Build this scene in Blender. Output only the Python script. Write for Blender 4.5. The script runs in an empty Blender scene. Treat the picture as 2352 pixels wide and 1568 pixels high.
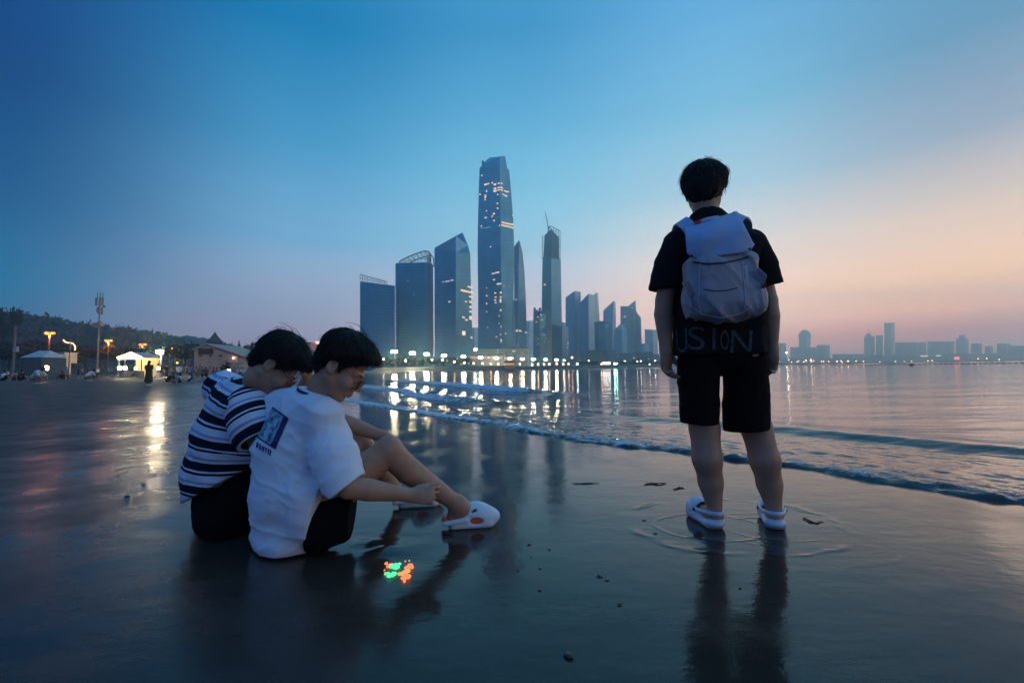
import bpy, bmesh, math, random
import numpy as np
from mathutils import Vector, Matrix
from mathutils.bvhtree import BVHTree

random.seed(7)
rng = np.random.default_rng(7)
scene = bpy.context.scene
COL = scene.collection

# ------------------------------------------------------------------ camera
EYE = 0.76
cam_data = bpy.data.cameras.new("camera")
cam_data.sensor_width = 36.0
cam_data.lens = 16.0
cam_data.clip_start = 0.05
cam_data.clip_end = 20000.0
cam = bpy.data.objects.new("camera", cam_data)
COL.objects.link(cam)
cam.matrix_world = (Matrix.Translation((0, 0, EYE)) @ Matrix.Rotation(math.radians(90 + 3.5), 4, 'X')
                    @ Matrix.Rotation(math.radians(-0.93), 4, 'Z'))
scene.camera = cam
scene.render.resolution_x, scene.render.resolution_y = 1024, 682

# ------------------------------------------------------------------ colour helpers
def lin(c):
    return tuple((v / 255 / 12.92) if v / 255 <= 0.04045 else ((v / 255 + 0.055) / 1.055) ** 2.4 for v in c)

# ------------------------------------------------------------------ sky (dusk, after sunset to the right)
SUN_AZ = math.radians(57)
world = bpy.data.worlds.new("World")
scene.world = world
world.use_nodes = True
wn, wl = world.node_tree.nodes, world.node_tree.links
wn.clear()
def wnode(t, **k):
    n = wn.new(t)
    for a, b in k.items():
        setattr(n, a, b)
    return n
def wmath(op, a, b=None, clamp=False):
    n = wnode('ShaderNodeMath', operation=op, use_clamp=clamp)
    for i, v in enumerate((a, b)):
        if v is None:
            continue
        if isinstance(v, (int, float)):
            n.inputs[i].default_value = v
        else:
            wl.new(v, n.inputs[i])
    return n.outputs[0]
w_tc = wnode('ShaderNodeTexCoord')
w_sep = wnode('ShaderNodeSeparateXYZ')
wl.new(w_tc.outputs['Generated'], w_sep.inputs[0])
wx, wy, wz = w_sep.outputs
w_len = wmath('MAXIMUM', wmath('SQRT', wmath('ADD', wmath('MULTIPLY', wx, wx), wmath('MULTIPLY', wy, wy))), 1e-4)
w_dot = wmath('DIVIDE', wmath('ADD', wmath('MULTIPLY', wx, math.sin(SUN_AZ)), wmath('MULTIPLY', wy, math.cos(SUN_AZ))), w_len)
w_az = wmath('MULTIPLY', wmath('ARCCOSINE', wmath('MINIMUM', wmath('MAXIMUM', w_dot, -1.0), 1.0)), 180 / math.pi)   # degrees from the afterglow
w_el = wmath('MULTIPLY', wmath('ARCSINE', wz), 180 / math.pi / 90, clamp=True)
SKY_COLUMNS = [   # degrees from the afterglow, [(elevation, sRGB)]
    (8, [(0, (99, 92, 99)), (3, (179, 41, 20)), (5, (254, 141, 42)), (8, (234, 162, 86)), (11, (195, 146, 108)), (15, (150, 126, 111)), (20, (96, 99, 111)), (28, (57, 88, 107)), (40, (54, 95, 126)), (90, (61, 99, 133))]),
    (32, [(0, (113, 100, 106)), (3, (213, 136, 110)), (5, (237, 175, 140)), (8, (247, 183, 134)), (11, (203, 166, 142)), (15, (159, 150, 143)), (20, (113, 133, 141)), (28, (77, 118, 136)), (40, (54, 100, 133)), (90, (61, 99, 133))]),
    (57, [(0, (117, 108, 117)), (3, (214, 166, 149)), (6, (206, 167, 162)), (9, (176, 159, 161)), (15, (110, 140, 151)), (22, (82, 127, 143)), (30, (56, 105, 130)), (38, (34, 88, 118)), (90, (59, 96, 131))]),
    (82, [(0, (86, 92, 108)), (4, (149, 119, 122)), (8, (141, 132, 137)), (15, (83, 118, 139)), (25, (43, 95, 122)), (36, (1, 72, 105)), (90, (56, 92, 131))]),
    (107, [(0, (54, 72, 96)), (3, (53, 72, 95)), (8, (0, 75, 99)), (15, (0, 45, 75)), (25, (0, 25, 62)), (40, (6, 36, 82)), (65, (32, 70, 111))]),
    (180, [(0, (65, 70, 99)), (5, (70, 75, 107)), (12, (65, 81, 118)), (25, (50, 79, 122)), (45, (49, 82, 125)), (90, (54, 88, 127))]),
]
prev, prev_deg = None, None
for deg, stops in SKY_COLUMNS:
    r = wnode('ShaderNodeValToRGB')
    r.color_ramp.interpolation = 'EASE' if False else 'LINEAR'
    els = r.color_ramp.elements
    while len(els) > 1:
        els.remove(els[-1])
    els[0].position = 0.0
    els[0].color = (*lin(stops[0][1]), 1)
    for e, c in stops[1:]:
        s = els.new(e / 90)
        s.color = (*lin(c), 1)
    wl.new(w_el, r.inputs[0])
    if prev is None:
        prev = r.outputs[0]
    else:
        mr = wnode('ShaderNodeMapRange', interpolation_type='SMOOTHSTEP')
        mr.inputs[1].default_value, mr.inputs[2].default_value = prev_deg, deg
        wl.new(w_az, mr.inputs[0])
        mx = wnode('ShaderNodeMix', data_type='RGBA')
        wl.new(mr.outputs[0], mx.inputs[0])
        wl.new(prev, mx.inputs[6])
        wl.new(r.outputs[0], mx.inputs[7])
        prev = mx.outputs[2]
    prev_deg = deg
# thin dusk streaks of cloud low over the sea
w_map = wnode('ShaderNodeMapping')
w_map.inputs['Scale'].default_value = (3.0, 3.0, 30.0)
wl.new(w_tc.outputs['Generated'], w_map.inputs[0])
w_noise = wnode('ShaderNodeTexNoise')
w_noise.inputs['Scale'].default_value = 1.6
w_noise.inputs['Detail'].default_value = 3
wl.new(w_map.outputs[0], w_noise.inputs[0])
w_f = wmath('MULTIPLY', wmath('SUBTRACT', w_noise.outputs[0], 0.5), 0.10)
w_v = wnode('ShaderNodeHueSaturation')
wl.new(wmath('ADD', w_f, 1.0), w_v.inputs['Value'])
wl.new(prev, w_v.inputs['Color'])
# a trace of physical twilight scattering on top
w_sky = wnode('ShaderNodeTexSky', sky_type='NISHITA')
w_sky.sun_disc = False
w_sky.sun_elevation = math.radians(1.0)
w_sky.sun_rotation = SUN_AZ
w_bg = wnode('ShaderNodeBackground')
wl.new(w_v.outputs[0], w_bg.inputs[0])
w_bg.inputs[1].default_value = 3.2
w_bg2 = wnode('ShaderNodeBackground')
wl.new(w_sky.outputs[0], w_bg2.inputs[0])
w_bg2.inputs[1].default_value = 0.0003
w_add = wnode('ShaderNodeAddShader')
wl.new(w_bg.outputs[0], w_add.inputs[0])
wl.new(w_bg2.outputs[0], w_add.inputs[1])
w_out = wnode('ShaderNodeOutputWorld')
wl.new(w_add.outputs[0], w_out.inputs[0])

# ------------------------------------------------------------------ afterglow (soft, low, warm)
sun_data = bpy.data.lights.new("sun", 'SUN')
sun_data.energy = 0.22
sun_data.angle = math.radians(25)
sun_data.color = (1.0, 0.72, 0.55)
sun = bpy.data.objects.new("sun", sun_data)
COL.objects.link(sun)
_el = math.radians(9)
sun.rotation_euler = Vector((-math.sin(SUN_AZ) * math.cos(_el), -math.cos(SUN_AZ) * math.cos(_el), -math.sin(_el))).to_track_quat('-Z', 'Y').to_euler()

# ------------------------------------------------------------------ exposure and sampling
scene.view_settings.view_transform = 'Standard'
scene.view_settings.look = 'None'
scene.view_settings.exposure = 0.0
scene.view_settings.gamma = 1.0
scene.view_settings.use_curve_mapping = False
scene.render.engine = 'CYCLES'
cy = scene.cycles
cy.use_denoising = True
try:
    cy.denoiser = 'OPENIMAGEDENOISE'
except Exception:
    pass
cy.max_bounces = 6
cy.diffuse_bounces = 2
cy.glossy_bounces = 3
cy.transmission_bounces = 3
cy.transparent_max_bounces = 6
cy.volume_bounces = 3
cy.sample_clamp_indirect = 60.0
cy.caustics_refractive = False
# ================================================================== library
CM = cam.matrix_world.copy()
CR, CU, CF = CM.to_3x3() @ Vector((1, 0, 0)), CM.to_3x3() @ Vector((0, 1, 0)), CM.to_3x3() @ Vector((0, 0, -1))
FPX = 16.0 / 36.0 * 2352      # focal length in the 2352-wide survey of the photograph
def P(px, py, y):
    """World point seen at survey pixel (px, py) that stands Y metres up the beach from the tripod."""
    d = CR * ((px - 1176) / FPX) + CU * ((784 - py) / FPX) + CF
    return Vector((0, 0, EYE)) + d * (y / d.y)
def G(px, py, z=0.0):
    d = CR * ((px - 1176) / FPX) + CU * ((784 - py) / FPX) + CF
    return Vector((0, 0, EYE)) + d * ((z - EYE) / d.z)

def npv(v):
    return np.array(v, dtype=np.float32)

def link(o, parent=None):
    COL.objects.link(o)
    if parent is not None:
        o.parent = parent
        o.matrix_parent_inverse = parent.matrix_basis.inverted()
    return o

def tag(o, label=None, cat=None, group=None, kind=None):
    if label: o['label'] = label
    if cat: o['category'] = cat
    if group: o['group'] = group
    if kind: o['kind'] = kind
    return o

def thing(name, loc, label, cat, group=None, rz=0.0):
    o = bpy.data.objects.new(name, None)
    o.empty_display_size = 0.1
    o.location = loc
    o.rotation_euler = (0, 0, rz)
    COL.objects.link(o)
    return tag(o, label, cat, group)

def mesh_np(name, verts, faces, smooth=False):
    """faces: (n,3) or (n,4) int array"""
    verts = np.asarray(verts, np.float32); faces = np.asarray(faces, np.int32)
    me = bpy.data.meshes.new(name)
    n, k = faces.shape
    me.vertices.add(len(verts)); me.vertices.foreach_set('co', verts.ravel())
    me.loops.add(n * k); me.loops.foreach_set('vertex_index', faces.ravel())
    me.polygons.add(n)
    me.polygons.foreach_set('loop_start', np.arange(0, n * k, k, dtype=np.int32))
    me.update(calc_edges=True)
    me.validate()
    if smooth:
        me.polygons.foreach_set('use_smooth', np.ones(len(me.polygons), bool))
    return me

def attr(me, name, values):
    a = me.attributes.new(name, 'FLOAT', 'POINT')
    a.data.foreach_set('value', np.asarray(values, np.float32))

def obj(name, me, mat, parent=None):
    """world-space mesh linked as one object; parent's location is subtracted through the parent inverse"""
    o = bpy.data.objects.new(name, me)
    if mat is not None and len(me.materials) == 0:
        me.materials.append(mat)
    return link(o, parent)

class MB:
    """collects simple solids into one mesh"""
    def __init__(s):
        s.v, s.f = [], []
    def _add(s, vs, fs):
        b = len(s.v)
        s.v += [tuple(v) for v in vs]
        s.f += [tuple(i + b for i in f) for f in fs]
        return s
    def box(s, c, size, rz=0.0, M=None):
        x, y, z = size[0] / 2, size[1] / 2, size[2] / 2
        m = M if M is not None else Matrix.Rotation(rz, 3, 'Z')
        c = Vector(c)
        vs = [c + m @ Vector((sx * x, sy * y, sz * z)) for sz in (-1, 1) for sx, sy in ((-1, -1), (1, -1), (1, 1), (-1, 1))]
        return s._add(vs, [(3, 2, 1, 0), (4, 5, 6, 7), (0, 1, 5, 4), (1, 2, 6, 5), (2, 3, 7, 6), (3, 0, 4, 7)])
    def prism(s, poly, y0, y1):
        """outline in x,z extruded along y"""
        n = len(poly)
        vs = [(x, y0, z) for x, z in poly] + [(x, y1, z) for x, z in poly]
        fs = [tuple(range(n)), tuple(range(2 * n - 1, n - 1, -1))] + [(i, i + n, (i + 1) % n + n, (i + 1) % n) for i in range(n)]
        return s._add(vs, fs)
    def loft(s, rings, cap=True):
        n = len(rings[0])
        vs = [v for r in rings for v in r]
        fs = []
        for k in range(len(rings) - 1):
            for i in range(n):
                j = (i + 1) % n
                fs.append((k * n + i, k * n + j, (k + 1) * n + j, (k + 1) * n + i))
        if cap:
            fs.append(tuple(range(n - 1, -1, -1)))
            fs.append(tuple(range((len(rings) - 1) * n, len(rings) * n)))
        return s._add(vs, fs)
    def tube(s, pts, r, n=8, cap=True):
        pts = [Vector(p) for p in pts]
        rs = r if isinstance(r, (list, tuple)) else [r] * len(pts)
        rings = []
        up = Vector((0, 0, 1))
        prevu = None
        for i, p in enumerate(pts):
            d = (pts[min(i + 1, len(pts) - 1)] - pts[max(i - 1, 0)]).normalized()
            if prevu is None:
                a = Vector((1, 0, 0)) if abs(d.x) < 0.9 else Vector((0, 1, 0))
                u = (a - d * a.dot(d)).normalized()
            else:
                u = prevu - d * prevu.dot(d)
                u = u.normalized() if u.length > 1e-6 else prevu
            prevu = u
            w = d.cross(u)
            rings.append([p + (u * math.cos(2 * math.pi * k / n) + w * math.sin(2 * math.pi * k / n)) * rs[i] for k in range(n)])
        return s.loft(rings, cap)
    def lathe(s, c, prof, n=12):
        c = Vector(c)
        return s.loft([[c + Vector((r * math.cos(2 * math.pi * k / n), r * math.sin(2 * math.pi * k / n), z)) for k in range(n)] for r, z in prof])
    def ball(s, c, r, n=10, m=6, sz=1.0):
        prof = [(max(r * math.sin(math.pi * i / m), r * 0.02), -r * sz * math.cos(math.pi * i / m)) for i in range(m + 1)]
        return s.lathe(c, prof, n)
    def mesh(s, name, smooth=False):
        me = bpy.data.meshes.new(name)
        me.from_pydata(s.v, [], s.f)
        me.update()
        if smooth:
            me.polygons.foreach_set('use_smooth', np.ones(len(me.polygons), bool))
        return me
    def build(s, name, mat, parent=None, smooth=False):
        return obj(name, s.mesh(name, smooth), mat, parent)

def copy_tree(o, parent=None, offset=None):
    c = o.copy()
    COL.objects.link(c)
    if parent is not None:
        c.parent = parent
        c.matrix_parent_inverse = o.matrix_parent_inverse.copy()
    for ch in list(o.children):
        copy_tree(ch, c)
    return c

# ------------------------------------------------------------------ materials
MATS = {}
def pmat(name, color=(0.5, 0.5, 0.5), rough=0.6, metal=0.0, spec=0.5, emit=None, strength=0.0, noise=0.0, nscale=8.0, bump=0.0, coords='Object', sheen=0.0, coat=0.0, sss=0.0):
    if name in MATS:
        return MATS[name]
    m = bpy.data.materials.new(name)
    m.use_nodes = True
    nt = m.node_tree
    b = nt.nodes['Principled BSDF']
    b.inputs['Base Color'].default_value = (*color, 1)
    b.inputs['Roughness'].default_value = rough
    b.inputs['Metallic'].default_value = metal
    b.inputs['Specular IOR Level'].default_value = spec
    b.inputs['Sheen Weight'].default_value = sheen
    b.inputs['Coat Weight'].default_value = coat
    if sss:
        b.inputs['Subsurface Weight'].default_value = sss
        b.inputs['Subsurface Radius'].default_value = (0.9, 0.35, 0.2)
        b.inputs['Subsurface Scale'].default_value = 0.012
    if emit is not None:
        b.inputs['Emission Color'].default_value = (*emit, 1)
        b.inputs['Emission Strength'].default_value = strength
    if noise or bump:
        tc = nt.nodes.new('ShaderNodeTexCoord')
        n = nt.nodes.new('ShaderNodeTexNoise')
        n.inputs['Scale'].default_value = nscale
        n.inputs['Detail'].default_value = 4
        nt.links.new(tc.outputs[coords], n.inputs[0])
        if noise:
            r = nt.nodes.new('ShaderNodeValToRGB')
            r.color_ramp.elements[0].position, r.color_ramp.elements[1].position = 0.3, 0.7
            r.color_ramp.elements[0].color = (*[c * (1 - noise) for c in color], 1)
            r.color_ramp.elements[1].color = (*[min(1, c * (1 + noise)) for c in color], 1)
            nt.links.new(n.outputs[0], r.inputs[0])
            nt.links.new(r.outputs[0], b.inputs['Base Color'])
        if bump:
            bp = nt.nodes.new('ShaderNodeBump')
            bp.inputs['Strength'].default_value = 0.6
            bp.inputs['Distance'].default_value = bump
            nt.links.new(n.outputs[0], bp.inputs['Height'])
            nt.links.new(bp.outputs[0], b.inputs['Normal'])
    MATS[name] = m
    return m
def glow(name, color=(1, 1, 1), strength=1.0):
    return pmat(name, (0.02, 0.02, 0.02), 0.5, emit=color, strength=strength)

# ------------------------------------------------------------------ numpy noise
_LAT = np.random.default_rng(3).random((32, 32, 32), dtype=np.float32)
def vnoise(x, y, z):
    """value noise in 0..1"""
    x = np.asarray(x, np.float32); y = np.asarray(y, np.float32); z = np.asarray(z, np.float32)
    xi, yi, zi = np.floor(x), np.floor(y), np.floor(z)
    fx, fy, fz = x - xi, y - yi, z - zi
    fx, fy, fz = (f * f * (3 - 2 * f) for f in (fx, fy, fz))
    xi, yi, zi = (a.astype(np.int64) & 31 for a in (xi, yi, zi))
    xj, yj, zj = (xi + 1) & 31, (yi + 1) & 31, (zi + 1) & 31
    L = _LAT
    c00 = L[xi, yi, zi] * (1 - fx) + L[xj, yi, zi] * fx
    c10 = L[xi, yj, zi] * (1 - fx) + L[xj, yj, zi] * fx
    c01 = L[xi, yi, zj] * (1 - fx) + L[xj, yi, zj] * fx
    c11 = L[xi, yj, zj] * (1 - fx) + L[xj, yj, zj] * fx
    return (c00 * (1 - fy) + c10 * fy) * (1 - fz) + (c01 * (1 - fy) + c11 * fy) * fz
def fbm(x, y, z=0.0, o=4):
    s, a, t = 0.0, 0.5, 0.0
    z = z + np.zeros_like(np.asarray(x, np.float32))
    for i in range(o):
        s = s + a * vnoise(x * 2 ** i + 7.3 * i, y * 2 ** i + 3.1 * i, z * 2 ** i + 1.7 * i)
        t += a; a *= 0.5
    return s / t

# ------------------------------------------------------------------ signed distance modelling
class SDF:
    def __init__(s, lo, hi, h):
        s.h = h
        s.lo = np.array(lo, np.float32)
        s.n = np.ceil((np.array(hi, np.float32) - s.lo) / h).astype(int) + 1
        s.a = np.full(tuple(s.n), 0.5, np.float32)
    def _blk(s, lo, hi):
        i0 = np.maximum(np.floor((np.array(lo) - s.lo) / s.h).astype(int), 0)
        i1 = np.minimum(np.ceil((np.array(hi) - s.lo) / s.h).astype(int) + 1, s.n)
        if (i1 <= i0).any():
            return None, None
        sl = tuple(slice(a, b) for a, b in zip(i0, i1))
        ax = [s.lo[k] + s.h * np.arange(i0[k], i1[k], dtype=np.float32) for k in range(3)]
        return sl, np.meshgrid(*ax, indexing='ij', sparse=True)
    def _op(s, lo, hi, fn, k, op):
        m = k + 3 * s.h
        sl, X = s._blk(np.array(lo) - m, np.array(hi) + m)
        if sl is None:
            return s
        d = np.asarray(fn(*X), np.float32)
        A = s.a[sl]
        if op == 'sub':
            A, d = -A, d
        k = max(k, 1e-5)
        hh = np.clip(0.5 + 0.5 * (A - d) / k, 0, 1)
        r = A * (1 - hh) + d * hh - k * hh * (1 - hh)
        s.a[sl] = -r if op == 'sub' else r
        return s
    def cone(s, a, b, r1, r2=None, k=0.02, op='add'):
        a, b = npv(a), npv(b)
        r2 = r1 if r2 is None else r2
        R = max(r1, r2)
        ba = b - a
        L2 = float(ba @ ba) + 1e-9
        def fn(x, y, z):
            px, py, pz = x - a[0], y - a[1], z - a[2]
            t = np.clip((px * ba[0] + py * ba[1] + pz * ba[2]) / L2, 0, 1)
            return np.sqrt((px - ba[0] * t) ** 2 + (py - ba[1] * t) ** 2 + (pz - ba[2] * t) ** 2) - (r1 + (r2 - r1) * t)
        return s._op(np.minimum(a, b) - R, np.maximum(a, b) + R, fn, k, op)
    def chain(s, pts, rs, k=0.02, op='add', soft=0.006):
        """one limb: tapered segments joined without swelling at the joints, blended into the rest as a whole"""
        P_ = [npv(p) for p in pts]
        R = max(rs)
        lo, hi = np.min(P_, axis=0) - R, np.max(P_, axis=0) + R
        def fn(x, y, z):
            out = None
            for i in range(len(P_) - 1):
                a, ba = P_[i], P_[i + 1] - P_[i]
                px, py, pz = x - a[0], y - a[1], z - a[2]
                t = np.clip((px * ba[0] + py * ba[1] + pz * ba[2]) / (float(ba @ ba) + 1e-9), 0, 1)
                ts = t * t * (3 - 2 * t) * .5 + t * .5
                d = np.sqrt((px - ba[0] * t) ** 2 + (py - ba[1] * t) ** 2 + (pz - ba[2] * t) ** 2) - (rs[i] + (rs[i + 1] - rs[i]) * ts)
                if out is None:
                    out = d
                else:
                    h = np.clip(.5 + .5 * (out - d) / soft, 0, 1)
                    out = out * (1 - h) + d * h - soft * h * (1 - h)
            return out
        return s._op(lo, hi, fn, k, op)
    def ell(s, c, r, M=None, k=0.02, op='add'):
        """ellipsoid; M columns = local axes"""
        c, r = npv(c), npv(r)
        M = np.eye(3, dtype=np.float32) if M is None else np.array(M, np.float32)
        ext = np.sqrt(((M * r[None, :]) ** 2).sum(1))
        def fn(x, y, z):
            px, py, pz = x - c[0], y - c[1], z - c[2]
            k0 = k1 = 0
            for i in range(3):
                q = px * M[0, i] + py * M[1, i] + pz * M[2, i]
                k0 = k0 + (q / r[i]) ** 2
                k1 = k1 + (q / r[i] ** 2) ** 2
            k0 = np.sqrt(k0); k1 = np.sqrt(k1)
            return k0 * (k0 - 1) / np.maximum(k1, 1e-6)
        return s._op(c - ext, c + ext, fn, k, op)
    def ecap(s, a, b, side, ra, rb, k=0.03, op='add'):
        """capsule with elliptical section; side = wide direction; ra, rb = (half width, half depth)"""
        a, b = npv(a), npv(b)
        ba = b - a
        L = float(np.linalg.norm(ba)); ax = ba / L
        sd = npv(side); sd = sd - ax * (sd @ ax); sd /= np.linalg.norm(sd)
        dp = np.cross(ax, sd)
        R = max(*ra, *rb)
        def fn(x, y, z):
            px, py, pz = x - a[0], y - a[1], z - a[2]
            u = px * ax[0] + py * ax[1] + pz * ax[2]
            t = np.clip(u / L, 0, 1)
            qa = u - t * L
            qs = px * sd[0] + py * sd[1] + pz * sd[2]
            qd = px * dp[0] + py * dp[1] + pz * dp[2]
            w = ra[0] + (rb[0] - ra[0]) * t
            d = ra[1] + (rb[1] - ra[1]) * t
            m = np.minimum(w, d)
            k0 = np.sqrt((qs / w) ** 2 + (qd / d) ** 2 + (qa / m) ** 2)
            k1 = np.sqrt((qs / w ** 2) ** 2 + (qd / d ** 2) ** 2 + (qa / m ** 2) ** 2)
            return k0 * (k0 - 1) / np.maximum(k1, 1e-6)
        return s._op(np.minimum(a, b) - R, np.maximum(a, b) + R, fn, k, op)
    def box(s, c, half, M=None, r=0.01, k=0.01, op='add'):
        c, half = npv(c), npv(half)
        M = np.eye(3, dtype=np.float32) if M is None else np.array(M, np.float32)
        ext = (np.abs(M) * half[None, :]).sum(1)
        def fn(x, y, z):
            p = (x - c[0], y - c[1], z - c[2])
            q = [np.abs(p[0] * M[0, i] + p[1] * M[1, i] + p[2] * M[2, i]) - (half[i] - r) for i in range(3)]
            out = np.sqrt(np.maximum(q[0], 0) ** 2 + np.maximum(q[1], 0) ** 2 + np.maximum(q[2], 0) ** 2)
            return out + np.minimum(np.maximum(np.maximum(q[0], q[1]), q[2]), 0) - r
        return s._op(c - ext, c + ext, fn, k, op)
    def grid(s):
        ax = [s.lo[k] + s.h * np.arange(s.n[k], dtype=np.float32) for k in range(3)]
        return np.meshgrid(*ax, indexing='ij', sparse=True)
    def cut(s, c, n, k=0.0, within=None, rad=None):
        """remove everything on the side n points to (optionally only within rad of a point)"""
        n = npv(n) / np.linalg.norm(npv(n)); c = npv(c)
        X = s.grid()
        d = (X[0] - c[0]) * n[0] + (X[1] - c[1]) * n[1] + (X[2] - c[2]) * n[2]
        if within is not None:
            w = npv(within)
            m = ((X[0] - w[0]) ** 2 + (X[1] - w[1]) ** 2 + (X[2] - w[2]) ** 2) < rad ** 2
            s.a = np.where(m, np.maximum(s.a, d), s.a)
        else:
            s.a = np.maximum(s.a, d)
        return s
    def disp(s, fn, band=0.03):
        m = np.abs(s.a) < band
        I = np.nonzero(m)
        p = [s.lo[k] + s.h * I[k].astype(np.float32) for k in range(3)]
        s.a[I] += fn(*p).astype(np.float32)
        return s
    def mesh(s, name, smooth=1):
        A = s.a.copy()
        for ax in range(3):
            sl = [slice(None)] * 3
            sl[ax] = 0; A[tuple(sl)] = np.maximum(A[tuple(sl)], s.h)
            sl[ax] = -1; A[tuple(sl)] = np.maximum(A[tuple(sl)], s.h)
        neg = A < 0
        c = np.zeros(tuple(s.n - 1), np.int8)
        for i in (0, 1):
            for j in (0, 1):
                for k in (0, 1):
                    c += neg[i:s.n[0] - 1 + i, j:s.n[1] - 1 + j, k:s.n[2] - 1 + k]
        mix = (c > 0) & (c < 8)
        I = np.stack(np.nonzero(mix), 1)
        idx = np.full(c.shape, -1, np.int32)
        idx[tuple(I.T)] = np.arange(len(I))
        acc = np.zeros((len(I), 3), np.float32); cnt = np.zeros(len(I), np.float32)
        cor = [(i, j, k) for i in (0, 1) for j in (0, 1) for k in (0, 1)]
        val = {q: A[I[:, 0] + q[0], I[:, 1] + q[1], I[:, 2] + q[2]] for q in cor}
        for q in cor:
            for ax in range(3):
                if q[ax] == 0:
                    r = list(q); r[ax] = 1; r = tuple(r)
                    va, vb = val[q], val[r]
                    m = (va < 0) != (vb < 0)
                    t = np.where(m, va / np.where(m, va - vb, 1), 0)
                    pos = np.tile(np.array(q, np.float32), (len(I), 1))
                    pos[:, ax] += t
                    acc[m] += pos[m]; cnt[m] += 1
        V = s.lo + s.h * (I + acc / cnt[:, None])
        F = []
        for ax in range(3):
            b, d = (ax + 1) % 3, (ax + 2) % 3
            sa = [slice(None)] * 3; sb = [slice(None)] * 3
            sa[ax] = slice(0, -1); sb[ax] = slice(1, None)
            n0, n1 = neg[tuple(sa)], neg[tuple(sb)]
            e = np.stack(np.nonzero(n0 != n1), 1)
            e = e[(e[:, b] > 0) & (e[:, d] > 0) & (e[:, b] < s.n[b] - 1) & (e[:, d] < s.n[d] - 1)]
            fl = n0[tuple(e.T)]
            def cell(ob, od):
                q = e.copy(); q[:, b] -= ob; q[:, d] -= od
                return idx[tuple(q.T)]
            q = np.stack([cell(1, 1), cell(0, 1), cell(0, 0), cell(1, 0)], 1)
            q[~fl] = q[~fl][:, ::-1]
            F.append(q)
        F = np.concatenate(F)
        F = F[(F >= 0).all(1)]
        for _ in range(smooth):      # a light Laplacian pass
            S = np.zeros_like(V); N = np.zeros(len(V), np.float32)
            for i in range(4):
                a_, b_ = F[:, i], F[:, (i + 1) % 4]
                np.add.at(S, a_, V[b_]); np.add.at(N, a_, 1)
                np.add.at(S, b_, V[a_]); np.add.at(N, b_, 1)
            V = V * 0.5 + 0.5 * S / np.maximum(N, 1)[:, None]
        s.V = V
        return mesh_np(name, V, F, True)
# ================================================================== beach and sea
SHORE = np.array([(14, -9), (5.4, -1.2), (2.62, 2.36), (0.58, 5.02), (-3.4, 10.3), (-8.5, 19), (-19, 34), (-35, 62), (-52, 110), (-58, 165),
                  (-48, 200), (-20, 212), (5, 222), (45, 262), (110, 330), (190, 420), (300, 520), (480, 640), (900, 760), (2600, 1500), (6000, 2600)], np.float32)
def shore_s(x, y):
    """signed distance to the waterline, positive over the water"""
    x = np.asarray(x, np.float32); y = np.asarray(y, np.float32)
    best = np.full(np.broadcast(x, y).shape, 1e9, np.float32); sg = np.ones_like(best)
    for i in range(len(SHORE) - 1):
        a, b = SHORE[i], SHORE[i + 1]
        d = b - a; L = float(np.hypot(*d))
        px, py = x - a[0], y - a[1]
        t = np.clip((px * d[0] + py * d[1]) / (L * L), 0, 1)
        qx, qy = px - d[0] * t, py - d[1] * t
        dist = np.sqrt(qx * qx + qy * qy)
        cr = d[0] * py - d[1] * px
        m = dist < best - 1e-4
        best = np.where(m, dist, best)
        sg = np.where(m, np.where(cr < 0, 1.0, -1.0), sg)
    return best * sg
def wobble(x, y):
    return 0.34 * (vnoise(x * 0.55 + 9, y * 0.55 + 4, 0) - 0.5) + 0.17 * (vnoise(x * 2.1, y * 2.1, 2.5) - 0.5) + 0.06 * (vnoise(x * 6.1, y * 6.1, 4.5) - 0.5)
def sstep(a, b, v):
    t = np.clip((v - a) / (b - a), 0, 1)
    return t * t * (3 - 2 * t)
def ground_z(x, y, s=None):
    x = np.asarray(x, np.float32); y = np.asarray(y, np.float32)
    s = shore_s(x, y) if s is None else s
    far = sstep(8, 22, np.hypot(x, y)) * (x < 0)
    z = -0.035 * np.clip(s, 0, 40)
    z = z + far * 0.5 * sstep(4, 13, -s)
    z = z + sstep(150, 175, y) * 2.2 * sstep(2, 14, -s) * (x > -62)
    z = z + sstep(60, 200, -s - 0 * y) * sstep(60, 180, np.hypot(x, y)) * 1.2
    return z
def gz(x, y):
    return float(ground_z(np.array([x]), np.array([y]))[0])

def graded(n, fine, span, centre=0.0):
    """n+1 positions over +-span, spaced by about fine at the middle"""
    k = 1.0
    lo, hi = 0.01, 40.0
    for _ in range(60):
        k = (lo + hi) / 2
        if span / math.sinh(k) * math.cosh(0) * k * 2 / n > fine: lo = k
        else: hi = k
    t = np.linspace(-1, 1, n + 1)
    return centre + span * np.sinh(k * t) / math.sinh(k)
def sheet(name, us, vs, fn):
    U, V = np.meshgrid(us, vs, indexing='ij')
    verts, extra = fn(U, V)
    nu, nv = U.shape
    i = np.arange(nu * nv, dtype=np.int32).reshape(nu, nv)
    F = np.stack([i[:-1, :-1], i[1:, :-1], i[1:, 1:], i[:-1, 1:]], -1).reshape(-1, 4)
    me = mesh_np(name, verts.reshape(-1, 3), F, True)
    for k, v in extra.items():
        attr(me, k, v.ravel())
    return me

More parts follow.
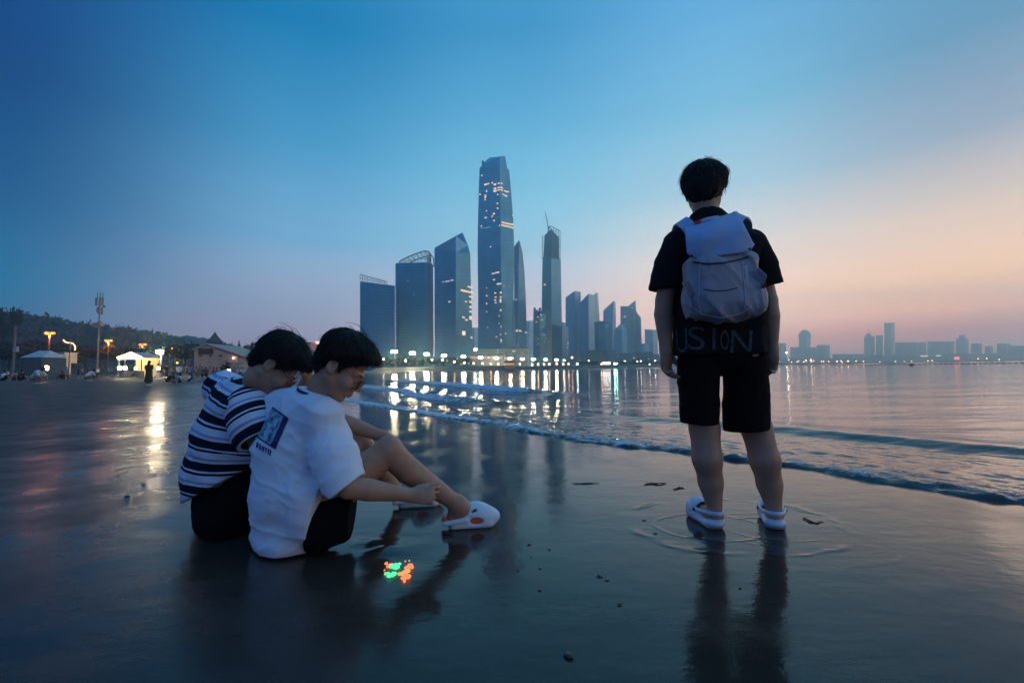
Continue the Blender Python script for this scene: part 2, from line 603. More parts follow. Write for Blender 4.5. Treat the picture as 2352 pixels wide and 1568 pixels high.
# ---- sand
def sand_fn(X, Y):
    s = shore_s(X, Y) + wobble(X, Y)
    Z = ground_z(X, Y, s)
    near = np.exp(-(np.hypot(X, Y) / 30) ** 2)
    Z = Z + near * 0.010 * (fbm(X * 0.9, Y * 0.9, 1.0, 3) - 0.5) * sstep(-0.2, -1.2, s)
    # the little puddle trench and the churned sand by the sitting pair
    Z = Z - 0.012 * np.exp(-(((X + 0.55) / 0.35) ** 2 + ((Y - 1.95) / 0.22) ** 2)) * fbm(X * 9, Y * 9, 3.0, 3)
    ch = np.exp(-(((X + 0.62) / 0.16) ** 2 + ((Y - 2.02) / 0.13) ** 2))
    Z = Z + ch * 0.03 * np.maximum(fbm(X * 22, Y * 22, 6.0, 3) - 0.45, 0) * 3
    return np.stack([X, Y, Z], -1), {'shore': s}
sand = obj('sand', sheet('sand', graded(430, 0.035, 4200, 0.2), graded(430, 0.035, 4200, 2.6), sand_fn), None)
tag(sand, kind='structure')

m = bpy.data.materials.new('wet_sand'); m.use_nodes = True
nt = m.node_tree; N, Lk = nt.nodes, nt.links
bs = N['Principled BSDF']
def nd(t, nt=nt, **k):
    n = nt.nodes.new(t)
    for a, b in k.items(): setattr(n, a, b)
    return n
def mth(op, a, b=None, clamp=False, nt=nt):
    n = nt.nodes.new('ShaderNodeMath'); n.operation = op; n.use_clamp = clamp
    for i, v in enumerate((a, b)):
        if v is None: continue
        if isinstance(v, (int, float)): n.inputs[i].default_value = v
        else: nt.links.new(v, n.inputs[i])
    return n.outputs[0]
def ramp(inp, stops, nt=nt):
    r = nt.nodes.new('ShaderNodeValToRGB')
    e = r.color_ramp.elements
    e[0].position, e[0].color = stops[0][0], (*stops[0][1], 1)
    e[1].position, e[1].color = stops[-1][0], (*stops[-1][1], 1)
    for p, c in stops[1:-1]:
        q = e.new(p); q.color = (*c, 1)
    nt.links.new(inp, r.inputs[0])
    return r.outputs[0]
def noise_tex(scale, detail=3, rough=0.5, vec=None, sc=None, rot=None, nt=nt):
    tc = nt.nodes.new('ShaderNodeTexCoord')
    mp = nt.nodes.new('ShaderNodeMapping')
    nt.links.new(tc.outputs['Object'], mp.inputs[0])
    if sc: mp.inputs['Scale'].default_value = sc
    if rot is not None: mp.inputs['Rotation'].default_value = (0, 0, rot)
    n = nt.nodes.new('ShaderNodeTexNoise')
    n.inputs['Scale'].default_value = scale; n.inputs['Detail'].default_value = detail; n.inputs['Roughness'].default_value = rough
    nt.links.new(mp.outputs[0], n.inputs[0])
    return n.outputs[0]
sa = nd('ShaderNodeAttribute'); sa.attribute_name = 'shore'
s_out = sa.outputs['Fac']
land = mth('MULTIPLY', s_out, -1.0)
# wetness: mirror-wet near the swash, damp further up
mrw = nd('ShaderNodeMapRange'); mrw.interpolation_type = 'SMOOTHSTEP'
mrw.inputs[1].default_value, mrw.inputs[2].default_value = 2.5, 6.0
Lk.new(mth('ADD', land, mth('MULTIPLY', mth('SUBTRACT', noise_tex(0.8, 5, .6, sc=(1, 2.2, 1), rot=math.radians(38)), 0.5), 3.4)), mrw.inputs[0])
dry = mrw.outputs[0]
patch = noise_tex(2.3, 5, 0.6)
Lk.new(ramp(dry, [(0, (0.040, 0.030, 0.023)), (0.4, (0.056, 0.042, 0.032)), (1, (0.078, 0.060, 0.046))]), bs.inputs['Base Color'])
rgh = mth('ADD', mth('MULTIPLY', mth('POWER', dry, 0.8), 0.50), mth('ADD', 0.042, mth('MULTIPLY', mth('SUBTRACT', patch, 0.43, True), 0.75)), True)
Lk.new(mth('SUBTRACT', 0.55, mth('MULTIPLY', dry, 0.30)), bs.inputs['Specular IOR Level'])
Lk.new(rgh, bs.inputs['Roughness'])
bs.inputs['IOR'].default_value = 1.38
# fine relief: ripples pulled out along the backwash, grains, the rings round the standing feet
streak = noise_tex(3.0, 4, 0.55, sc=(1.0, 2.6, 1.0), rot=math.radians(38))
grain = noise_tex(150, 2, 0.5)
lump = noise_tex(14, 3, 0.5)
geo = nd('ShaderNodeNewGeometry')
def rings(cx, cy, ax, ay, freq, r0, r1, phase, arc=None):
    vm = nd('ShaderNodeVectorMath'); vm.operation = 'SUBTRACT'
    Lk.new(geo.outputs['Position'], vm.inputs[0]); vm.inputs[1].default_value = (cx, cy, 0)
    sx = nd('ShaderNodeSeparateXYZ'); Lk.new(vm.outputs[0], sx.inputs[0])
    ux, uy = mth('DIVIDE', sx.outputs[0], ax), mth('DIVIDE', sx.outputs[1], ay)
    r = mth('SQRT', mth('ADD', mth('MULTIPLY', ux, ux), mth('MULTIPLY', uy, uy)))
    r = mth('ADD', r, mth('MULTIPLY', mth('SUBTRACT', noise_tex(2.6, 3), 0.5), 0.42))
    w = mth('SINE', mth('ADD', mth('MULTIPLY', r, freq), phase))
    w = mth('POWER', mth('MULTIPLY', mth('ADD', w, 1.0), 0.5), 9.0)
    up = nd('ShaderNodeMapRange'); up.interpolation_type = 'SMOOTHSTEP'; up.inputs[1].default_value, up.inputs[2].default_value = r0, r0 + 0.15
    Lk.new(r, up.inputs[0])
    dn = nd('ShaderNodeMapRange'); dn.interpolation_type = 'SMOOTHSTEP'; dn.inputs[1].default_value, dn.inputs[2].default_value = r1 + 0.18, r1
    Lk.new(r, dn.inputs[0])
    o = mth('MULTIPLY', w, mth('MULTIPLY', up.outputs[0], dn.outputs[0]))
    return mth('MULTIPLY', o, mth('MULTIPLY', mth('SUBTRACT', noise_tex(3.1, 2, 0.5), 0.42, True), 5.0))
FL, FR = G(1650, 1218), G(1782, 1218)
hgt = mth('MULTIPLY', streak, 0.0042)
hgt = mth('ADD', hgt, mth('MULTIPLY', lump, 0.0015))
hgt = mth('ADD', hgt, mth('MULTIPLY', grain, mth('ADD', 0.00034, mth('MULTIPLY', dry, 0.0016))))
hgt = mth('ADD', hgt, mth('MULTIPLY', rings((FL.x + FR.x) / 2 - 0.02, FL.y + 0.10, 0.62, 0.50, 17.0, 0.45, 1.0, 0.4), 0.0075))
hgt = mth('ADD', hgt, mth('MULTIPLY', rings(FL.x - 0.02, FL.y + 0.05, 0.26, 0.20, 14.0, 0.5, 1.2, 1.0), 0.0035))
hgt = mth('ADD', hgt, mth('MULTIPLY', rings(FR.x + 0.02, FR.y + 0.03, 0.26, 0.18, 14.0, 0.5, 1.2, 2.0), 0.0035))
bmp = nd('ShaderNodeBump'); bmp.inputs['Strength'].default_value = 0.55; bmp.inputs['Distance'].default_value = 1.0
Lk.new(hgt, bmp.inputs['Height'])
Lk.new(bmp.outputs[0], bs.inputs['Normal'])
sand.data.materials.append(m)

# ---- sea: one sheet in along-shore (t) and seaward (v) directions
UT = np.array([-0.608, 0.794], np.float32); UN = np.array([0.794, 0.608], np.float32); UO = np.array([0.58, 5.02], np.float32)
def sea_fn(T, V):
    X = UO[0] + UT[0] * T + UN[0] * V
    Y = UO[1] + UT[1] * T + UN[1] * V
    s = shore_s(X, Y) + wobble(X, Y)
    R = np.hypot(X, Y)
    nearf = np.exp(-(R / 45) ** 2)
    wat = X < 2500
    # swash: lumpy foam lip at the front, then a thin sheet climbing from the sea
    lip = np.exp(-((s - 0.17) / 0.13) ** 2)
    lump = fbm(X * 9, Y * 9, 0.5, 3); lump2 = fbm(X * 26, Y * 26, 4.5, 2)
    amp = 0.5 + 0.9 * vnoise(T * 0.8, 3.3, 0.2)
    Z = -0.06 + 0.064 * sstep(-0.10, 0.12, s)
    rid = 1 - np.abs(2 * fbm(X * 7, Y * 7, 8.5, 2) - 1)
    Z = Z + nearf * lip * (0.002 + 0.060 * np.clip(lump - .30, 0, 1) * amp + 0.024 * (rid - .6) + 0.024 * (lump2 - 0.5))
    Z = Z + nearf * sstep(.25, .5, s) * np.exp(-np.clip(s - .5, 0, 9) / 1.1) * (0.034 * (fbm(T * 3.2, V * 9, 2.5, 3) - .5) + .016 * (rid - .6))
    body = np.exp(-np.clip(s - 0.2, 0, 9) / 0.9) * sstep(0.15, 0.4, s)
    Z = Z + nearf * body * (0.012 + 0.05 * (fbm(X * 5, Y * 5, 1.5, 4) - 0.42))
    # second and third waves coming in
    w2 = s - 2.15 - 0.35 * (vnoise(T * 0.35, 1.2, 0) - 0.5)
    Z = Z + nearf * 0.055 * np.where(w2 > 0, np.exp(-(w2 / 0.55) ** 2), np.exp(-(w2 / 0.22) ** 2)) * sstep(2.5, -1.0, T)
    w3 = s - 5.6 - 0.12 * np.clip(T - 8, 0, 40) - 0.9 * (vnoise(T * 0.16, 5.2, 0) - 0.5)
    m3 = sstep(4.5, 9.5, T) * sstep(34, 26, T)
    crest = np.where(w3 > 0, np.exp(-(w3 / 0.7) ** 2), np.exp(-(w3 / 0.25) ** 2))
    Z = Z + 0.17 * crest * m3
    w4 = s - 2.4 - 0.05 * np.clip(T - 6, 0, 40) - 0.7 * (vnoise(T * 0.25, 8.2, 0) - 0.5)
    m4 = sstep(3, 7, T) * sstep(30, 22, T)
    c4 = np.where(w4 > 0, np.exp(-(w4 / 0.6) ** 2), np.exp(-(w4 / 0.2) ** 2))
    Z = Z + 0.09 * c4 * m4 * (0.6 + 0.8 * fbm(X * 4, Y * 4, 2.2, 3))
    # low swell and wavelets lying along the shore
    op = sstep(0.8, 4.0, s) * np.exp(-(R / 140) ** 2)
    A, B = X * UT[0] + Y * UT[1], X * UN[0] + Y * UN[1]
    Z = Z + op * (0.036 * (fbm(X * 0.20, Y * 0.75, 3.0, 3) - 0.5) + 0.016 * (fbm(X * 0.9, Y * 2.6, 7.0, 3) - 0.5))
    # foam cover
    f_lip = np.exp(-((s - 0.20) / 0.20) ** 2) * (0.50 + 0.5 * lump + 0.42 * vnoise(T * 1.3, 2.2, 7.7) - 0.30 * sstep(2.0, -1.5, T))
    f_sheet = np.exp(-np.clip(s - 0.2, 0, 9) / (0.55 + 0.9 * sstep(-1, 5, T))) * sstep(0.1, 0.3, s) * 0.72
    f4 = np.maximum(np.exp(-((w4 + 0.15) / 0.42) ** 2), 0.55 * np.exp(-((w4 + 1.0) / 1.0) ** 2)) * m4 * 0.9
    f3 = (np.exp(-((w3 + 0.10) / 0.34) ** 2) * 0.9 + 0.4 * np.exp(-((w3 + 0.9) / 0.8) ** 2)) * m3
    foam = np.clip(np.maximum(np.maximum(f_lip, f_sheet), np.maximum(f4, f3)), 0, 1) * np.exp(-(R / 60) ** 4)
    return np.stack([X, Y, Z], -1), {'shore': s, 'foam': foam}
ts = np.concatenate([-np.geomspace(5200, 5.2, 70)[:-1], np.linspace(-5.2, 7, 430), 7 + np.cumsum(np.geomspace(0.03, 190, 200))])
vs = np.concatenate([[-60, -25, -10, -4, -1.5, -0.9], np.linspace(-0.6, 3.4, 180), 3.4 + np.cumsum(np.geomspace(0.025, 170, 210))])
sea = obj('sea_water', sheet('sea_water', ts, vs, sea_fn), None)
tag(sea, kind='structure')
m = bpy.data.materials.new('sea_water'); m.use_nodes = True
nt = m.node_tree; N, Lk = nt.nodes, nt.links
bs = N['Principled BSDF']
fa = nd('ShaderNodeAttribute', nt); fa.attribute_name = 'foam'
f = fa.outputs['Fac']
fn1 = noise_tex(7, 5, 0.65, nt=nt); fn2 = noise_tex(26, 4, 0.6, nt=nt)
fm = mth('ADD', f, mth('ADD', mth('MULTIPLY', mth('SUBTRACT', fn1, 0.5, nt=nt), 1.5, nt=nt), mth('MULTIPLY', mth('SUBTRACT', fn2, 0.5, nt=nt), 0.9, nt=nt), nt=nt), nt=nt)
mr = nd('ShaderNodeMapRange', nt); mr.interpolation_type = 'SMOOTHSTEP'
mr.inputs[1].default_value, mr.inputs[2].default_value = 0.55, 0.95
Lk.new(fm, mr.inputs[0])
fmask = mth('MULTIPLY', mr.outputs[0], mth('MULTIPLY', f, 6.0, True, nt=nt), True, nt=nt)
mixc = nd('ShaderNodeMix', nt); mixc.data_type = 'RGBA'
Lk.new(fmask, mixc.inputs[0])
mixc.inputs[6].default_value = (0.010, 0.022, 0.034, 1)
mixc.inputs[7].default_value = (0.62, 0.66, 0.70, 1)
Lk.new(mixc.outputs[2], bs.inputs['Base Color'])
Lk.new(mth('ADD', 0.04, mth('MULTIPLY', fmask, 0.6, nt=nt), nt=nt), bs.inputs['Roughness'])
bs.inputs['IOR'].default_value = 1.34
b1 = noise_tex(0.55, 4, 0.55, sc=(0.35, 1.6, 1), nt=nt)
b2 = noise_tex(3.2, 4, 0.6, sc=(0.5, 1.6, 1), nt=nt)
b3 = noise_tex(18, 2, 0.5, sc=(0.7, 1.2, 1), nt=nt)
hh = mth('ADD', mth('MULTIPLY', b1, 0.075, nt=nt), mth('ADD', mth('MULTIPLY', b2, 0.016, nt=nt), mth('ADD', mth('MULTIPLY', b3, 0.0016, nt=nt), mth('MULTIPLY', fmask, 0.012, nt=nt), nt=nt), nt=nt), nt=nt)
bm_ = nd('ShaderNodeBump', nt); bm_.inputs['Strength'].default_value = 0.6; bm_.inputs['Distance'].default_value = 1.0
Lk.new(hh, bm_.inputs['Height']); Lk.new(bm_.outputs[0], bs.inputs['Normal'])
sea.data.materials.append(m)
# ================================================================== the city across the bay
GLASS_DARK = pmat('dark_and_shaded_glass', (0.012, 0.24, 0.38), 0.34, metal=.75, spec=0.5, noise=0.2, nscale=0.05)  # on left-hand tower faces this darker copy puts their shade into the colour
GLASS_PALE = pmat('pale_and_lit_glass', (0.07, 0.27, 0.42), 0.36, metal=.75, spec=0.5, noise=0.2, nscale=0.05)  # on right-hand faces this lighter copy puts the sunset light into the colour
BAND = pmat('dark_and_shaded_band', (0.012, 0.075, 0.12), 0.45)  # left-face ledges, shade put into the colour
PALE_BAND = pmat('pale_and_lit_band', (0.075, 0.115, 0.155), 0.5)  # right-face ledges, sunset light put into the colour
STEEL = pmat('dusk_steel', (0.05, 0.06, 0.07), 0.5)
CONCRETE = pmat('dusk_concrete', (0.16, 0.16, 0.17), 0.8, noise=0.15, nscale=0.2)
WARM_WIN = glow('warm_lit_window', (1.0, 0.62, 0.34), 1.35)
WHITE_WIN = glow('white_lit_window', (1.0, 0.85, 0.62), 1.1)
CYAN_WIN = glow('cyan_lit_window', (0.1, 0.55, 0.8), 0.5)
LILAC_WIN = glow('lilac_lit_window', (0.75, 0.7, 1.0), 0.9)
EYEV = Vector((0, 0, EYE))

def face_bands(mb, A0, A1, B0, B1, step, hgt=0.9, out=0.35, keep=1.0):
    """thin ledges between the vertical edges A0-A1 and B0-B1"""
    n = max(1, int(min(A1.z - A0.z, B1.z - B0.z) / step))
    for i in range(1, n + 1):
        t = i / (n + 0.5)
        a, b = A0.lerp(A1, t), B0.lerp(B1, t)
        d = b - a
        nrm = Vector((d.y, -d.x, 0)).normalized() * out
        u = Vector((0, 0, hgt / 2))
        mb._add([a - u, b - u, b + u, a + u, a + nrm - u, b + nrm - u, b + nrm + u, a + nrm + u],
                [(4, 5, 6, 7), (0, 4, 7, 3), (1, 2, 6, 5), (3, 7, 6, 2), (0, 1, 5, 4)])

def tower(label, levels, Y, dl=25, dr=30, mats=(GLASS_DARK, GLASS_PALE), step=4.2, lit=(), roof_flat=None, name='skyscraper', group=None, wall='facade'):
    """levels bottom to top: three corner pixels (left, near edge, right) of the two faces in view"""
    rings = []
    for (l, mdl, r) in levels:
        L, M_, R = P(*l, Y + dl), P(*mdl, Y), P(*r, Y + dr)
        B = Vector((L.x + R.x - M_.x, L.y + R.y - M_.y, L.z + R.z - M_.z))
        rings.append([L, M_, R, B])
    g0 = -1.5
    for v in rings[0]:
        v.z = g0
    base = rings[0][1].copy(); base.z = gz(base.x, base.y)
    root = thing(name, base, label, 'building', group)
    lf, rf = MB(), MB()
    for a, b in zip(rings[:-1], rings[1:]):
        lf._add([a[0], a[1], b[1], b[0]], [(0, 1, 2, 3)])
        lf._add([a[3], a[0], b[0], b[3]], [(0, 1, 2, 3)])
        rf._add([a[1], a[2], b[2], b[1]], [(0, 1, 2, 3)])
        rf._add([a[2], a[3], b[3], b[2]], [(0, 1, 2, 3)])
    t = rings[-1]
    lf._add([t[0], t[1], t[2], t[3]], [(0, 1, 2, 3)])
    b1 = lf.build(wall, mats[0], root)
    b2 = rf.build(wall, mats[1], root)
    if step:
        m1, m2 = MB(), MB()
        for a, b in zip(rings[:-1], rings[1:]):
            face_bands(m1, a[0], b[0], a[1], b[1], step)
            face_bands(m2, a[1], b[1], a[2], b[2], step)
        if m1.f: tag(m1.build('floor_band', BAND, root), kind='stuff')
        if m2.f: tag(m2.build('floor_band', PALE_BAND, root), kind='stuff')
    lights(root, (b1, b2), lit)
    return root, rings

def lights(root, bodies, lit, depth=0.25):
    """lit windows put onto the facades where the sight line meets them: (px, py, w, h[, material])"""
    trees = []
    for b in bodies:
        me = b.data
        trees.append(BVHTree.FromPolygons([v.co.copy() for v in me.vertices], [tuple(p.vertices) for p in me.polygons]))
    for q in lit:
        px, py, w, h = q[:4]
        mat = q[4] if len(q) > 4 else WARM_WIN
        d = (P(px, py, 1000.0) - EYEV).normalized()
        best = None
        for t in trees:
            loc, nrm, i, dist = t.ray_cast(EYEV, d)
            if loc is not None and (best is None or dist < best[2]):
                best = (loc, nrm, dist)
        if best is None:
            continue
        loc, nrm, dist = best
        if nrm.dot(d) > 0: nrm = -nrm
        u = Vector((-nrm.y, nrm.x, 0)).normalized()
        v = nrm.cross(u)
        c = max(0.35, abs(u.dot(CR)))
        s = dist / FPX * 0.96
        Mx = Matrix((u, v, nrm)).transposed()
        MB().box(loc + nrm * 0.4, (w * s / c, h * s, 0.7), M=Mx).build('lit_window', mat, root)

def c4(l, ox=803.9, oy=344.5, k=4.551):
    return [(q[0] / k + ox, q[1] / k + oy, q[2] / k, q[3] / k, *q[4:]) for q in l]
def c5(l):
    return c4(l, 803.9, 631.6, 3.1506)
def c6(l):
    return c4(l, 1205.9, 631.6, 6.827)
H = 846   # a little under the far waterline

# slab block at the left end
t, r = tower('dark blue slab block with a sloping roof screen, leftmost of the skyline', [((827, H), (905, H), (907, H)), ((827, 646), (905, 656), (907, 656))], 600, 6, 30,
             lit=[])
mb = MB()
pa = [P(827 + i * 5.6, 630 + i * 1.55, 602) for i in range(12)]
pb = [P(827 + i * 5.6, 646 + i * 0.75, 602) for i in range(12)]
for a, b in zip(pa, pb):
    mb.tube([a, b], 0.35, 4)
mb.tube(pa, 0.5, 4); mb.tube([a.lerp(b, 0.5) for a, b in zip(pa, pb)], 0.3, 4)
mb.build('roof_screen', STEEL, t)

# rounded tower with the arched crown
def rounded_tower():
    Y = 640
    root = thing('skyscraper', P(945, H, Y).xy.to_3d(), 'dark tower with rounded corners and an arched lattice crown, second from the left', 'building')
    xl, xr = P(905, 700, Y), P(988, 700, Y)
    w = xr.x - xl.x; D = 34.0; r = 9.0
    base = []
    cx, cyy = (xl.x + xr.x) / 2, Y + D / 2
    for qx, qy, a0 in ((1, -1, -90), (1, 1, 0), (-1, 1, 90), (-1, -1, 180)):
        for k in range(7):
            a = math.radians(a0 + 15 * k)
            base.append((cx + qx * (w / 2 - r) + r * math.cos(a), cyy + qy * (D / 2 - r) + r * math.sin(a)))
    zt = P(945, 603, Y).z
    zs = np.linspace(-1.5, zt, 2)
    mb = MB().loft([[Vector((x, y, z)) for x, y in base] for z in zs])
    b = mb.build('facade', GLASS_DARK, root)
    bd = MB()
    nf = int(zt / 4.2)
    for i in range(1, nf):
        z = i * 4.2
        ring = [(x + (x - cx) / w * 0.5, y + (y - cyy) / D * 0.5) for x, y in base]
        bd.loft([[Vector((x, y, z - .4)) for x, y in ring], [Vector((x, y, z + .4)) for x, y in ring]], cap=False)
    tag(bd.build('floor_band', BAND, root), kind='stuff')
    fins = MB()
    for x, y in base[2:6]:
        fins.tube([(x + .5, y - .3, 0), (x + .5, y - .3, zt + 8)], 0.5, 4)
    fins.build('edge_fin', PALE_BAND, root)
    crown = MB()
    arc = [(917, 601), (925, 596), (935, 591), (945, 586.5), (955, 582.5), (965, 579), (975, 576.5), (983, 577), (988, 581), (989, 603)]
    top = [P(x, y, Y + 1) for x, y in arc]
    bot = [P(x, 603, Y + 1) for x, y in arc]
    back = [v + Vector((0, D - 6, 0)) for v in top]
    crown.tube(top, 0.8, 5); crown.tube(back, 0.8, 5)
    fine = []
    for i in range(len(arc) - 1):
        for k in range(3):
            t_ = k / 3
            fine.append((top[i].lerp(top[i + 1], t_), bot[i].lerp(bot[i + 1], t_)))
    for a, b_ in fine:
        crown.tube([a, b_], 0.32, 4)
        if a.z - b_.z > 6:
            crown.box(b_.lerp(a, 0.35) + Vector((0.8, 0, 0)), (2.2, .4, .5))
    for a, b_ in zip(top, back):
        crown.tube([a, b_], 0.5, 4)
    crown.build('lattice_crown', STEEL, root)
    lights(root, (b,), c5([(420, 42, 5, 5, WHITE_WIN), (463, 142, 6, 6, WHITE_WIN)]))
rounded_tower()

# tower with the raked peak
t, r = tower('dark tower with a raked peak and orange lit rooms down its right face', [((998, H), (1047, H), (1086, H)), ((998, 760), (1047, 760), (1084.5, 760)), ((998, 640), (1047, 640), (1081, 640)), ((998, 571), (1047, 580), (1080, 582))], 700, 26, 34,
             lit=c5([(868, 88, 30, 10), (845, 119, 76, 12), (880, 104, 14, 10), (875, 158, 26, 10), (838, 192, 10, 8), (870, 195, 12, 14), (870, 231, 12, 14),
                     (870, 265, 10, 12, WHITE_WIN), (820, 305, 14, 10), (871, 310, 14, 28), (842, 325, 14, 10), (720, 193, 12, 10), (822, 420, 20, 30), (740, 38, 24, 7, LILAC_WIN),
                     (705, 46, 30, 7, LILAC_WIN), (672, 50, 12, 6, LILAC_WIN), (878, 452, 10, 14)]))
cr = MB()
L, NE, R, BK = r[-1]
top_ring = [P(998, 569, 726), P(1047, 542, 701), P(1075, 563, 736), P(1062, 533.5, 745)]
cr.loft([[L, NE, R, BK], top_ring])
cr.build('raked_crown', GLASS_PALE, t)
Pk = top_ring[1]
rib = MB()
for i in range(9):
    f = i / 9
    rib.tube([L.lerp(NE, f) + Vector((0, -.5, 0)), L.lerp(Pk, f * 0.95) + Vector((0, -.5, 0))], 0.4, 4)
tag(rib.build('crown_rib', PALE_BAND, t), kind='stuff')

# tallest
lit4 = c4([(1380, 268, 12, 12), (1420, 362, 30, 16), (1447, 354, 16, 14), (1490, 345, 14, 14), (1517, 361, 24, 18), (1555, 350, 16, 12), (1583, 350, 22, 8, WHITE_WIN),
           (1517, 405, 26, 18), (1517, 430, 30, 18), (1555, 395, 22, 12), (1585, 395, 24, 12), (1555, 418, 22, 12), (1583, 420, 22, 10), (1625, 432, 24, 12), (1651, 438, 16, 12),
           (1428, 430, 12, 16), (1360, 465, 12, 14), (1417, 479, 18, 16), (1416, 499, 16, 14), (1413, 522, 10, 14), (1545, 467, 10, 14), (1612, 472, 40, 8, WHITE_WIN), (1635, 482, 16, 10),
           (1543, 560, 14, 14), (1545, 610, 16, 12), (1428, 637, 10, 12), (1505, 667, 20, 16), (1488, 693, 10, 14), (1420, 708, 22, 12, WHITE_WIN), (1508, 738, 16, 12), (1701, 685, 8, 14),
           (1375, 797, 12, 12), (1600, 760, 30, 14), (1635, 768, 30, 14), (1668, 774, 28, 14), (1696, 779, 22, 14), (1597, 788, 34, 13), (1632, 796, 30, 13), (1665, 803, 28, 13), (1694, 812, 22, 14),
           (1565, 790, 12, 10), (1440, 811, 60, 12, CYAN_WIN), (1385, 820, 40, 10, CYAN_WIN), (1470, 1013, 10, 12, WHITE_WIN), (1540, 1280, 40, 12, WHITE_WIN), (1500, 1290, 34, 10, WHITE_WIN),
           (1507, 1355, 20, 12), (1560, 1398, 48, 14, WHITE_WIN), (1430, 1440, 8, 8, WHITE_WIN), (1606, 1418, 8, 8, WHITE_WIN), (1665, 1425, 10, 10, WHITE_WIN)]) + \
       c5([(1052, 130, 14, 9), (1092, 127, 12, 14, WHITE_WIN), (990, 150, 9, 9), (1055, 160, 14, 8), (1092, 160, 12, 10, WHITE_WIN), (1052, 181, 12, 9), (1090, 186, 12, 26, WHITE_WIN),
           (990, 206, 8, 10), (1055, 200, 12, 8), (1092, 255, 12, 12), (990, 265, 7, 7), (1080, 295, 8, 8), (995, 380, 8, 8), (1080, 350, 7, 7), (1095, 372, 9, 8), (1090, 430, 10, 10),
           (1125, 425, 8, 8), (1060, 446, 10, 8), (1095, 474, 10, 20, WHITE_WIN)])
t, r = tower('tallest tower of the skyline, glass sides bulging, lit in scattered rooms and one bright band',
             [((1098, H), (1153, H), (1186, H)), ((1098, 760), (1153, 760), (1181, 760)), ((1098, 680), (1152, 680), (1179.5, 680)), ((1097.3, 620), (1150.6, 620), (1181, 620)),
              ((1097, 560), (1150, 560), (1180.5, 560)), ((1098, 500), (1149.5, 500), (1178.5, 500)), ((1099.5, 440), (1148.5, 440), (1174, 440)), ((1101.5, 386), (1148, 384), (1169, 388))], 800, 24, 30, step=4.4, lit=lit4)
cr = MB()
A, B, C_, D_ = P(1102, 386, 823), P(1148, 384, 801), P(1165, 387, 826), P(1122, 386, 848)
A2, B2, C2, D2 = P(1110, 375, 823), P(1148, 359, 801), P(1160, 358.5, 822), P(1124, 362, 848)
cr.loft([[A, B, C_, D_], [A2, B2, C2, D2]])
cr.build('raked_crown', GLASS_DARK, t)
fin = MB().box(P(1109, 374, 822), (4, 4, 6)); fin.build('roof_plant', STEEL, t)
for k in (0.30, 0.62):
    pass
sl = MB()     # the pale slanting sliver on its right edge
sl._add([P(1181, 690, 806), P(1179, 690, 806), P(1172, 800, 804), P(1186, 800, 806), P(1181, 690, 812), P(1179, 690, 812), P(1172, 800, 810), P(1186, 800, 812)],
        [(0, 1, 2, 3), (7, 6, 5, 4), (0, 3, 7, 4), (1, 5, 6, 2), (2, 6, 7, 3), (0, 4, 5, 1)])
sl.build('slanting_fin', pmat('pale_metal_fin', (0.42, 0.40, 0.42), 0.45), t)

tower('curved blade tower tucked behind the tallest tower', [((1181, H), (1190, H), (1211, H)), ((1181, 690), (1191, 690), (1208, 690)), ((1181, 620), (1191, 620), (1204.5, 620)), ((1181, 566), (1193, 551), (1200, 580))], 880, 14, 36,
      lit=c5([(1205, 178, 8, 6), (1205, 403, 18, 10), (1230, 403, 18, 10), (1271, 415, 10, 10)]))

# tower under construction
t, r = tower('tower under construction, bare frame and netting at its top', [((1242, H), (1267, H), (1291, H)), ((1244, 720), (1267, 720), (1290, 720)), ((1246, 591), (1266, 591), (1288, 596))], 900, 20, 30,
             lit=c5([(1410, 70, 12, 10)]))
t2 = MB(); sc_ = MB()
core = MB().loft([[P(1248, 594, 926), P(1266, 594, 906), P(1285, 598, 934), P(1268, 594, 955)], [P(1251, 540, 926), P(1265, 527, 906), P(1283, 545, 934), P(1268, 540, 955)]])
core.build('bare_core', pmat('bare_concrete_core', (0.05, 0.055, 0.065), 0.8), t)
for i in range(14):
    y = 594 - i * 3.9
    f = i / 13
    sc_.tube([P(1245.5 + f, y - 1, 920), P(1265.5, y - 2, 899), P(1287.5 - f * 1.5, y + 3, 929)], 0.45, 4)
for x, yt in ((1245.5, 541), (1251, 548), (1257, 544)):
    sc_.tube([P(x, 594, 918), P(x, yt, 918)], 0.5, 4)
for x, yt in ((1266, 527), (1271, 523), (1277, 526), (1283, 529), (1286.8, 531)):
    sc_.tube([P(x, 596, 905 + (x - 1266)), P(x, yt, 905 + (x - 1266))], 0.5, 4)
for k in range(6):
    sc_.tube([P(1262 + k * 0.8, 527 - k * 1.5 + 4, 905), P(1286, 529 + k * 8, 926)], 0.4, 4)
sc_.tube([P(1258, 533, 905), P(1266, 519, 905), P(1287, 531, 926)], 0.7, 4)
sc_.build('scaffold', STEEL, t)
tc = thing('tower_crane', P(1259, 521, 915), 'luffing crane raised above the tower under construction', 'crane')
MB().tube([P(1259, 545, 915), P(1259, 519, 915)], 1.0, 6).build('mast', STEEL, tc)
jb = MB(); jb.tube([P(1259, 521, 915), P(1252.5, 487, 915)], [0.9, 0.6], 4)
jb.build('jib', STEEL, tc)
MB().box(P(1261.5, 521.5, 915), (5, 2.5, 2.5)).build('counterweight', STEEL, tc)

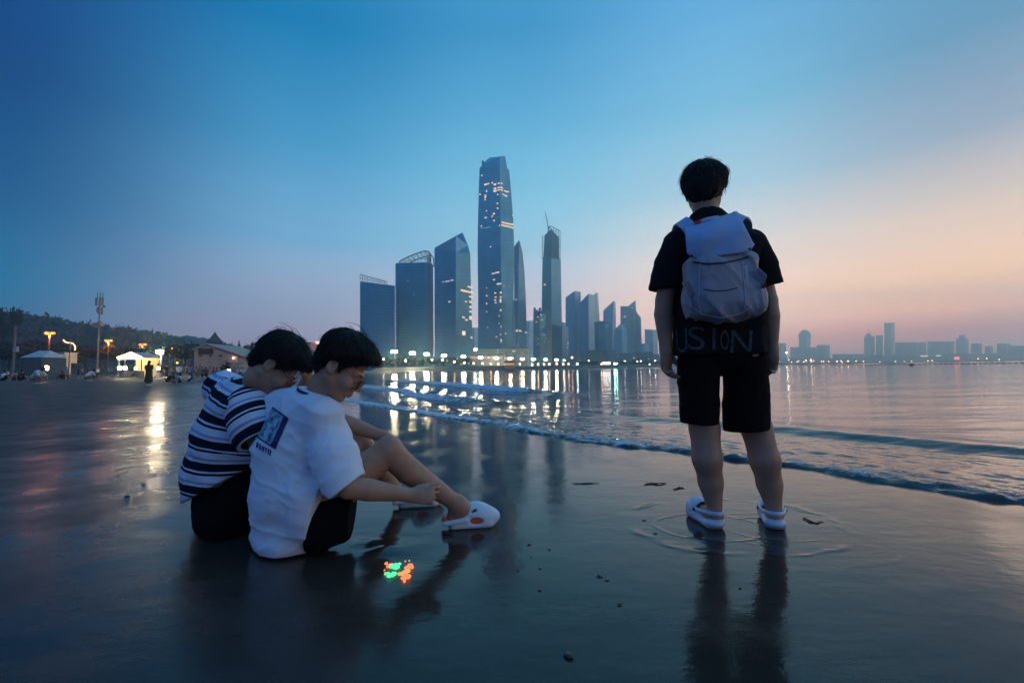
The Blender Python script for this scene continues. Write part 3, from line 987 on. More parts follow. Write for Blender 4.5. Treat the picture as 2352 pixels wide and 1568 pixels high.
# nearer ornate block and its pale columns
t, r = tower('dark block with a ragged crown in front of the tower under construction', [((1225, H), (1240, H), (1258, H)), ((1225, 716), (1240, 714), (1258, 715))], 700, 14, 20, mats=(GLASS_DARK, GLASS_DARK),
             lit=c6([(205, 657, 14, 14, WHITE_WIN), (266, 705, 14, 14), (180, 735, 18, 16), (245, 621, 16, 12, WHITE_WIN), (275, 808, 10, 8, WHITE_WIN), (320, 993, 14, 14, WHITE_WIN), (302, 1048, 10, 10, WHITE_WIN),
                     (210, 1000, 12, 10), (215, 1080, 10, 10, WHITE_WIN), (290, 934, 70, 8, LILAC_WIN), (216, 1186, 8, 8)]))
mb = MB()
for x, y0, w in ((1228, 707, 5), (1233, 712, 4), (1240, 707, 5), (1246, 714, 4), (1252, 712, 5)):
    p = P(x, (y0 + 720) / 2, 706); q = P(x, y0, 706)
    mb.box(p, (w / FPX * 700, 8, (q.z - p.z) * 2))
mb.build('roof_turret', GLASS_DARK, t)
mb = MB()
for x in (1256, 1260, 1264.5):
    mb.tube([P(x, H, 696), P(x, 711 + (x - 1256) * 2, 696)], 1.6, 8)
mb.build('pale_column', pmat('pale_column', (0.22, 0.25, 0.28), 0.6), t)

tower('squat grey-blue block with a pale lit right edge below the tower under construction', [((1266, H), (1291, H), (1306, H)), ((1266, 744), (1291, 748), (1305, 750))], 720, 12, 18,
      lit=c6([(671, 1058, 10, 12, WHITE_WIN), (672, 1078, 18, 12, WHITE_WIN), (660, 1133, 12, 16, WHITE_WIN)]))
tower('dark tower with a sloping shoulder and pale lit side, left of the twin pair', [((1299, H), (1321, H), (1333, H)), ((1299, 683), (1320, 668), (1334, 670))], 1000, 20, 40, lit=c6([(820, 350, 8, 8, WHITE_WIN)]), step=0)
tower('dark tower with a sloping shoulder and pale lit side, right of the twin pair', [((1331, H), (1352, H), (1376, H)), ((1330, 697), (1352, 674), (1368, 679))], 960, 20, 50, step=0)
t = tower('thin glass blade leaning behind the right twin tower', [((1362, H), (1371, H), (1379, H)), ((1361, 730), (1371, 730), (1377, 728)), ((1362, 678), (1369, 675), (1373.5, 671))], 1040, 20, 40, mats=(GLASS_PALE, GLASS_PALE), step=0)
# round drum
rt = thing('skyscraper', P(1383, H, 930).xy.to_3d(), 'round drum tower with a flat overhanging roof', 'building')
c = P(1383, 740, 950)
rad = 17 / FPX * 950
zt = c.z
b = MB().lathe((c.x, c.y, 0), [(rad, -1.5), (rad, zt - 3)], 28).build('facade', GLASS_DARK, rt)
MB().lathe((c.x, c.y, 0), [(rad + 1.2, zt - 3), (rad + 1.6, zt), (rad * .8, zt + 1.5), (rad * .3, zt + 1.6)], 28).build('roof', PALE_BAND, rt)
bd = MB()
for k in range(28):
    a = 2 * math.pi * k / 28
    bd.tube([(c.x + (rad + .3) * math.cos(a), c.y + (rad + .3) * math.sin(a), 0), (c.x + (rad + .3) * math.cos(a), c.y + (rad + .3) * math.sin(a), zt - 3)], 0.45, 4)
tag(bd.build('mullion', PALE_BAND, rt), kind='stuff')
lights(rt, (b,), c6([(1275, 805, 10, 10, WHITE_WIN), (1083, 913, 14, 14, LILAC_WIN)]))

tower('slender tower with a steep slanting roof right of the round drum', [((1385, H), (1405, H), (1416, H)), ((1385.5, 713), (1410, 690), (1414, 694))], 1300, 25, 40, lit=c6([(1375, 758, 8, 8, WHITE_WIN)]), step=0)
t, r = tower('stepped tower with a pointed fin, widest of the hazy group', [((1425, H), (1440, H), (1476, H)), ((1425, 703), (1441, 703), (1461, 712))], 1320, 20, 40, step=0,
      lit=c6([(1570, 650, 26, 12), (1710, 662, 18, 12), (1772, 850, 20, 10, WHITE_WIN), (1575, 765, 10, 8, WHITE_WIN)]))
mb = MB()
mb._add([P(1441, 704, 1318), P(1459.5, 689.5, 1318), P(1461, 710, 1318), P(1441, 704, 1350), P(1459.5, 689.5, 1350), P(1461, 710, 1350)], [(2, 1, 0), (3, 4, 5), (0, 1, 4, 3), (1, 2, 5, 4), (0, 3, 5, 2)])
mb.build('roof_fin', GLASS_DARK, t)
mb = MB()
for x0, x1, yt in ((1460, 1465, 705), (1460, 1468, 716), (1460, 1472, 722), (1460, 1476, 727)):
    a, b_ = P(x0, yt, 1330), P(x1, H, 1330)
    mb.box(((a.x + b_.x) / 2, 1345, a.z / 2), (b_.x - a.x, 30, a.z))
mb.build('stepped_wing', GLASS_PALE, t)
t, r = tower('low tower with a pyramid roof in front of the stepped tower', [((1411, H), (1428, H), (1442, H)), ((1411, 757), (1428, 759), (1440, 758))], 1200, 14, 20, step=0)
apex = P(1427.5, 741, 1215)
mb = MB(); q = r[-1]
mb._add([*q, apex], [(0, 1, 4), (1, 2, 4), (2, 3, 4), (3, 0, 4)])
mb.build('pyramid_roof', GLASS_PALE, t)
tower('pale flat-topped block just left of the standing man', [((1481, H), (1500, H), (1512, H)), ((1481, 756), (1500, 757), (1510, 758))], 1500, 20, 40, step=0, lit=[])
tower('dim low block at the foot of the pale flat-topped block', [((1474, H), (1480, H), (1492, H)), ((1474, 789), (1480, 789), (1491, 789))], 1400, 12, 20, step=0)
tower('blue block seen in the gap under the standing man\'s left arm', [((1534, H), (1548, H), (1560, H)), ((1534, 729), (1548, 727), (1560, 731))], 1350, 20, 40, step=0, lit=c6([(2297, 760, 14, 10), (2280, 907, 14, 8)]))
tower('hazy block in the gap between the tallest tower and the ragged crown block', [((1209, H), (1216, H), (1227, H)), ((1209, 737), (1216, 736), (1226, 735))], 1300, 20, 30, mats=(GLASS_PALE, GLASS_PALE), step=0)
tower('pale low block in the gap left of the tallest tower', [((1082, H), (1090, H), (1098, H)), ((1082, 753), (1090, 752), (1098, 752))], 1100, 20, 30, mats=(GLASS_PALE, GLASS_PALE), step=0)
tower('small hazy block behind the squat grey-blue block', [((1288, H), (1294, H), (1300, H)), ((1288, 740), (1294, 740), (1300, 742))], 1250, 12, 20, step=0)
tower('wide hazy wall of flats behind the round drum', [((1398, H), (1420, H), (1432, H)), ((1398, 775), (1420, 776), (1432, 778))], 1500, 20, 30, mats=(GLASS_PALE, GLASS_DARK), step=0)

# ---- waterfront podium and low buildings
PODIUM = pmat('podium_wall', (0.30, 0.28, 0.27), 0.8, noise=0.15, nscale=0.3)
def lowblock(label, x0, x1, ytop, Y, mat, depth=20, name='waterfront_building', roofmat=None, win=()):
    a, b = P(x0, ytop, Y), P(x1, ytop, Y)
    root = thing(name, ((a.x + b.x) / 2, Y, gz((a.x + b.x) / 2, Y)), label, 'building')
    z = (a.z + b.z) / 2
    body = MB().box(((a.x + b.x) / 2, Y + depth / 2, z / 2 - .5), (b.x - a.x, depth, z + 1)).build('wall', mat, root)
    MB().box(((a.x + b.x) / 2, Y + depth / 2, z + .35), (b.x - a.x + 1.2, depth + 1.2, .7)).build('roof', STEEL, root)
    lights(root, (body,), win)
    return root
ORANGE_WIN = glow('orange_lit_glazing', (1.0, 0.5, 0.25), 0.75)
lowblock('long low pavilion with a strip of orange lit glazing, behind the left lamps', 1078, 1158, 815, 385, PODIUM, win=[(1084 + i * 6.1, 821, 4.6, 5, ORANGE_WIN) for i in range(12)] + [(1100 + i * 22, 820.5, 4, 3.5, WHITE_WIN) for i in range(3)])
lowblock('pale windowless podium behind the orange lit pavilion', 1083, 1143, 801, 470, PODIUM)
lowblock('pale frame-fronted podium right of the tallest tower', 1141, 1214, 800, 480, PODIUM, win=[(1180, 806, 7, 3, WHITE_WIN)])
lowblock('small kiosk glowing orange at the water edge', 1160, 1181, 832.5, 225, pmat('kiosk_wall', (0.35, 0.22, 0.14), 0.7), depth=6, win=[(1163 + i * 5, 836, 4, 4.5, ORANGE_WIN) for i in range(4)])
lowblock('small hall with a yellow lit front beside the fourth lamp from the kiosk', 1158, 1182, 818, 440, PODIUM, depth=12, win=[(1162 + i * 5.3, 822, 4.2, 4.5, glow('yellow_lit_glazing', (1, .75, .4), 0.9)) for i in range(4)])
lowblock('pale hall with round barrel roof far along the waterfront', 1394, 1412, 806, 700, PODIUM)
lowblock('long dim block of flats low along the waterfront', 1345, 1396, 805, 760, pmat('dim_flats', (0.12, 0.13, 0.15), .8))
lowblock('pale low block of flats beside the dark shoreline trees', 1412, 1462, 812, 760, pmat('pale_flats', (0.25, 0.25, 0.27), .8), win=[(1406, 824, 2, 2), (1420, 818, 1.5, 1.5, WHITE_WIN), (1456, 822, 2.2, 2.2)])
lowblock('flat-roofed block nearest the standing man along the waterfront', 1462, 1500, 809, 800, pmat('dim_flats'), win=[(1490, 824, 1.5, 1.5, WHITE_WIN)])
lowblock('flat block under the standing man\'s left hand on the waterfront', 1500, 1560, 814, 900, pmat('pale_flats'), win=[(1508, 828, 1.5, 1.5, WHITE_WIN)])

# ---- hazy far city to the right of the standing man
FARC = pmat('far_hazy_wall', (0.055, 0.065, 0.08), 0.6)
def far(label, x0, x1, yt, Y, extra=None, d=60):
    xm = x0 + (x1 - x0) * 0.65
    t, r = tower(label, [((x0, H - 6), (xm, H - 6), (x1, H - 6)), ((x0, yt), (xm, yt), (x1, yt))], Y, d * .5, d, mats=(FARC, FARC), step=0, name='far_building')
    if extra: extra(t)
    return t
def dome(x, y0, y1, w, Y):
    def f(t):
        c = P(x, y0, Y + 20); r = w / 2 / FPX * Y; h = P(x, y1, Y + 20).z - c.z
        MB().lathe(c, [(r, 0), (r * .95, h * .35), (r * .75, h * .68), (r * .45, h * .88), (r * .12, h)], 16).build('dome', FARC, t)
    return f
def cap(x, y0, y1, w, Y):
    def f(t):
        a, b = P(x, y0, Y + 20), P(x, y1, Y + 20)
        MB().box((a.x, a.y, (a.z + b.z) / 2), (w / FPX * Y, 12, b.z - a.z)).build('roof_cap', FARC, t)
        MB().tube([b, b + Vector((0, 0, (b.z - a.z)))], 1.2, 6).build('mast', FARC, t)
    return f
far('hazy domed tower over the water just right of the standing man', 1835, 1862, 775, 2500, dome(1848.5, 775, 757, 26, 2500))
far('wide hazy shoulder block around the domed tower', 1815, 1882, 797, 2460)
far('hazy block nearest the standing man\'s right wrist', 1787, 1806, 788, 2300)
far('hazy block right of the domed tower', 1876, 1906, 792, 2480)
far('hazy tower with a small lantern cap, left of the far pair', 1985, 2009, 772, 2350, cap(1995, 772, 766, 8, 2350))
far('flat-topped hazy tower, right of the far pair', 2012, 2028, 770, 2360)
far('tallest hazy tower of the far right shore', 2031, 2055, 741, 2400)
far('long hazy row of flats right of the tallest far tower', 2056, 2128, 786, 2300)
far('second long hazy row of flats farther right', 2130, 2192, 784, 2250)
far('hazy block with a roof mast toward the right edge', 2196, 2225, 777, 2200, cap(2210, 777, 770, 9, 2200))
far('low hazy block right of the roof mast block', 2231, 2256, 788, 2150)
far('small low hazy block before the right-hand mass', 2262, 2281, 795, 2150)
far('hazy mass of flats at the right edge', 2290, 2322, 789, 2050)
far('nearer dark hazy flats cut by the right edge', 2316, 2420, 794, 1900)
far('low hazy sheds between the domed tower and the far pair', 1912, 1984, 813, 2250)
fl = MB()
for x0, x1, yt in ((1780, 1990, 822), (1990, 2160, 816), (2160, 2420, 812)):
    a, b = P(x0, yt, 2050), P(x1, yt, 2050)
    n = 14
    pts = [(a.x + (b.x - a.x) * i / n, max(2, a.z + (b.z - a.z) * i / n + random.uniform(-3, 3))) for i in range(n + 1)]
    fl.prism([(pts[0][0], -1)] + [(x, z) for x, z in pts] + [(pts[-1][0], -1)], 2050 - (x0 - 1780) * .1, 2080 - (x0 - 1780) * .1)
tag(fl.build('far_shore', pmat('far_shore_ground', (0.03, 0.035, 0.04), .9)), kind='structure')

# ---- promenade bank, trees and lamps
LAMP_POST = pmat('lamp_post_grey', (0.10, 0.10, 0.10), 0.5, metal=0.4)
LAMP_WHITE = glow('floodlight_white', (1.0, 0.88, 0.55), 330)
GLOBE_WARM = glow('warm_globe', (1.0, 0.50, 0.24), 22)
GLOBE_WHITE = glow('white_globe', (0.9, 1.0, 0.85), 30)
PROM = [(905.5, 809.5), (947.5, 813), (979.5, 815), (1020, 817.7), (1064.7, 820), (1104, 822.3), (1140.4, 824), (1172, 824.6), (1200, 825.8), (1225, 825.8), (1253, 826.4), (1278, 827)]
lamp_proto = None
LAMP_D = []
def copy_at(root, loc, label=None):
    c = copy_tree(root); c.location = loc
    if label: c['label'] = label
    return c
ORD = ['leftmost of its row', 'second from the left', 'third from the left', 'fourth from the left', 'fifth from the left', 'sixth from the left', 'seventh from the left', 'eighth from the left',
       'fourth from the right end', 'third from the right end', 'second from the right end', 'last at the right end']
for i, (x, y) in enumerate(PROM):
    sl_ = P(x, y, 1.0).z - EYE
    d = 8.6 / sl_; LAMP_D.append(d)
    p = P(x, y, d)
    g = gz(p.x, p.y)
    lab = 'white floodlight on the promenade across the water, ' + ORD[i]
    if lamp_proto is None:
        root = thing('promenade_lamp', (p.x, p.y, g), lab, 'street lamp', 'promenade floodlights across the water')
        MB().tube([(p.x, p.y, g - 1.5), (p.x, p.y, p.z - .3)], [0.16, 0.10], 8).build('post', LAMP_POST, root)
        MB().box((p.x, p.y, p.z - .12), (2.3, 0.25, 0.16)).build('bracket', LAMP_POST, root)
        for sx in (-0.62, 0.62):
            MB().box((p.x + sx, p.y - .2, p.z + .45), (1.12, 0.3, 0.95)).build('floodlight', LAMP_WHITE, root)
        lamp_proto, p0 = root, p
    else:
        copy_at(lamp_proto, (p.x, p.y, g + (p.z - p0.z) - (g - lamp_proto.location.z)), lab)

def globe(label, x, y, d, mat, r=0.35, name='garden_lamp', group=None, post=3.0):
    p = P(x, y, d)
    root = thing(name, (p.x, p.y, p.z - post), label, 'lamp', group)
    MB().tube([(p.x, p.y, p.z - post), (p.x, p.y, p.z - r)], 0.07, 6).build('post', LAMP_POST, root)
    MB().ball(p, r, 8, 5).build('globe', mat, root)
    return root, p
GX = [(1093.6, 832.5), (1134, 834), (1171, 835), (1174, 835.5), (1208, 835.6), (1239, 835.4), (1269.4, 835.4), (1301, 835.6), (1326.7, 835.2), (1348, 835), (1405, 837.5), (1429, 837), (1450, 837.2), (1461, 837), (1474, 837), (1502, 834)]
gx = [395, 530, 655, 775, 885, 985, 1085, 1185, 1275, 1440, 1520, 1600, 1670, 1860, 1930]
gy = [325, 340, 345, 347, 350, 355, 357, 357, 356, 360, 358, 357, 357, 356, 354]
proto = None
for i, (a, b) in enumerate(zip(gx, gy)):
    X_, Y_ = (1700 + a / 3.36) / 1.7415, (1350 + b / 3.36) / 1.7415
    d = 205 + i * 7
    p = P(X_, Y_, d)
    j_ = min(range(12), key=lambda q: abs(PROM[q][0] - X_)); dx_ = X_ - PROM[j_][0]
    lab_ = 'warm globe lamp low ' + ('just left of' if dx_ < -4 else 'just right of' if dx_ > 4 else 'right below') + ' the promenade floodlight ' + ORD[j_].replace(' of its row', '') + (', farther' if abs(dx_) > 24 else '')
    if proto is None:
        proto, q0 = globe(lab_, X_, Y_, d, GLOBE_WARM, group='warm globe lamps along the far waterfront')
        off = Vector(proto.location) - q0
    else:
        copy_at(proto, p + off, lab_)
globe('small white-green star lamp by the dark trees left of the floodlight row', 881, 825, 215, GLOBE_WHITE, post=3.5)
globe('small white lamp low between the first two floodlights', 932, 828, 220, GLOBE_WHITE, post=2.5)
globe('white-yellow lamp between the third and fourth floodlights', 992.5, 826, 230, glow('lime_globe', (1, .95, .55), 25), post=3)
globe('yellow lamp pair light below the fourth floodlight', 1016, 826, 230, glow('lime_globe'), post=3)
globe('cool white light high on the podium edge', 1092, 802.5, 400, glow('cool_floodlight', (0.6, 1.0, 0.95), 40), r=1.3, post=6)
globe('orange lamp standing alone past the end of the floodlights', 1314, 821, 420, glow('orange_globe', (1.0, 0.33, 0.12), 26), r=0.75, post=7)
globe('white star lamp just past the end of the floodlights', 1296, 827.5, 430, GLOBE_WHITE, r=0.6, post=7)
globe('white lamp low by the water past the lone orange lamp', 1326, 835.5, 330, GLOBE_WHITE, r=0.5, post=3)
globe('red light low by the last floodlights', 1279, 835.2, 300, glow('red_globe', (1.0, 0.12, 0.05), 26), r=0.55, post=3)

# dark trees along the far waterfront (each a crown of leaf clumps on a trunk)
LEAF = pmat('dusk_foliage', (0.017, 0.024, 0.019), 0.8, noise=0.4, nscale=0.7)
LEAF2 = pmat('dusk_foliage_pale', (0.032, 0.036, 0.024), 0.8, noise=0.4, nscale=0.7)
BARK = pmat('dusk_bark', (0.05, 0.042, 0.035), 0.9)
def crown_mesh(name, w, h, n, leaf, seed, conifer=False):
    r = np.random.default_rng(seed)
    lob = r.normal(size=(9, 3)) * np.array([w * .26, w * .26, h * .2]) + np.array([0, 0, h * .5])
    if conifer:
        k = r.random(n) ** 1.5
        a = r.random(n) * 6.283
        rad = (1 - k) * w * .5 * np.sqrt(r.random(n)) * (0.8 + .3 * np.sin(k * 40))
        C = np.stack([rad * np.cos(a), rad * np.sin(a), k * h], 1)
    else:
        li = r.integers(0, 9, n)
        d = r.normal(size=(n, 3)); d /= np.linalg.norm(d, axis=1)[:, None]
        C = lob[li] + d * (r.random(n)[:, None] ** .4) * np.array([w * .27, w * .27, h * .25])
    u = r.normal(size=(n, 3)); u /= np.linalg.norm(u, axis=1)[:, None]
    v = np.cross(u, r.normal(size=(n, 3))); v /= np.linalg.norm(v, axis=1)[:, None]
    s = leaf * (0.6 + .8 * r.random(n))[:, None]
    V = np.stack([C - u * s, C + v * s * .6, C + u * s, C - v * s * .6], 1).reshape(-1, 3)
    return mesh_np(name, V, np.arange(n * 4, dtype=np.int32).reshape(-1, 4))
TREE_CACHE = {}
def tree(label, x, ybase, ytop, wpx, Y, mat=None, conifer=False, group=None, name='dusk_tree', n=700, seed=0, leaf=0.1):
    b, t = P(x, ybase, Y), P(x, ytop, Y)
    h = t.z - b.z; w = wpx / FPX * Y
    root = thing(name, b, label, 'tree', group)
    key = ('c' if conifer else 'b', seed % 4)
    if key not in TREE_CACHE:
        TREE_CACHE[key] = crown_mesh('crown', 1.0, 0.85, n, 0.055, 11 + seed % 4, conifer)
        TREE_CACHE[key].materials.append(LEAF)
    c = bpy.data.objects.new('crown', TREE_CACHE[key])
    COL.objects.link(c); c.parent = root
    c.location = (0, 0, h * (0.08 if conifer else 0.18)); c.scale = (w, w, h)
    c.rotation_euler = (0, 0, seed * 1.3)
    c.material_slots[0].link = 'OBJECT'; c.material_slots[0].material = mat or LEAF
    tr = MB().tube([(b.x, b.y, b.z - .5), (b.x + .01 * w, b.y, b.z + h * .35), (b.x, b.y, b.z + h * .7)], [h * .035, h * .025, h * .01], 6)
    for k in range(3):
        a = k * 2.1 + seed
        tr.tube([(b.x, b.y, b.z + h * .3), (b.x + w * .25 * math.cos(a), b.y + w * .25 * math.sin(a), b.z + h * .55)], [h * .015, h * .006], 5)
    tr.build('trunk', BARK, root)
    return root
xs = [872, 888, 899, 914, 930, 944, 958, 974, 990, 1006, 1022, 1040, 1056, 1072]
for i, x in enumerate(xs):
    j_ = min(range(12), key=lambda q: abs(PROM[q][0] - x)); dx_ = x - PROM[j_][0]
    tree('dark rounded bank tree ' + ('just left of' if dx_ < -8 else 'just right of' if dx_ > 8 else 'right under') + ' the promenade floodlight ' + ORD[j_].replace(' of its row', '') + (', at the far left' if x < 880 else ', farther out' if abs(dx_) > 20 else ''), x, 845 - i * .15, 817 + (i * 7) % 5 + i * .25, 26, float(np.interp(x, [q[0] for q in PROM], LAMP_D)) + 10 + 2 * (i % 3), LEAF if i % 3 else LEAF2, seed=i, group='dark trees under the promenade floodlights')
xs = [1338, 1362, 1388, 1414, 1432, 1452, 1474, 1492, 1508, 1536]
for i, x in enumerate(xs):
    tree('dark low tree on the far waterline ' + ['right of the lone orange lamp', 'below the long dim block of flats', 'behind the floating pavilion', 'right of the green-white lamps', 'below the pale low flats', 'right of the pale low flats', 'below the pale flat-topped block', 'nearest the standing man\'s wrist', 'behind the standing man\'s left hand', 'seen under the standing man\'s left arm'][i], x, 840, 828 + (i * 5) % 4, 30, 430 + i * 25, seed=i + 3, group='dark trees on the far waterline left of the standing man')
# boat-like lit pavilion and lights on the far waterline
pv_ = thing('floating_pavilion', P(1392, 839, 330), 'white lit floating pavilion on the far water', 'pavilion')
c = P(1393, 835, 330)
MB().box((c.x, c.y, c.z - .9), (6.5, 3, .5)).build('deck', STEEL, pv_)
MB().box((c.x, c.y, c.z + .3), (5.2, 2.2, 1.5)).build('lit_cabin', glow('pavilion_white', (1, .93, .85), 6), pv_)
MB().box((c.x, c.y, c.z + 1.2), (6.2, 2.8, .25)).build('roof', STEEL, pv_)
globe('warm lamp at the left end of the floating pavilion', 1381.5, 836, 330, GLOBE_WARM, r=.4, post=1.2)
globe('green-white lamp right of the floating pavilion, larger of two', 1411.5, 835, 330, glow('green_white_globe', (0.45, 1.0, 0.85), 45), r=.6, post=1.4)
globe('green-white lamp right of the floating pavilion, smaller of two', 1416.5, 834.5, 330, glow('green_white_globe'), r=.4, post=1.4)
tiny = [(1435, 829), (1464, 830), (1471.6, 829), (1504.8, 828.5), (1492, 836.5), (1262, 836), (1352, 828)]
pr = None
for x, y in tiny:
    if pr is None:
        pr, q0 = globe('tiny white light among the dark trees left of the standing man', x, y, 420, glow('tiny_white', (1, .95, .85), 18), r=.35, group='tiny white lights among the shoreline trees', post=2)
        off = Vector(pr.location) - q0
    else:
        copy_at(pr, P(x, y, 420) + off)
# warm quay lights on the far right shore
far_l = [(430, 410), (452, 432), (700, 395), (780, 460), (930, 452), (970, 425), (1110, 450), (1165, 400), (1180, 430), (1290, 392), (1315, 392), (1310, 425), (1380, 425), (1310, 445), (1640, 440), (1780, 440), (2010, 435), (2110, 430), (2145, 465), (2310, 425)]
pr = None
for a, b in far_l:
    X_, Y_ = (3050 + a / 6.72) / 1.7415, (1380 + b / 6.72) / 1.7415
    if pr is None:
        pr, q0 = globe('warm quay light low on the far right shore', X_, Y_, 1500, glow('far_quay_warm', (1.0, 0.50, 0.24), 9), r=1.5, name='quay_lamp', group='warm quay lights on the far right shore', post=8)
        off = Vector(pr.location) - q0
    else:
        copy_at(pr, P(X_, Y_, 1500) + off)
far2 = [(790, 427), (605, 428), (680, 426), (740, 425), (905, 430), (1013, 428), (1075, 428), (1125, 427), (1240, 423), (1270, 421), (1590, 408), (1650, 406), (1735, 414), (500, 428)]
for a, b in far2:
    copy_at(pr, P((3000 + a / 1.742) / 1.7415, (1200 + b / 1.742) / 1.7415, 1500) + off)
globe('bright white star light above the far quay by the standing man\'s wrist', 1806, 809.5, 1500, glow('far_star_white', (1, 1, .8), 60), r=2.0, name='mast_light', post=30)
def strip(label, x0, x1, y, Y, mat, h=3):
    a, b = P(x0, y, Y), P(x1, y, Y)
    root = thing('lit_hoarding', ((a.x + b.x) / 2, Y, 0), label, 'sign')
    MB().box(((a.x + b.x) / 2, Y, a.z), (b.x - a.x, 1.5, h)).build('light_strip', mat, root)
    for x in (a.x, b.x):
        MB().tube([(x, Y + 1.5, -1), (x, Y + 1.5, a.z + h / 2)], .5, 6).build('post', STEEL, root)
Ys = glow('far_yellow_strip', (1, .78, .3), 1.6)
strip('long yellow light strip on the far right shore', 2114, 2132, 817.5, 1700, Ys, 4)
strip('short yellow light strip right of the long yellow one', 2150, 2160, 816.8, 1700, Ys, 4)
strip('red glowing sign on the far right shore', 2192, 2203, 822.5, 1600, glow('far_red_sign', (1, .10, .06), 3.0), 10)
# ---- line of swim-area floats
FLOAT = pmat('dark_red_float', (0.09, 0.025, 0.03), 0.5)
fp = None
pxs = []
x = 1786.0
while x < 2356:
    pxs.append(x); x += 8.2 + (x - 1786) / 570 * 6.5
for i, x in enumerate(pxs):
    f = (x - 1792) / (2300 - 1792)
    y = 838.9 + (834.6 - 838.9) * f
    # distance falls from about 430 m to 170 m along the line
    d = 1 / ((1 - f) / 430 + f / 165)
    q = P(x, 838, d)
    q.z = 0.06
    if fp is None:
        mbf = MB()
        mbf.loft([[(sx, rr * math.cos(a * math.pi / 4), rr * math.sin(a * math.pi / 4)) for a in range(8)] for sx, rr in ((-.6, .08), (-.5, .2), (.5, .2), (.6, .08))])
        fp = mbf.build('swim_float', FLOAT)
        fp.location = q
        tag(fp, 'dark red sausage float in the long swim-area line on the sea', 'float', 'floats of the swim-area line')
    else:
        c = fp.copy(); COL.objects.link(c); c.location = q
rp = MB(); pts = []
for i, x in enumerate(pxs[::2]):
    f = (x - 1792) / (2300 - 1792); d = 1 / ((1 - f) / 430 + f / 165)
    q = P(x, 838, d); pts.append((q.x, q.y, 0.05))
rope = rp.tube(pts, 0.03, 4).build('swim_line_rope', FLOAT)
tag(rope, 'thin rope linking the floats of the swim-area line', 'rope')
bu = MB().lathe((0, 0, 0), [(.1, -.3), (.35, -.1), (.35, .25), (.12, .9), (.05, 1.1)], 10).build('marker_buoy', pmat('red_buoy', (0.35, 0.04, 0.03), .5))
bu.location = P(1871.5, 838.7, 300); bu.location.z = .1
tag(bu, 'small red marker buoy at the swim-area line near the standing man', 'buoy')
bb = MB().lathe((0, 0, 0), [(.1, -.3), (.6, -.1), (.5, .3), (.1, .5)], 10).build('marker_buoy', pmat('red_buoy'))
bb.location = P(2094, 837, 130); bb.location.z = .1
tag(bb, 'squat dark red buoy floating just inside the swim-area line', 'buoy')
# ================================================================== the far left of the beach: hill, trees, buildings, lamps
def bulb(p, watts, col, r=.12):
    l = bpy.data.lights.new('lamp_light', 'POINT'); l.energy = watts; l.color = col; l.shadow_soft_size = r
    o = bpy.data.objects.new('lamp_light', l); o.location = p; COL.objects.link(o)
    return o
HILL = pmat('wooded_hill', (0.020, 0.030, 0.026), 0.95, noise=0.5, nscale=0.05)
def hill(name, pts, Y, depth, mat, jag=3.0, seed=0):
    """ridge through the survey pixels, falling to the ground toward and away from the viewer"""
    r = np.random.default_rng(seed)
    ridge = []
    for (x0, y0), (x1, y1) in zip(pts[:-1], pts[1:]):
        n = max(2, int(abs(x1 - x0) / 3))
        for i in range(n):
            f = i / n
            ridge.append(P(x0 + (x1 - x0) * f, y0 + (y1 - y0) * f, Y))
    ridge.append(P(*pts[-1], Y))
    prof = [(-1, 0), (-.75, .22), (-.5, .5), (-.28, .78), (-.12, .94), (0, 1), (.12, .92), (.4, .6), (1, 0)]
    V = []
    for i, p in enumerate(ridge):
        for u, f in prof:
            j = (vnoise(i * .7, u * 5, seed) - .5) * jag * (1 if 0 < f else 0) + (vnoise(i * 2.3, u * 9, seed + 1) - .5) * jag * .7 * (f > 0)
            V.append((p.x, p.y + u * depth, max(-1, p.z * f + j - (1 if f == 0 else 0))))
    k = len(prof); n = len(ridge)
    F = [(i * k + j, (i + 1) * k + j, (i + 1) * k + j + 1, i * k + j + 1) for i in range(n - 1) for j in range(k - 1)]
    o = obj(name, mesh_np(name, np.array(V), np.array(F), True), mat)
    tag(o, kind='structure')
    C = np.array([v for v, q in zip(V, range(len(V))) if 0 < q % k < 7 and v[2] > 3])
    return C
C1 = hill('wooded_hill', [(-160, 720), (0, 722), (37, 727), (66, 728), (90, 732), (117, 737), (146, 746), (181, 745), (212, 751), (239, 755), (305, 761), (325, 765), (365, 774), (420, 790), (470, 812), (520, 835)], 420, 90, HILL, 5, 1)
C2 = hill('far_hill', [(330, 800), (355, 785), (381, 776), (427, 771), (476, 777), (520, 790), (600, 812), (700, 830), (790, 842)], 900, 160, HILL, 5, 2)
# woodland over the near hill: one mass of leaf clumps
r = np.random.default_rng(5)
cs = C1[r.integers(0, len(C1), 5200)] + r.normal(size=(5200, 3)) * np.array([3.5, 6, 1.8])
u = r.normal(size=(5200, 3)); u /= np.linalg.norm(u, axis=1)[:, None]
v = np.cross(u, r.normal(size=(5200, 3))); v /= np.linalg.norm(v, axis=1)[:, None]
s_ = (1.0 + 2.0 * r.random(5200))[:, None]
Vw = np.stack([cs - u * s_, cs + v * s_ * .7, cs + u * s_, cs - v * s_ * .7], 1).reshape(-1, 3)
wood = obj('hillside_wood', mesh_np('hillside_wood', Vw, np.arange(5200 * 4).reshape(-1, 4)), LEAF)
tag(wood, kind='stuff')

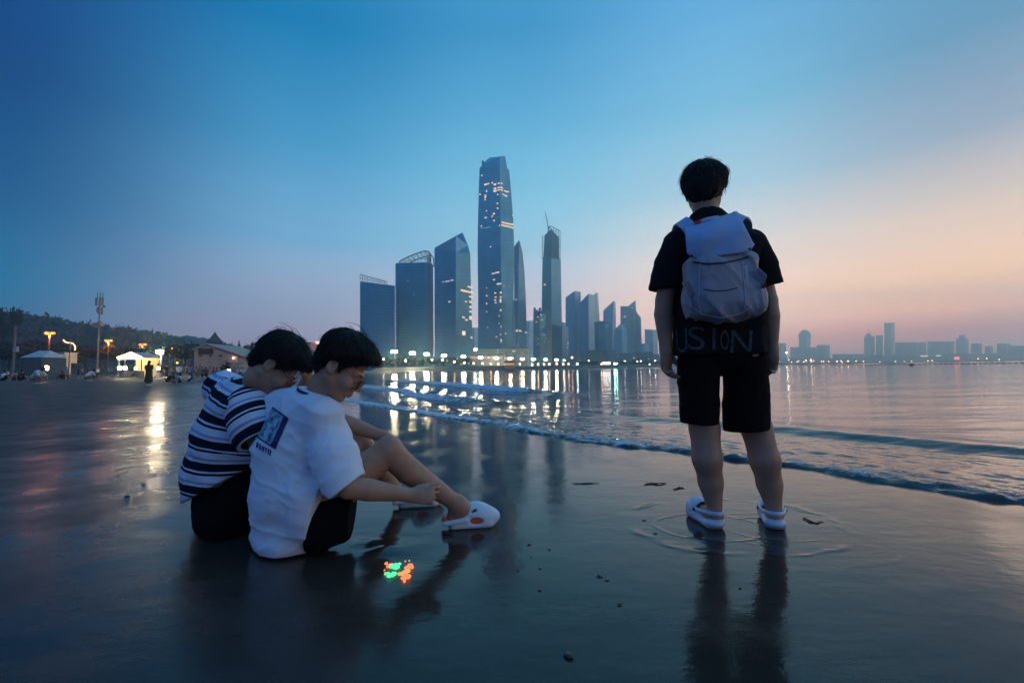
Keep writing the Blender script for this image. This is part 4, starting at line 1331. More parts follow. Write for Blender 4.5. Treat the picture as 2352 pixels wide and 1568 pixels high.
# trees that can be told apart
tree('tall thin dark tree rising above the hill near the left edge', 29, 800, 698, 24, 190, seed=1)
tree('tall dark tree cut by the left edge of the hill', 4, 800, 705, 34, 190, seed=2)
tl = [(60, 842, 788, 70), (20, 845, 780, 80), (150, 840, 786, 90), (196, 838, 790, 70), (230, 838, 792, 60), (283, 838, 796, 60), (310, 838, 798, 50), (345, 838, 800, 50), (398, 838, 792, 70), (425, 838, 786, 60)]
for i, (x, yb, yt, w) in enumerate(tl):
    tree('dark broad tree ' + ['behind the grey tent at the left', 'left of the camera pole, at the left edge', 'behind the white hut and thin pole', 'between the thin pole and the antenna mast', 'at the foot of the antenna mast', 'behind the left end of the lit gazebo', 'behind the right end of the lit gazebo', 'just left of the dazzling floodlight', 'between the dazzling floodlight and the gabled house', 'against the left wall of the gabled house'][i], x, yb, yt, w, 130 + 6 * (i % 4), seed=i, group='belt of dark trees behind the beach crowd')
for i, (x, yt, w) in enumerate([(520, 783, 34), (548, 780, 30), (566, 788, 30), (578, 784, 34), (600, 790, 40), (636, 796, 40), (668, 800, 40)]):
    tree(['dark tree rising behind the low slope of the gabled roof', 'pointed dark tree over the end of the terrace', 'dark tree beside the terrace railing', 'pointed dark tree just left of the striped man\'s hair', 'dark tree behind the striped man\'s hair, left side', 'dark tree behind the crown of the striped man\'s head', 'dark tree behind the striped man\'s hair, right side'][i], x, 842, yt, w, 165 + 5 * (i % 3), seed=i + 1, conifer=(i in (1, 3)), group='dark trees behind the gabled house')
for i, (x, yt, w) in enumerate([(716, 800, 26), (734, 806, 24), (752, 810, 30), (790, 812, 40), (830, 818, 34), (856, 822, 26)]):
    tree(['dark tree under the roof of the tan terrace building, left', 'dark tree below the red roof sign', 'dark tree on the bank at the back of the white-shirt man\'s hair', 'dark tree on the bank hidden by the white-shirt man\'s head', 'dark tree on the bank behind the white-shirt man\'s fringe', 'dark tree on the bank just right of the white-shirt man\'s forehead'][i], x, 846, yt, w, 195 + 4 * i, seed=i + 2, group='dark trees on the bank behind the two seated men')

# pagoda spire and round-roofed lodge on the hill
TILE = pmat('dark_roof_tile', (0.05, 0.045, 0.045), .85)
PLAST = pmat('warm_plaster', (0.42, 0.34, 0.27), .9, noise=.12, nscale=.5)
WHITEP = pmat('white_plaster', (0.36, 0.36, 0.37), .85, noise=.1, nscale=.5)
c = P(493, 800, 300)
rt = thing('pagoda', c, 'dark pagoda roof with a steep spire above the trees', 'pagoda')
a = P(493, 784, 300); w = 17 / FPX * 300
MB().box((c.x, c.y, (c.z + a.z) / 2), (w * 1.2, w * 1.2, a.z - c.z)).build('wall', TILE, rt)
zt = P(493, 761, 300).z
MB().lathe((c.x, c.y, 0), [(w * 1.15, a.z - .6), (w * .72, a.z + 1.3), (w * .42, a.z + 3.2), (w * .12, zt - 1.2), (.12, zt)], 8).build('spire_roof', TILE, rt)
c = P(332, 785, 330); a = P(332, 767, 330)
rt = thing('hill_lodge', c, 'dark lodge with a rounded hip roof on the hill behind the bright floodlight', 'building')
w = 13 / FPX * 330
MB().box((c.x, c.y, (c.z + a.z) / 2), (w * 1.6, w * 1.6, a.z - c.z)).build('wall', TILE, rt)
MB().lathe((c.x, c.y, 0), [(w * 1.35, a.z - .4), (w * 1.1, a.z + 1), (w * .6, a.z + 2.4), (w * .1, a.z + 3)], 10).build('roof', TILE, rt)

# gabled beach house with terrace
def gable_house():
    Y = 112; D = 12
    root = thing('gabled_house', P(500, 848, Y), 'tan house with a low gable roof, dark shutter and white railed terrace', 'building')
    q = lambda x, y: (P(x, y, Y).x, P(x, y, Y).z)
    wall = [q(446, 852), q(446, 805), q(474, 793.5), q(545, 818), q(545, 852)]
    MB().prism(wall, Y, Y + D).build('wall', PLAST, root)
    rf = MB()
    for (a, b) in (((440.5, 804), (474.5, 791)), ((474.5, 791), (556, 818.5))):
        A, B = P(*a, Y - .6), P(*b, Y - .6)
        dz = Vector((0, 0, .28)); dy = Vector((0, D + 1.2, 0))
        rf._add([A, B, B + dz, A + dz, A + dy, B + dy, B + dy + dz, A + dy + dz], [(0, 1, 2, 3), (7, 6, 5, 4), (3, 2, 6, 7), (0, 4, 5, 1), (1, 5, 6, 2), (0, 3, 7, 4)])
    rf.build('roof', pmat('pale_roof_edge', (0.40, 0.33, 0.27), .8), root)
    def rect(name, x0, y0, x1, y1, mat, out=.12):
        a, b = P(x0, y0, Y), P(x1, y1, Y)
        return MB().box(((a.x + b.x) / 2, Y - out / 2 + .02, (a.z + b.z) / 2), (abs(b.x - a.x), out, abs(a.z - b.z))).build(name, mat, root)
    rect('shutter', 456, 800.5, 489.5, 813.5, pmat('dark_shutter', (0.02, 0.02, 0.022), .7))
    for x0, x1 in ((458, 465), (481, 487), (503, 510)):
        rect('window', x0, 815, x1, 818.5, pmat('dark_pane', (0.02, 0.022, 0.025), .2))
    tr = MB(); a, b = P(530, 833, Y - 3), P(560, 833, Y - 3)
    tr.box(((a.x + b.x) / 2, Y - 1.5, a.z), (b.x - a.x, 3.2, .35))
    tr.build('terrace', WHITEP, root)
    for i in range(6):
        p = P(531 + i * 5.6, 833, Y - 2.9)
        MB().tube([(p.x, p.y, p.z - 2.4), (p.x, p.y, p.z)], .07, 6).build('terrace_post', WHITEP, root)
    rl = MB()
    for i in range(12):
        p = P(531 + i * 2.6, 833, Y - 2.95)
        rl.tube([p, p + Vector((0, 0, 1.05))], .03, 4)
    rl.tube([P(531, 833, Y - 2.95) + Vector((0, 0, 1.05)), P(560, 833, Y - 2.95) + Vector((0, 0, 1.05))], .05, 5)
    rl.build('railing', WHITEP, root)
    st = MB(); a, b = P(506, 846, Y - 1.2), P(531, 834, Y - 1.2)
    n = 9
    for i in range(n):
        st.box(a.lerp(b, (i + .5) / n), ((b.x - a.x) / n * 1.05, 1.3, .12))
    st.tube([a + Vector((0, -.7, .1)), b + Vector((0, -.7, .1))], .12, 4)
    st.tube([a + Vector((0, -.7, 1.0)), b + Vector((0, -.7, 1.0))], .05, 4)
    st.build('outside_stair', pmat('stair_brown', (0.16, 0.09, 0.07), .7), root)
    p = P(536, 822, Y - .5)
    MB().ball(p, .22, 8, 5).build('wall_lamp', glow('wall_lamp_orange', (1, .55, .3), 14), root)
gable_house()

# white tents, shelters and the lit gazebo
TENT = pmat('pale_tent', (0.50, 0.52, 0.54), .7, noise=.08, nscale=2)
TENTD = pmat('grey_tent', (0.10, 0.12, 0.13), .8, noise=.1, nscale=2)
def tent(label, x0, x1, yridge, yeave, ybase, Y, d, roof, side):
    a, b = P(x0, ybase, Y), P(x1, ybase, Y)
    ze, zr = P(x0, yeave, Y).z, P((x0 + x1) / 2, yridge, Y).z
    cx, w = (a.x + b.x) / 2, b.x - a.x
    g = min(gz(cx, Y), a.z) - .05
    root = thing('beach_tent', (cx, Y, g), label, 'tent')
    MB().box((cx, Y + d / 2, (g + ze) / 2), (w * .94, d * .94, ze - g)).build('side_wall', side, root)
    m = MB(); e = .12
    m._add([(cx - w / 2, Y, ze), (cx + w / 2, Y, ze), (cx + w / 2, Y + d, ze), (cx - w / 2, Y + d, ze), (cx - w * .28, Y + d / 2, zr), (cx + w * .28, Y + d / 2, zr)],
           [(0, 1, 5, 4), (1, 2, 5), (2, 3, 4, 5), (3, 0, 4), (3, 2, 1, 0)])
    m.build('roof', roof, root)
    for sx in (-.48, .48):
        MB().tube([(cx + w * sx, Y - .05, g), (cx + w * sx, Y - .05, ze)], .04, 6).build('pole', LAMP_POST, root)
    return root
tent('pale pitched tent roof over a dark grey tent at the left of the beach', 44, 96, 804, 821, 846, 52, 3, TENT, TENTD)
tent('white party tent just right of the dark grey tent', 97, 122, 812, 815, 834, 70, 3, TENT, PLAST)
a, b = P(125, 834, 72), P(149, 810.5, 72)
rt = thing('beach_hut', ((a.x + b.x) / 2, 73, a.z), 'plain white hut behind the people standing on the upper beach', 'hut')
MB().box(((a.x + b.x) / 2, 73, (a.z + b.z) / 2), (b.x - a.x, 2.2, b.z - a.z)).build('wall', PLAST, rt)
MB().box(((a.x + b.x) / 2, 73, b.z + .06), (b.x - a.x + .2, 2.4, .12)).build('roof', WHITEP, rt)
MB().box((a.x + .9, 71.88, a.z + .95), (.8, .06, 1.9)).build('door', pmat('dark_shutter'), rt)
def gazebo():
    Y = 66
    root = thing('lit_gazebo', P(300, 846, Y), 'white gazebo with brightly lit gable and posts', 'gazebo')
    L_, R_, T_ = P(271, 821, Y), P(327, 821, Y), P(302, 810, Y)
    BR = glow('gazebo_light', (1.0, 0.82, 0.36), 9)
    g = gz(L_.x, Y) - .1
    rf = MB(); dy = Vector((0, 3.4, 0)); dz = Vector((0, 0, .12))
    for A, B in ((L_, T_), (T_, R_)):
        rf._add([A, B, B + dz, A + dz, A + dy, B + dy, B + dy + dz, A + dy + dz], [(0, 1, 2, 3), (7, 6, 5, 4), (3, 2, 6, 7), (0, 4, 5, 1), (1, 5, 6, 2), (0, 3, 7, 4)])
    rf.build('roof', WHITEP, root)
    MB().tube([L_ + Vector((0, -.1, 0)), T_ + Vector((0, -.1, 0)), R_ + Vector((0, -.1, 0))], .10, 6).build('gable_light', BR, root)
    MB().box(((L_.x + R_.x) / 2, Y - .02, L_.z - .12), (R_.x - L_.x, .12, .26)).build('eave_light', BR, root)
    for i, f in enumerate((0.03, .28, .72, .97)):
        p = L_.lerp(R_, f)
        MB().tube([(p.x, Y, g), (p.x, Y, p.z - .2)], .09, 6).build('post', WHITEP, root)
    MB().box(((L_.x + R_.x) / 2, Y + 3.2, (g + L_.z) / 2), (R_.x - L_.x, .12, L_.z - g)).build('back_wall', pmat('gazebo_wall', (.6, .5, .3), .8), root)
    MB().box(((L_.x + R_.x) / 2, Y + .6, g + .5), ((R_.x - L_.x) * .8, .6, 1.0)).build('counter', PLAST, root)
gazebo()
_q = P(300, 826, 67)
bulb(_q, 500, (1.0, .75, .38))
# low buildings seen between the two heads and farther along the bank
lowblock('pale gabled wall seen between the two seated heads', 700, 716, 812, 150, PLAST, depth=8, name='bank_building')
lowblock('white flat-roofed building above the pale wall, behind the striped man\'s head', 676, 712, 789, 260, WHITEP, depth=14, name='bank_building')
lowblock('tan terrace building with a red roof sign behind the white-shirt man\'s head', 716, 790, 793, 270, PLAST, depth=14, name='bank_building')
rs = thing('roof_sign', P(742, 787, 268), 'red glowing neon sign on the roof of the tan terrace building', 'sign')
c = P(742, 787, 268)
MB().box(c, (8.6, .5, 1.5)).build('neon_panel', glow('neon_red', (1.0, 0.16, 0.13), 7), rs)
for sx in (-3.5, 0, 3.5):
    MB().tube([(c.x + sx, c.y + .4, c.z - 1.6), (c.x + sx, c.y + .4, c.z + .6)], .1, 5).build('sign_post', STEEL, rs)

# street lamps: twin sodium heads
SODIUM = glow('sodium_lamp', (1.0, 0.13, 0.02), 5.5)
def twin(label, xa, xb, y, ybase, Y, r=.28):
    a, b = P(xa, y, Y), P(xb, y, Y)
    c = (a + b) / 2
    g = gz(c.x, c.y) - .2
    root = thing('twin_street_lamp', (c.x, c.y, g), label, 'street lamp')
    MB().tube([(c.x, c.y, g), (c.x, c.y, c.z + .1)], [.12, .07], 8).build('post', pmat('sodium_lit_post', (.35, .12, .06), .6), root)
    MB().tube([a + Vector((0, 0, .15)), c + Vector((0, 0, .3)), b + Vector((0, 0, .15))], .05, 6).build('arm', LAMP_POST, root)
    for p in (a, b):
        MB().ball(p, r, 10, 6, .7).build('lantern', SODIUM, root)
    bulb(c - Vector((0, .3, .7)), 1800, (1.0, .30, .08))
twin('twin orange street lamp left of the antenna mast, largest', 107, 122, 765, 812, 95, .36)
twin('twin orange street lamp just right of the antenna mast', 244, 255, 782, 815, 130, .36)
twin('twin orange street lamp left of the bright floodlight, smallest', 322, 333, 791, 820, 150, .36)
p = P(367, 808, 75); g = gz(p.x, p.y) - .3
rt = thing('floodlight_pole', (p.x, p.y, g), 'dazzling white floodlight on a pole over the beach crowd', 'street lamp')
MB().tube([(p.x, p.y + .3, g), (p.x, p.y + .3, p.z + .3)], [.14, .09], 8).build('post', LAMP_POST, rt)
MB().box((p.x, p.y, p.z), (.85, .3, .55)).build('floodlight', glow('beach_floodlight', (1.0, .86, .55), 260), rt)
MB().box((p.x, p.y + .22, p.z), (1.0, .12, .7)).build('housing', LAMP_POST, rt)
bulb((p.x, p.y - .5, p.z - .5), 2600, (1.0, .72, .38))
for lab, x, y, d, mt, rr, ps in (('orange lamp left of the striped man\'s head', 584, 805, 120, 'sodium_lamp', .3, 4), ('orange star lamp between the two seated heads', 725.5, 807, 160, 'sodium_lamp', .42, 5),
                                 ('tiny green-white lamp below the orange star lamp between the heads', 733.5, 824.5, 150, 'white_globe', .2, 3), ('orange lamp at the brow of the white-shirt man', 866, 807, 190, 'sodium_lamp', .35, 6),
                                 ('small red lamp on a post right of the bright floodlight', 395, 800, 120, 'sodium_lamp', .16, 5), ('faint red light low on the upper beach', 407, 833, 80, 'red_globe', .12, 1.2)):
    globe(lab, x, y, d, glow(mt), r=rr, name='street_lamp', post=ps)
# lanterns standing low on the sand near the gazebo
LANT = glow('camp_lantern', (1.0, .80, .40), 60)
for i, (lab, x, y) in enumerate((('wide camp lantern on the sand below the lit gazebo, left', 275, 845), ('wide camp lantern on the sand below the lit gazebo, right', 287, 845), ('camp lantern on the sand left of the crowd of stalls', 345, 846.5),
                          ('whiter camp lantern on the sand under the dazzling floodlight', 364, 846), ('tiny camp lantern on the sand at the right of the gazebo', 312, 846), ('warm fire bowl on the sand beside the crouching white-shirt person', 107, 845))):
    Y = 46 if i < 5 else 30
    p = P(x, y, Y)
    rt = thing('camp_lantern', (p.x, p.y, gz(p.x, p.y)), lab, 'lantern')
    MB().lathe((p.x, p.y, p.z), [(.05, -.14), (.15 if i < 2 else .1, -.12), (.15 if i < 2 else .1, .12), (.05, .15)], 8).build('glow_body', LANT if i < 5 else glow('fire_bowl', (1, .5, .2), 25), rt)
    MB().lathe((p.x, p.y, p.z), [(.11, -.32), (.11, -.15)], 8).build('base', LAMP_POST, rt)
    MB().tube([(p.x - .1, p.y, p.z + .12), (p.x, p.y, p.z + .25), (p.x + .1, p.y, p.z + .12)], .012, 5).build('handle', LAMP_POST, rt)

# antenna mast
def mast():
    Y = 80; x = 228
    p0 = P(224, 822, Y); g = gz(p0.x, p0.y)
    root = thing('antenna_mast', (p0.x, p0.y, g), 'tall phone mast crowded with antenna panels above the wooded hill', 'mast')
    z = lambda y: P(x, y, Y).z
    cx = P(x - .5, 750, Y).x
    MB().tube([(p0.x, Y, g), (cx, Y, z(700)), (cx, Y, z(684))], [.13, .10, .07], 10).build('pole', pmat('mast_grey', (.17, .17, .18), .6), root)
    PAN = pmat('antenna_panel', (.24, .23, .23), .6)
    for i, (dx, y0, y1, w) in enumerate(((-.42, 702, 684, .34), (.10, 702, 683, .3), (.46, 700, 683, .26), (-.3, 720, 704, .26), (.2, 722, 705, .3))):
        MB().box((cx + dx, Y - .25 + .12 * i, (z(y0) + z(y1)) / 2), (w, .16, z(y1) - z(y0))).build('antenna_panel', PAN, root)
    for dx, y0, w, h in ((-.5, 746, .7, .75), (.35, 744, .6, .9), (.05, 712, .5, .8)):
        MB().box((cx + dx, Y - .2, z(y0)), (w, .4, h)).build('equipment_box', PAN, root)
    for dx in (-.42, 0, .42):
        MB().tube([(cx + dx, Y, z(686)), (cx + dx * 1.2, Y, z(671 + abs(dx) * 3))], .05, 5).build('whip_antenna', STEEL, root)
    cm = MB().tube([(cx, Y, z(700)), (cx + .75, Y - .1, z(702))], .04, 5); cm.build('camera_arm', STEEL, root)
    MB().ball((cx + .85, Y - .1, z(704)), .18, 8, 5).build('dome_camera', STEEL, root)
mast()
p = P(32, 812, 50)
rt = thing('camera_pole', (p.x, p.y, gz(p.x, p.y)), 'pale grey utility pole with a camera arm near the left edge', 'pole')
zt = P(32, 749, 50).z
MB().tube([(p.x, p.y, gz(p.x, p.y)), (p.x, p.y, zt)], [.13, .1], 10).build('pole', pmat('mast_grey'), rt)
MB().tube([(p.x, p.y, P(32, 770, 50).z), (p.x + .25, p.y, P(32, 764, 50).z), (p.x + .55, p.y, P(32, 766, 50).z)], .05, 6).build('camera_arm', pmat('mast_grey'), rt)
MB().box((p.x + .6, p.y, P(32, 767.5, 50).z), (.3, .2, .16)).build('camera', STEEL, rt)
MB().box((p.x + .2, p.y, P(32, 802, 50).z), (.4, .25, .6)).build('control_box', WHITEP, rt)
p = P(159, 830, 62)
rt = thing('thin_pole', (p.x, p.y, gz(p.x, p.y)), 'thin plain pole behind the string of lights', 'pole')
MB().tube([(p.x, p.y, gz(p.x, p.y)), (p.x, p.y, P(159, 768, 62).z)], .06, 8).build('pole', pmat('mast_grey'), rt)
MB().box((p.x, p.y, P(159, 800, 62).z), (.25, .2, .4)).build('meter_box', pmat('mast_grey'), rt)
# curling string of lights
rt = thing('light_string', P(150, 800, 64), 'curling string of small red-orange lights beside the thin pole', 'string light')
pts = [P(x, y, 64) for x, y in ((146, 781), (150, 785), (156, 787), (162, 787), (168, 789), (172, 794), (173, 800), (171, 806))]
MB().tube(pts, .02, 4).build('wire', STEEL, rt)
sb = glow('string_bulb', (1, .35, .18), 8)
for a, b in zip(pts[:-1], pts[1:]):
    for f in (0, .5):
        MB().ball(a.lerp(b, f), .07, 6, 4).build('bulb', sb, rt)

# ================================================================== the beach crowd
SKIN_FAR = pmat('far_skin', (.30, .19, .14), .6)
CL = {k: pmat('cloth_' + k, c, .85) for k, c in dict(white=(.55, .56, .60), black=(.012, .012, .014), grey=(.12, .12, .13), navy=(.02, .03, .06), blue=(.10, .18, .34), teal=(.04, .14, .15), brown=(.09, .06, .045), olive=(.05, .05, .02),
                                                     red=(.30, .06, .05), pink=(.40, .22, .22), beige=(.32, .27, .21), orange=(.45, .16, .07)).items()}
HAIR_FAR = pmat('far_hair', (.008, .007, .007), .6)
def crowd_proto(pose, dress=False):
    """meshes facing +x: skin, top, bottom, hair; feet at the origin"""
    h = .032
    S = {k: SDF((-.75, -.45, -.03), (.75, .45, 1.78), h) for k in ('skin', 'top', 'bottom', 'hair', 'shoes')}
    V3 = lambda *a: Vector(a)
    if pose in ('stand', 'walk', 'reach'):
        st = .22 if pose == 'walk' else .03
        hip, ch, hd = V3(0, 0, .90), V3(.01, 0, 1.36), V3(.03, 0, 1.60)
        legs = [((0, -.09, .88), (st * .6 + .03, -.09, .47), (st - .02, -.09, .07)), ((0, .09, .88), (-st * .3 + .03, .09, .47), (-st - .02, .09, .07))]
        if pose == 'reach':
            arms = [((0, -.19, 1.36), (.16, -.2, 1.18), (.34, -.1, 1.38)), ((0, .19, 1.36), (.16, .2, 1.18), (.34, .08, 1.38))]
        else:
            arms = [((0, -.19, 1.36), (-.03 - st * .3, -.22, 1.1), (.04 - st * .4, -.22, .88)), ((0, .19, 1.36), (.02 + st * .3, .22, 1.1), (.10 + st * .4, .2, .9))]
    elif pose == 'sit':
        hip, ch, hd = V3(0, 0, .12), V3(.06, 0, .50), V3(.14, 0, .74)
        legs = [((.02, -.1, .12), (.36, -.13, .42), (.58, -.1, .06)), ((.02, .1, .12), (.34, .13, .40), (.54, .1, .06))]
        arms = [((.06, -.19, .50), (.16, -.23, .28), (.38, -.14, .38)), ((.06, .19, .50), (.16, .23, .28), (.38, .12, .38))]
    else:      # crouch, bending forward
        hip, ch, hd = V3(-.12, 0, .30), V3(.14, 0, .62), V3(.32, 0, .74)
        legs = [((-.10, -.1, .30), (.22, -.13, .42), (.02, -.1, .07)), ((-.10, .1, .30), (.22, .13, .42), (.02, .1, .07))]
        arms = [((.14, -.18, .62), (.3, -.22, .4), (.44, -.1, .2)), ((.14, .18, .62), (.3, .22, .4), (.44, .1, .2))]
    sk = S['skin']
    up = (hd - ch).normalized(); tor = (ch - hip).normalized()
    sk.ell(hd, (.095, .075, .115)); sk.cone(ch + up * .02, hd - up * .05, .055, .05)
    sk.ell(hd + V3(.085, 0, -.02), (.02, .016, .03))
    sk.ecap(hip, ch - tor * .04, (0, 1, 0), (.15, .10), (.17, .10))
    for l in legs:
        sk.chain(l, (.08, .06, .042)); sk.cone(Vector(l[2]) + V3(-.03, 0, -.03), Vector(l[2]) + V3(.15, 0, -.04), .035, .032)
        S['shoes'].cone(Vector(l[2]) + V3(-.04, 0, -.035), Vector(l[2]) + V3(.16, 0, -.035), .045, .042)
    for a in arms:
        sk.chain(a, (.048, .04, .03)); d = (Vector(a[2]) - Vector(a[1])).normalized()
        sk.cone(a[2], Vector(a[2]) + d * .09, .035, .026)
    tp = S['top']
    tp.ecap(hip + tor * .02, ch - tor * .03, (0, 1, 0), (.185, .13), (.195, .125), .05)
    for a in arms:
        tp.cone(a[0], Vector(a[0]).lerp(Vector(a[1]), .75), .075, .07, .05)
    tp.cone(ch, ch + up * .06, .09, .065, .05)
    bt = S['bottom']
    if dress:
        bt.ecap(hip + tor * .06, Vector((hip.x, 0, max(.30, hip.z - .55))), (0, 1, 0), (.17, .13), (.25, .2), .05)
    else:
        bt.ecap(hip - tor * .04, hip + tor * .06, (0, 1, 0), (.175, .12), (.17, .12), .04)
        for l in legs:
            bt.cone(l[0], Vector(l[0]).lerp(Vector(l[1]), .95), .105, .095, .04)
    hr = S['hair']
    hr.ell(hd + up * .03 + V3(-.015, 0, 0), (.118, .095, .112)); hr.cut(hd + V3(.07, 0, .03), (1, 0, -.45))
    if dress:
        hr.cone(hd + V3(-.06, 0, 0), ch + V3(-.09, 0, -.02), .08, .06)
    return {k: v.mesh('person_' + k, 1) for k, v in S.items()}
PR = {(p, d): crowd_proto(p, d) for p in ('stand', 'walk', 'sit', 'crouch', 'reach') for d in ((False, True) if p in ('stand', 'walk') else (False,))}
CROWD_N = [0]
def crowd(label, x, yfeet, hpx, pose, top, bottom, face=0.0, dress=False, group=None, shoes='white', tall=None):
    full = {'stand': 1.72, 'walk': 1.70, 'reach': 1.72, 'sit': .88, 'crouch': .88}[pose]
    Y = full * FPX / hpx
    q = P(x, yfeet, Y)
    zg = gz(q.x, q.y)
    root = thing('person', (q.x, q.y, zg), label, 'person', group, rz=face)
    CROWD_N[0] += 1
    k = 0.94 + .1 * ((CROWD_N[0] * 37) % 10) / 10
    for nm, key, mat in (('body', 'skin', SKIN_FAR), ('shirt', 'top', CL[top]), ('skirt' if dress else 'shorts', 'bottom', CL[bottom]), ('hair', 'hair', HAIR_FAR), ('shoes', 'shoes', CL[shoes])):
        me = PR[(pose, dress)][key]
        if not me.materials: me.materials.append(mat)
        o = bpy.data.objects.new(nm, me)
        COL.objects.link(o); o.parent = root
        o.scale = (1, 1, k) if pose in ('stand', 'walk', 'reach') else (1, 1, 1)
        o.material_slots[0].link = 'OBJECT'; o.material_slots[0].material = mat
    return root, q
crowd('person in a white shirt crouching at the far left beside a fire bowl', 82, 868, 40, 'crouch', 'white', 'beige', 0.15)
crowd('person in a pale shirt bent double on the sand, back to the camera', 203, 868, 28, 'crouch', 'white', 'grey', 1.2)
crowd('person in a long dark olive dress standing under the dazzling floodlight', 341, 884, 60, 'stand', 'olive', 'olive', 1.7, True)
crowd('person holding up a lit phone behind the striped man\'s shoulder', 520, 885, 47, 'reach', 'black', 'black', 1.2)
ph_p = P(525.5, 853, 36.5)
ph = thing('phone', ph_p, 'glowing phone held up behind the striped man\'s shoulder', 'phone')
MB().box(ph_p, (.30, .03, .42)).build('screen', glow('phone_screen', (1.0, .92, .8), 1.6), ph)
MB().box(ph_p + Vector((0, .03, 0)), (.33, .02, .46)).build('case', CL['black'], ph)
named = [
    ('person in a white tee and dark jeans standing left of the white hut', 103, 846, 26, 'stand', 'white', 'black', 2.5), ('person in dark clothes standing before the white hut, left', 114, 844, 23, 'stand', 'grey', 'black', 1.0),
    ('person in dark clothes standing before the white hut, right', 133, 845, 28, 'stand', 'navy', 'black', -1.2), ('person in a pale blue shirt standing right of the white hut', 153, 845, 27, 'stand', 'blue', 'beige', 2.0),
    ('person in a white tee sitting among a dark group on the upper beach', 130, 852, 15, 'sit', 'white', 'black', .4), ('person in black sitting left of the white-tee sitter on the upper beach', 119, 853, 16, 'sit', 'black', 'black', .2),
    ('person in black sitting right of the white-tee sitter on the upper beach', 146, 853, 17, 'sit', 'black', 'black', 3.0), ('person in brown leaning in at the dark sitting group', 158, 855, 15, 'sit', 'brown', 'black', 2.8),
    ('person in black sitting beside the bent-double person', 219, 863, 20, 'sit', 'black', 'black', 2.6), ('person in dark red standing left of the mast', 189, 850, 24, 'stand', 'red', 'black', .3),
    ('person in a white tee with black shorts walking below the floodlight', 362, 869, 36, 'walk', 'white', 'white', 1.0), ('person in black walking right of the dazzling floodlight', 381, 868, 38, 'walk', 'black', 'black', .2),
    ('person in black bending beside the walker in black', 389, 868, 26, 'crouch', 'black', 'black', .1), ('person with long dark hair standing where the house begins', 411, 868, 38, 'stand', 'white', 'black', 2.2),
    ('person in a blue tee and navy jeans standing before the house', 437, 866, 38, 'stand', 'blue', 'navy', 1.4), ('person in orange walking in front of the house', 451, 862, 30, 'walk', 'orange', 'brown', .2),
    ('person in a grey skirt walking in front of the house', 459, 864, 32, 'walk', 'grey', 'grey', 2.9), ('person in black lit orange from the side in front of the house', 464, 862, 31, 'stand', 'black', 'black', .2),
    ('person in brown standing at the foot of the outside stair', 473, 862, 30, 'stand', 'brown', 'black', 2.0), ('person in pale pink standing under the outside stair', 482, 862, 28, 'walk', 'pink', 'beige', 2.6),
    ('person in dark clothes right of the outside stair foot', 490, 863, 29, 'stand', 'brown', 'black', .4), ('person in grey standing in front of the terrace posts', 497, 863, 28, 'stand', 'grey', 'black', 1.1),
    ('person in black standing close left of the phone holder', 511, 874, 38, 'stand', 'black', 'black', 1.3), ('person in pale blue standing right of the phone holder', 538, 866, 28, 'stand', 'blue', 'navy', 1.9),
    ('person in lilac-white standing at the right end of the crowd, left', 546, 866, 27, 'stand', 'white', 'grey', 1.2), ('person in white standing at the right end of the crowd, right', 558, 866, 28, 'reach', 'white', 'blue', 1.5),
    ('person in teal beside the lit gazebo', 248, 850, 24, 'stand', 'teal', 'navy', 1.0), ('person in pale clothes standing under the left gazebo post', 265, 849, 24, 'stand', 'beige', 'grey', 1.0),
    ('person in grey standing at the middle of the lit gazebo', 292, 849, 23, 'stand', 'grey', 'grey', -1.4), ('person in pale grey crouching before the lit gazebo', 306, 852, 14, 'crouch', 'grey', 'grey', 1.0),
    ('person in dark clothes leaning right of the lit gazebo', 322, 851, 24, 'stand', 'black', 'navy', 2.0)]
for n_ in named:
    crowd(*n_)
rr = random.Random(4)
cols = ['black', 'black', 'grey', 'white', 'navy', 'brown', 'white', 'blue', 'beige']
for i in range(34):
    x = rr.choice([rr.uniform(165, 270), rr.uniform(300, 430), rr.uniform(400, 560), rr.uniform(-10, 60)])
    crowd('far-off person in the loose crowd at the back of the beach', x, 850, rr.uniform(19, 26), rr.choice(['stand', 'walk', 'stand', 'sit']), rr.choice(cols), rr.choice(['black', 'grey', 'navy']), rr.uniform(0, 6.2), group='far-off crowd at the back of the beach')
for i, x in enumerate((1240, 1252, 1263)):
    pass
# ================================================================== the three people in front
SKIN = pmat('skin', (0.43, 0.225, 0.145), 0.5, noise=0.12, nscale=14, bump=0.0006)
HAIR = pmat('black_hair', (0.011, 0.009, 0.008), 0.45, spec=0.35)
def cloth(name, color, bump=0.0008, nscale=900, rough=0.9):
    return pmat(name, color, rough, noise=0.06, nscale=nscale, bump=bump, spec=0.12)
BLACK_CLOTH = cloth('black_cotton', (0.0045, 0.0045, 0.0055))
CHAR_CLOTH = cloth('charcoal_cotton', (0.011, 0.0115, 0.0125))
WHITE_CLOTH = cloth('white_cotton', (0.74, 0.76, 0.86))
LENS = bpy.data.materials.new('spectacle_lens'); LENS.use_nodes = True
_n = LENS.node_tree.nodes; _l = LENS.node_tree.links
_n.remove(_n['Principled BSDF'])
_t = _n.new('ShaderNodeBsdfTransparent'); _g = _n.new('ShaderNodeBsdfGlossy'); _m = _n.new('ShaderNodeMixShader'); _f = _n.new('ShaderNodeFresnel')
_t.inputs[0].default_value = (.93, .95, .97, 1); _g.inputs['Roughness'].default_value = .03; _f.inputs[0].default_value = 1.12
_l.new(_f.outputs[0], _m.inputs[0]); _l.new(_t.outputs[0], _m.inputs[1]); _l.new(_g.outputs[0], _m.inputs[2]); _l.new(_m.outputs[0], _n['Material Output'].inputs[0])
FRAME = pmat('spectacle_frame', (0.02, 0.018, 0.018), .3)

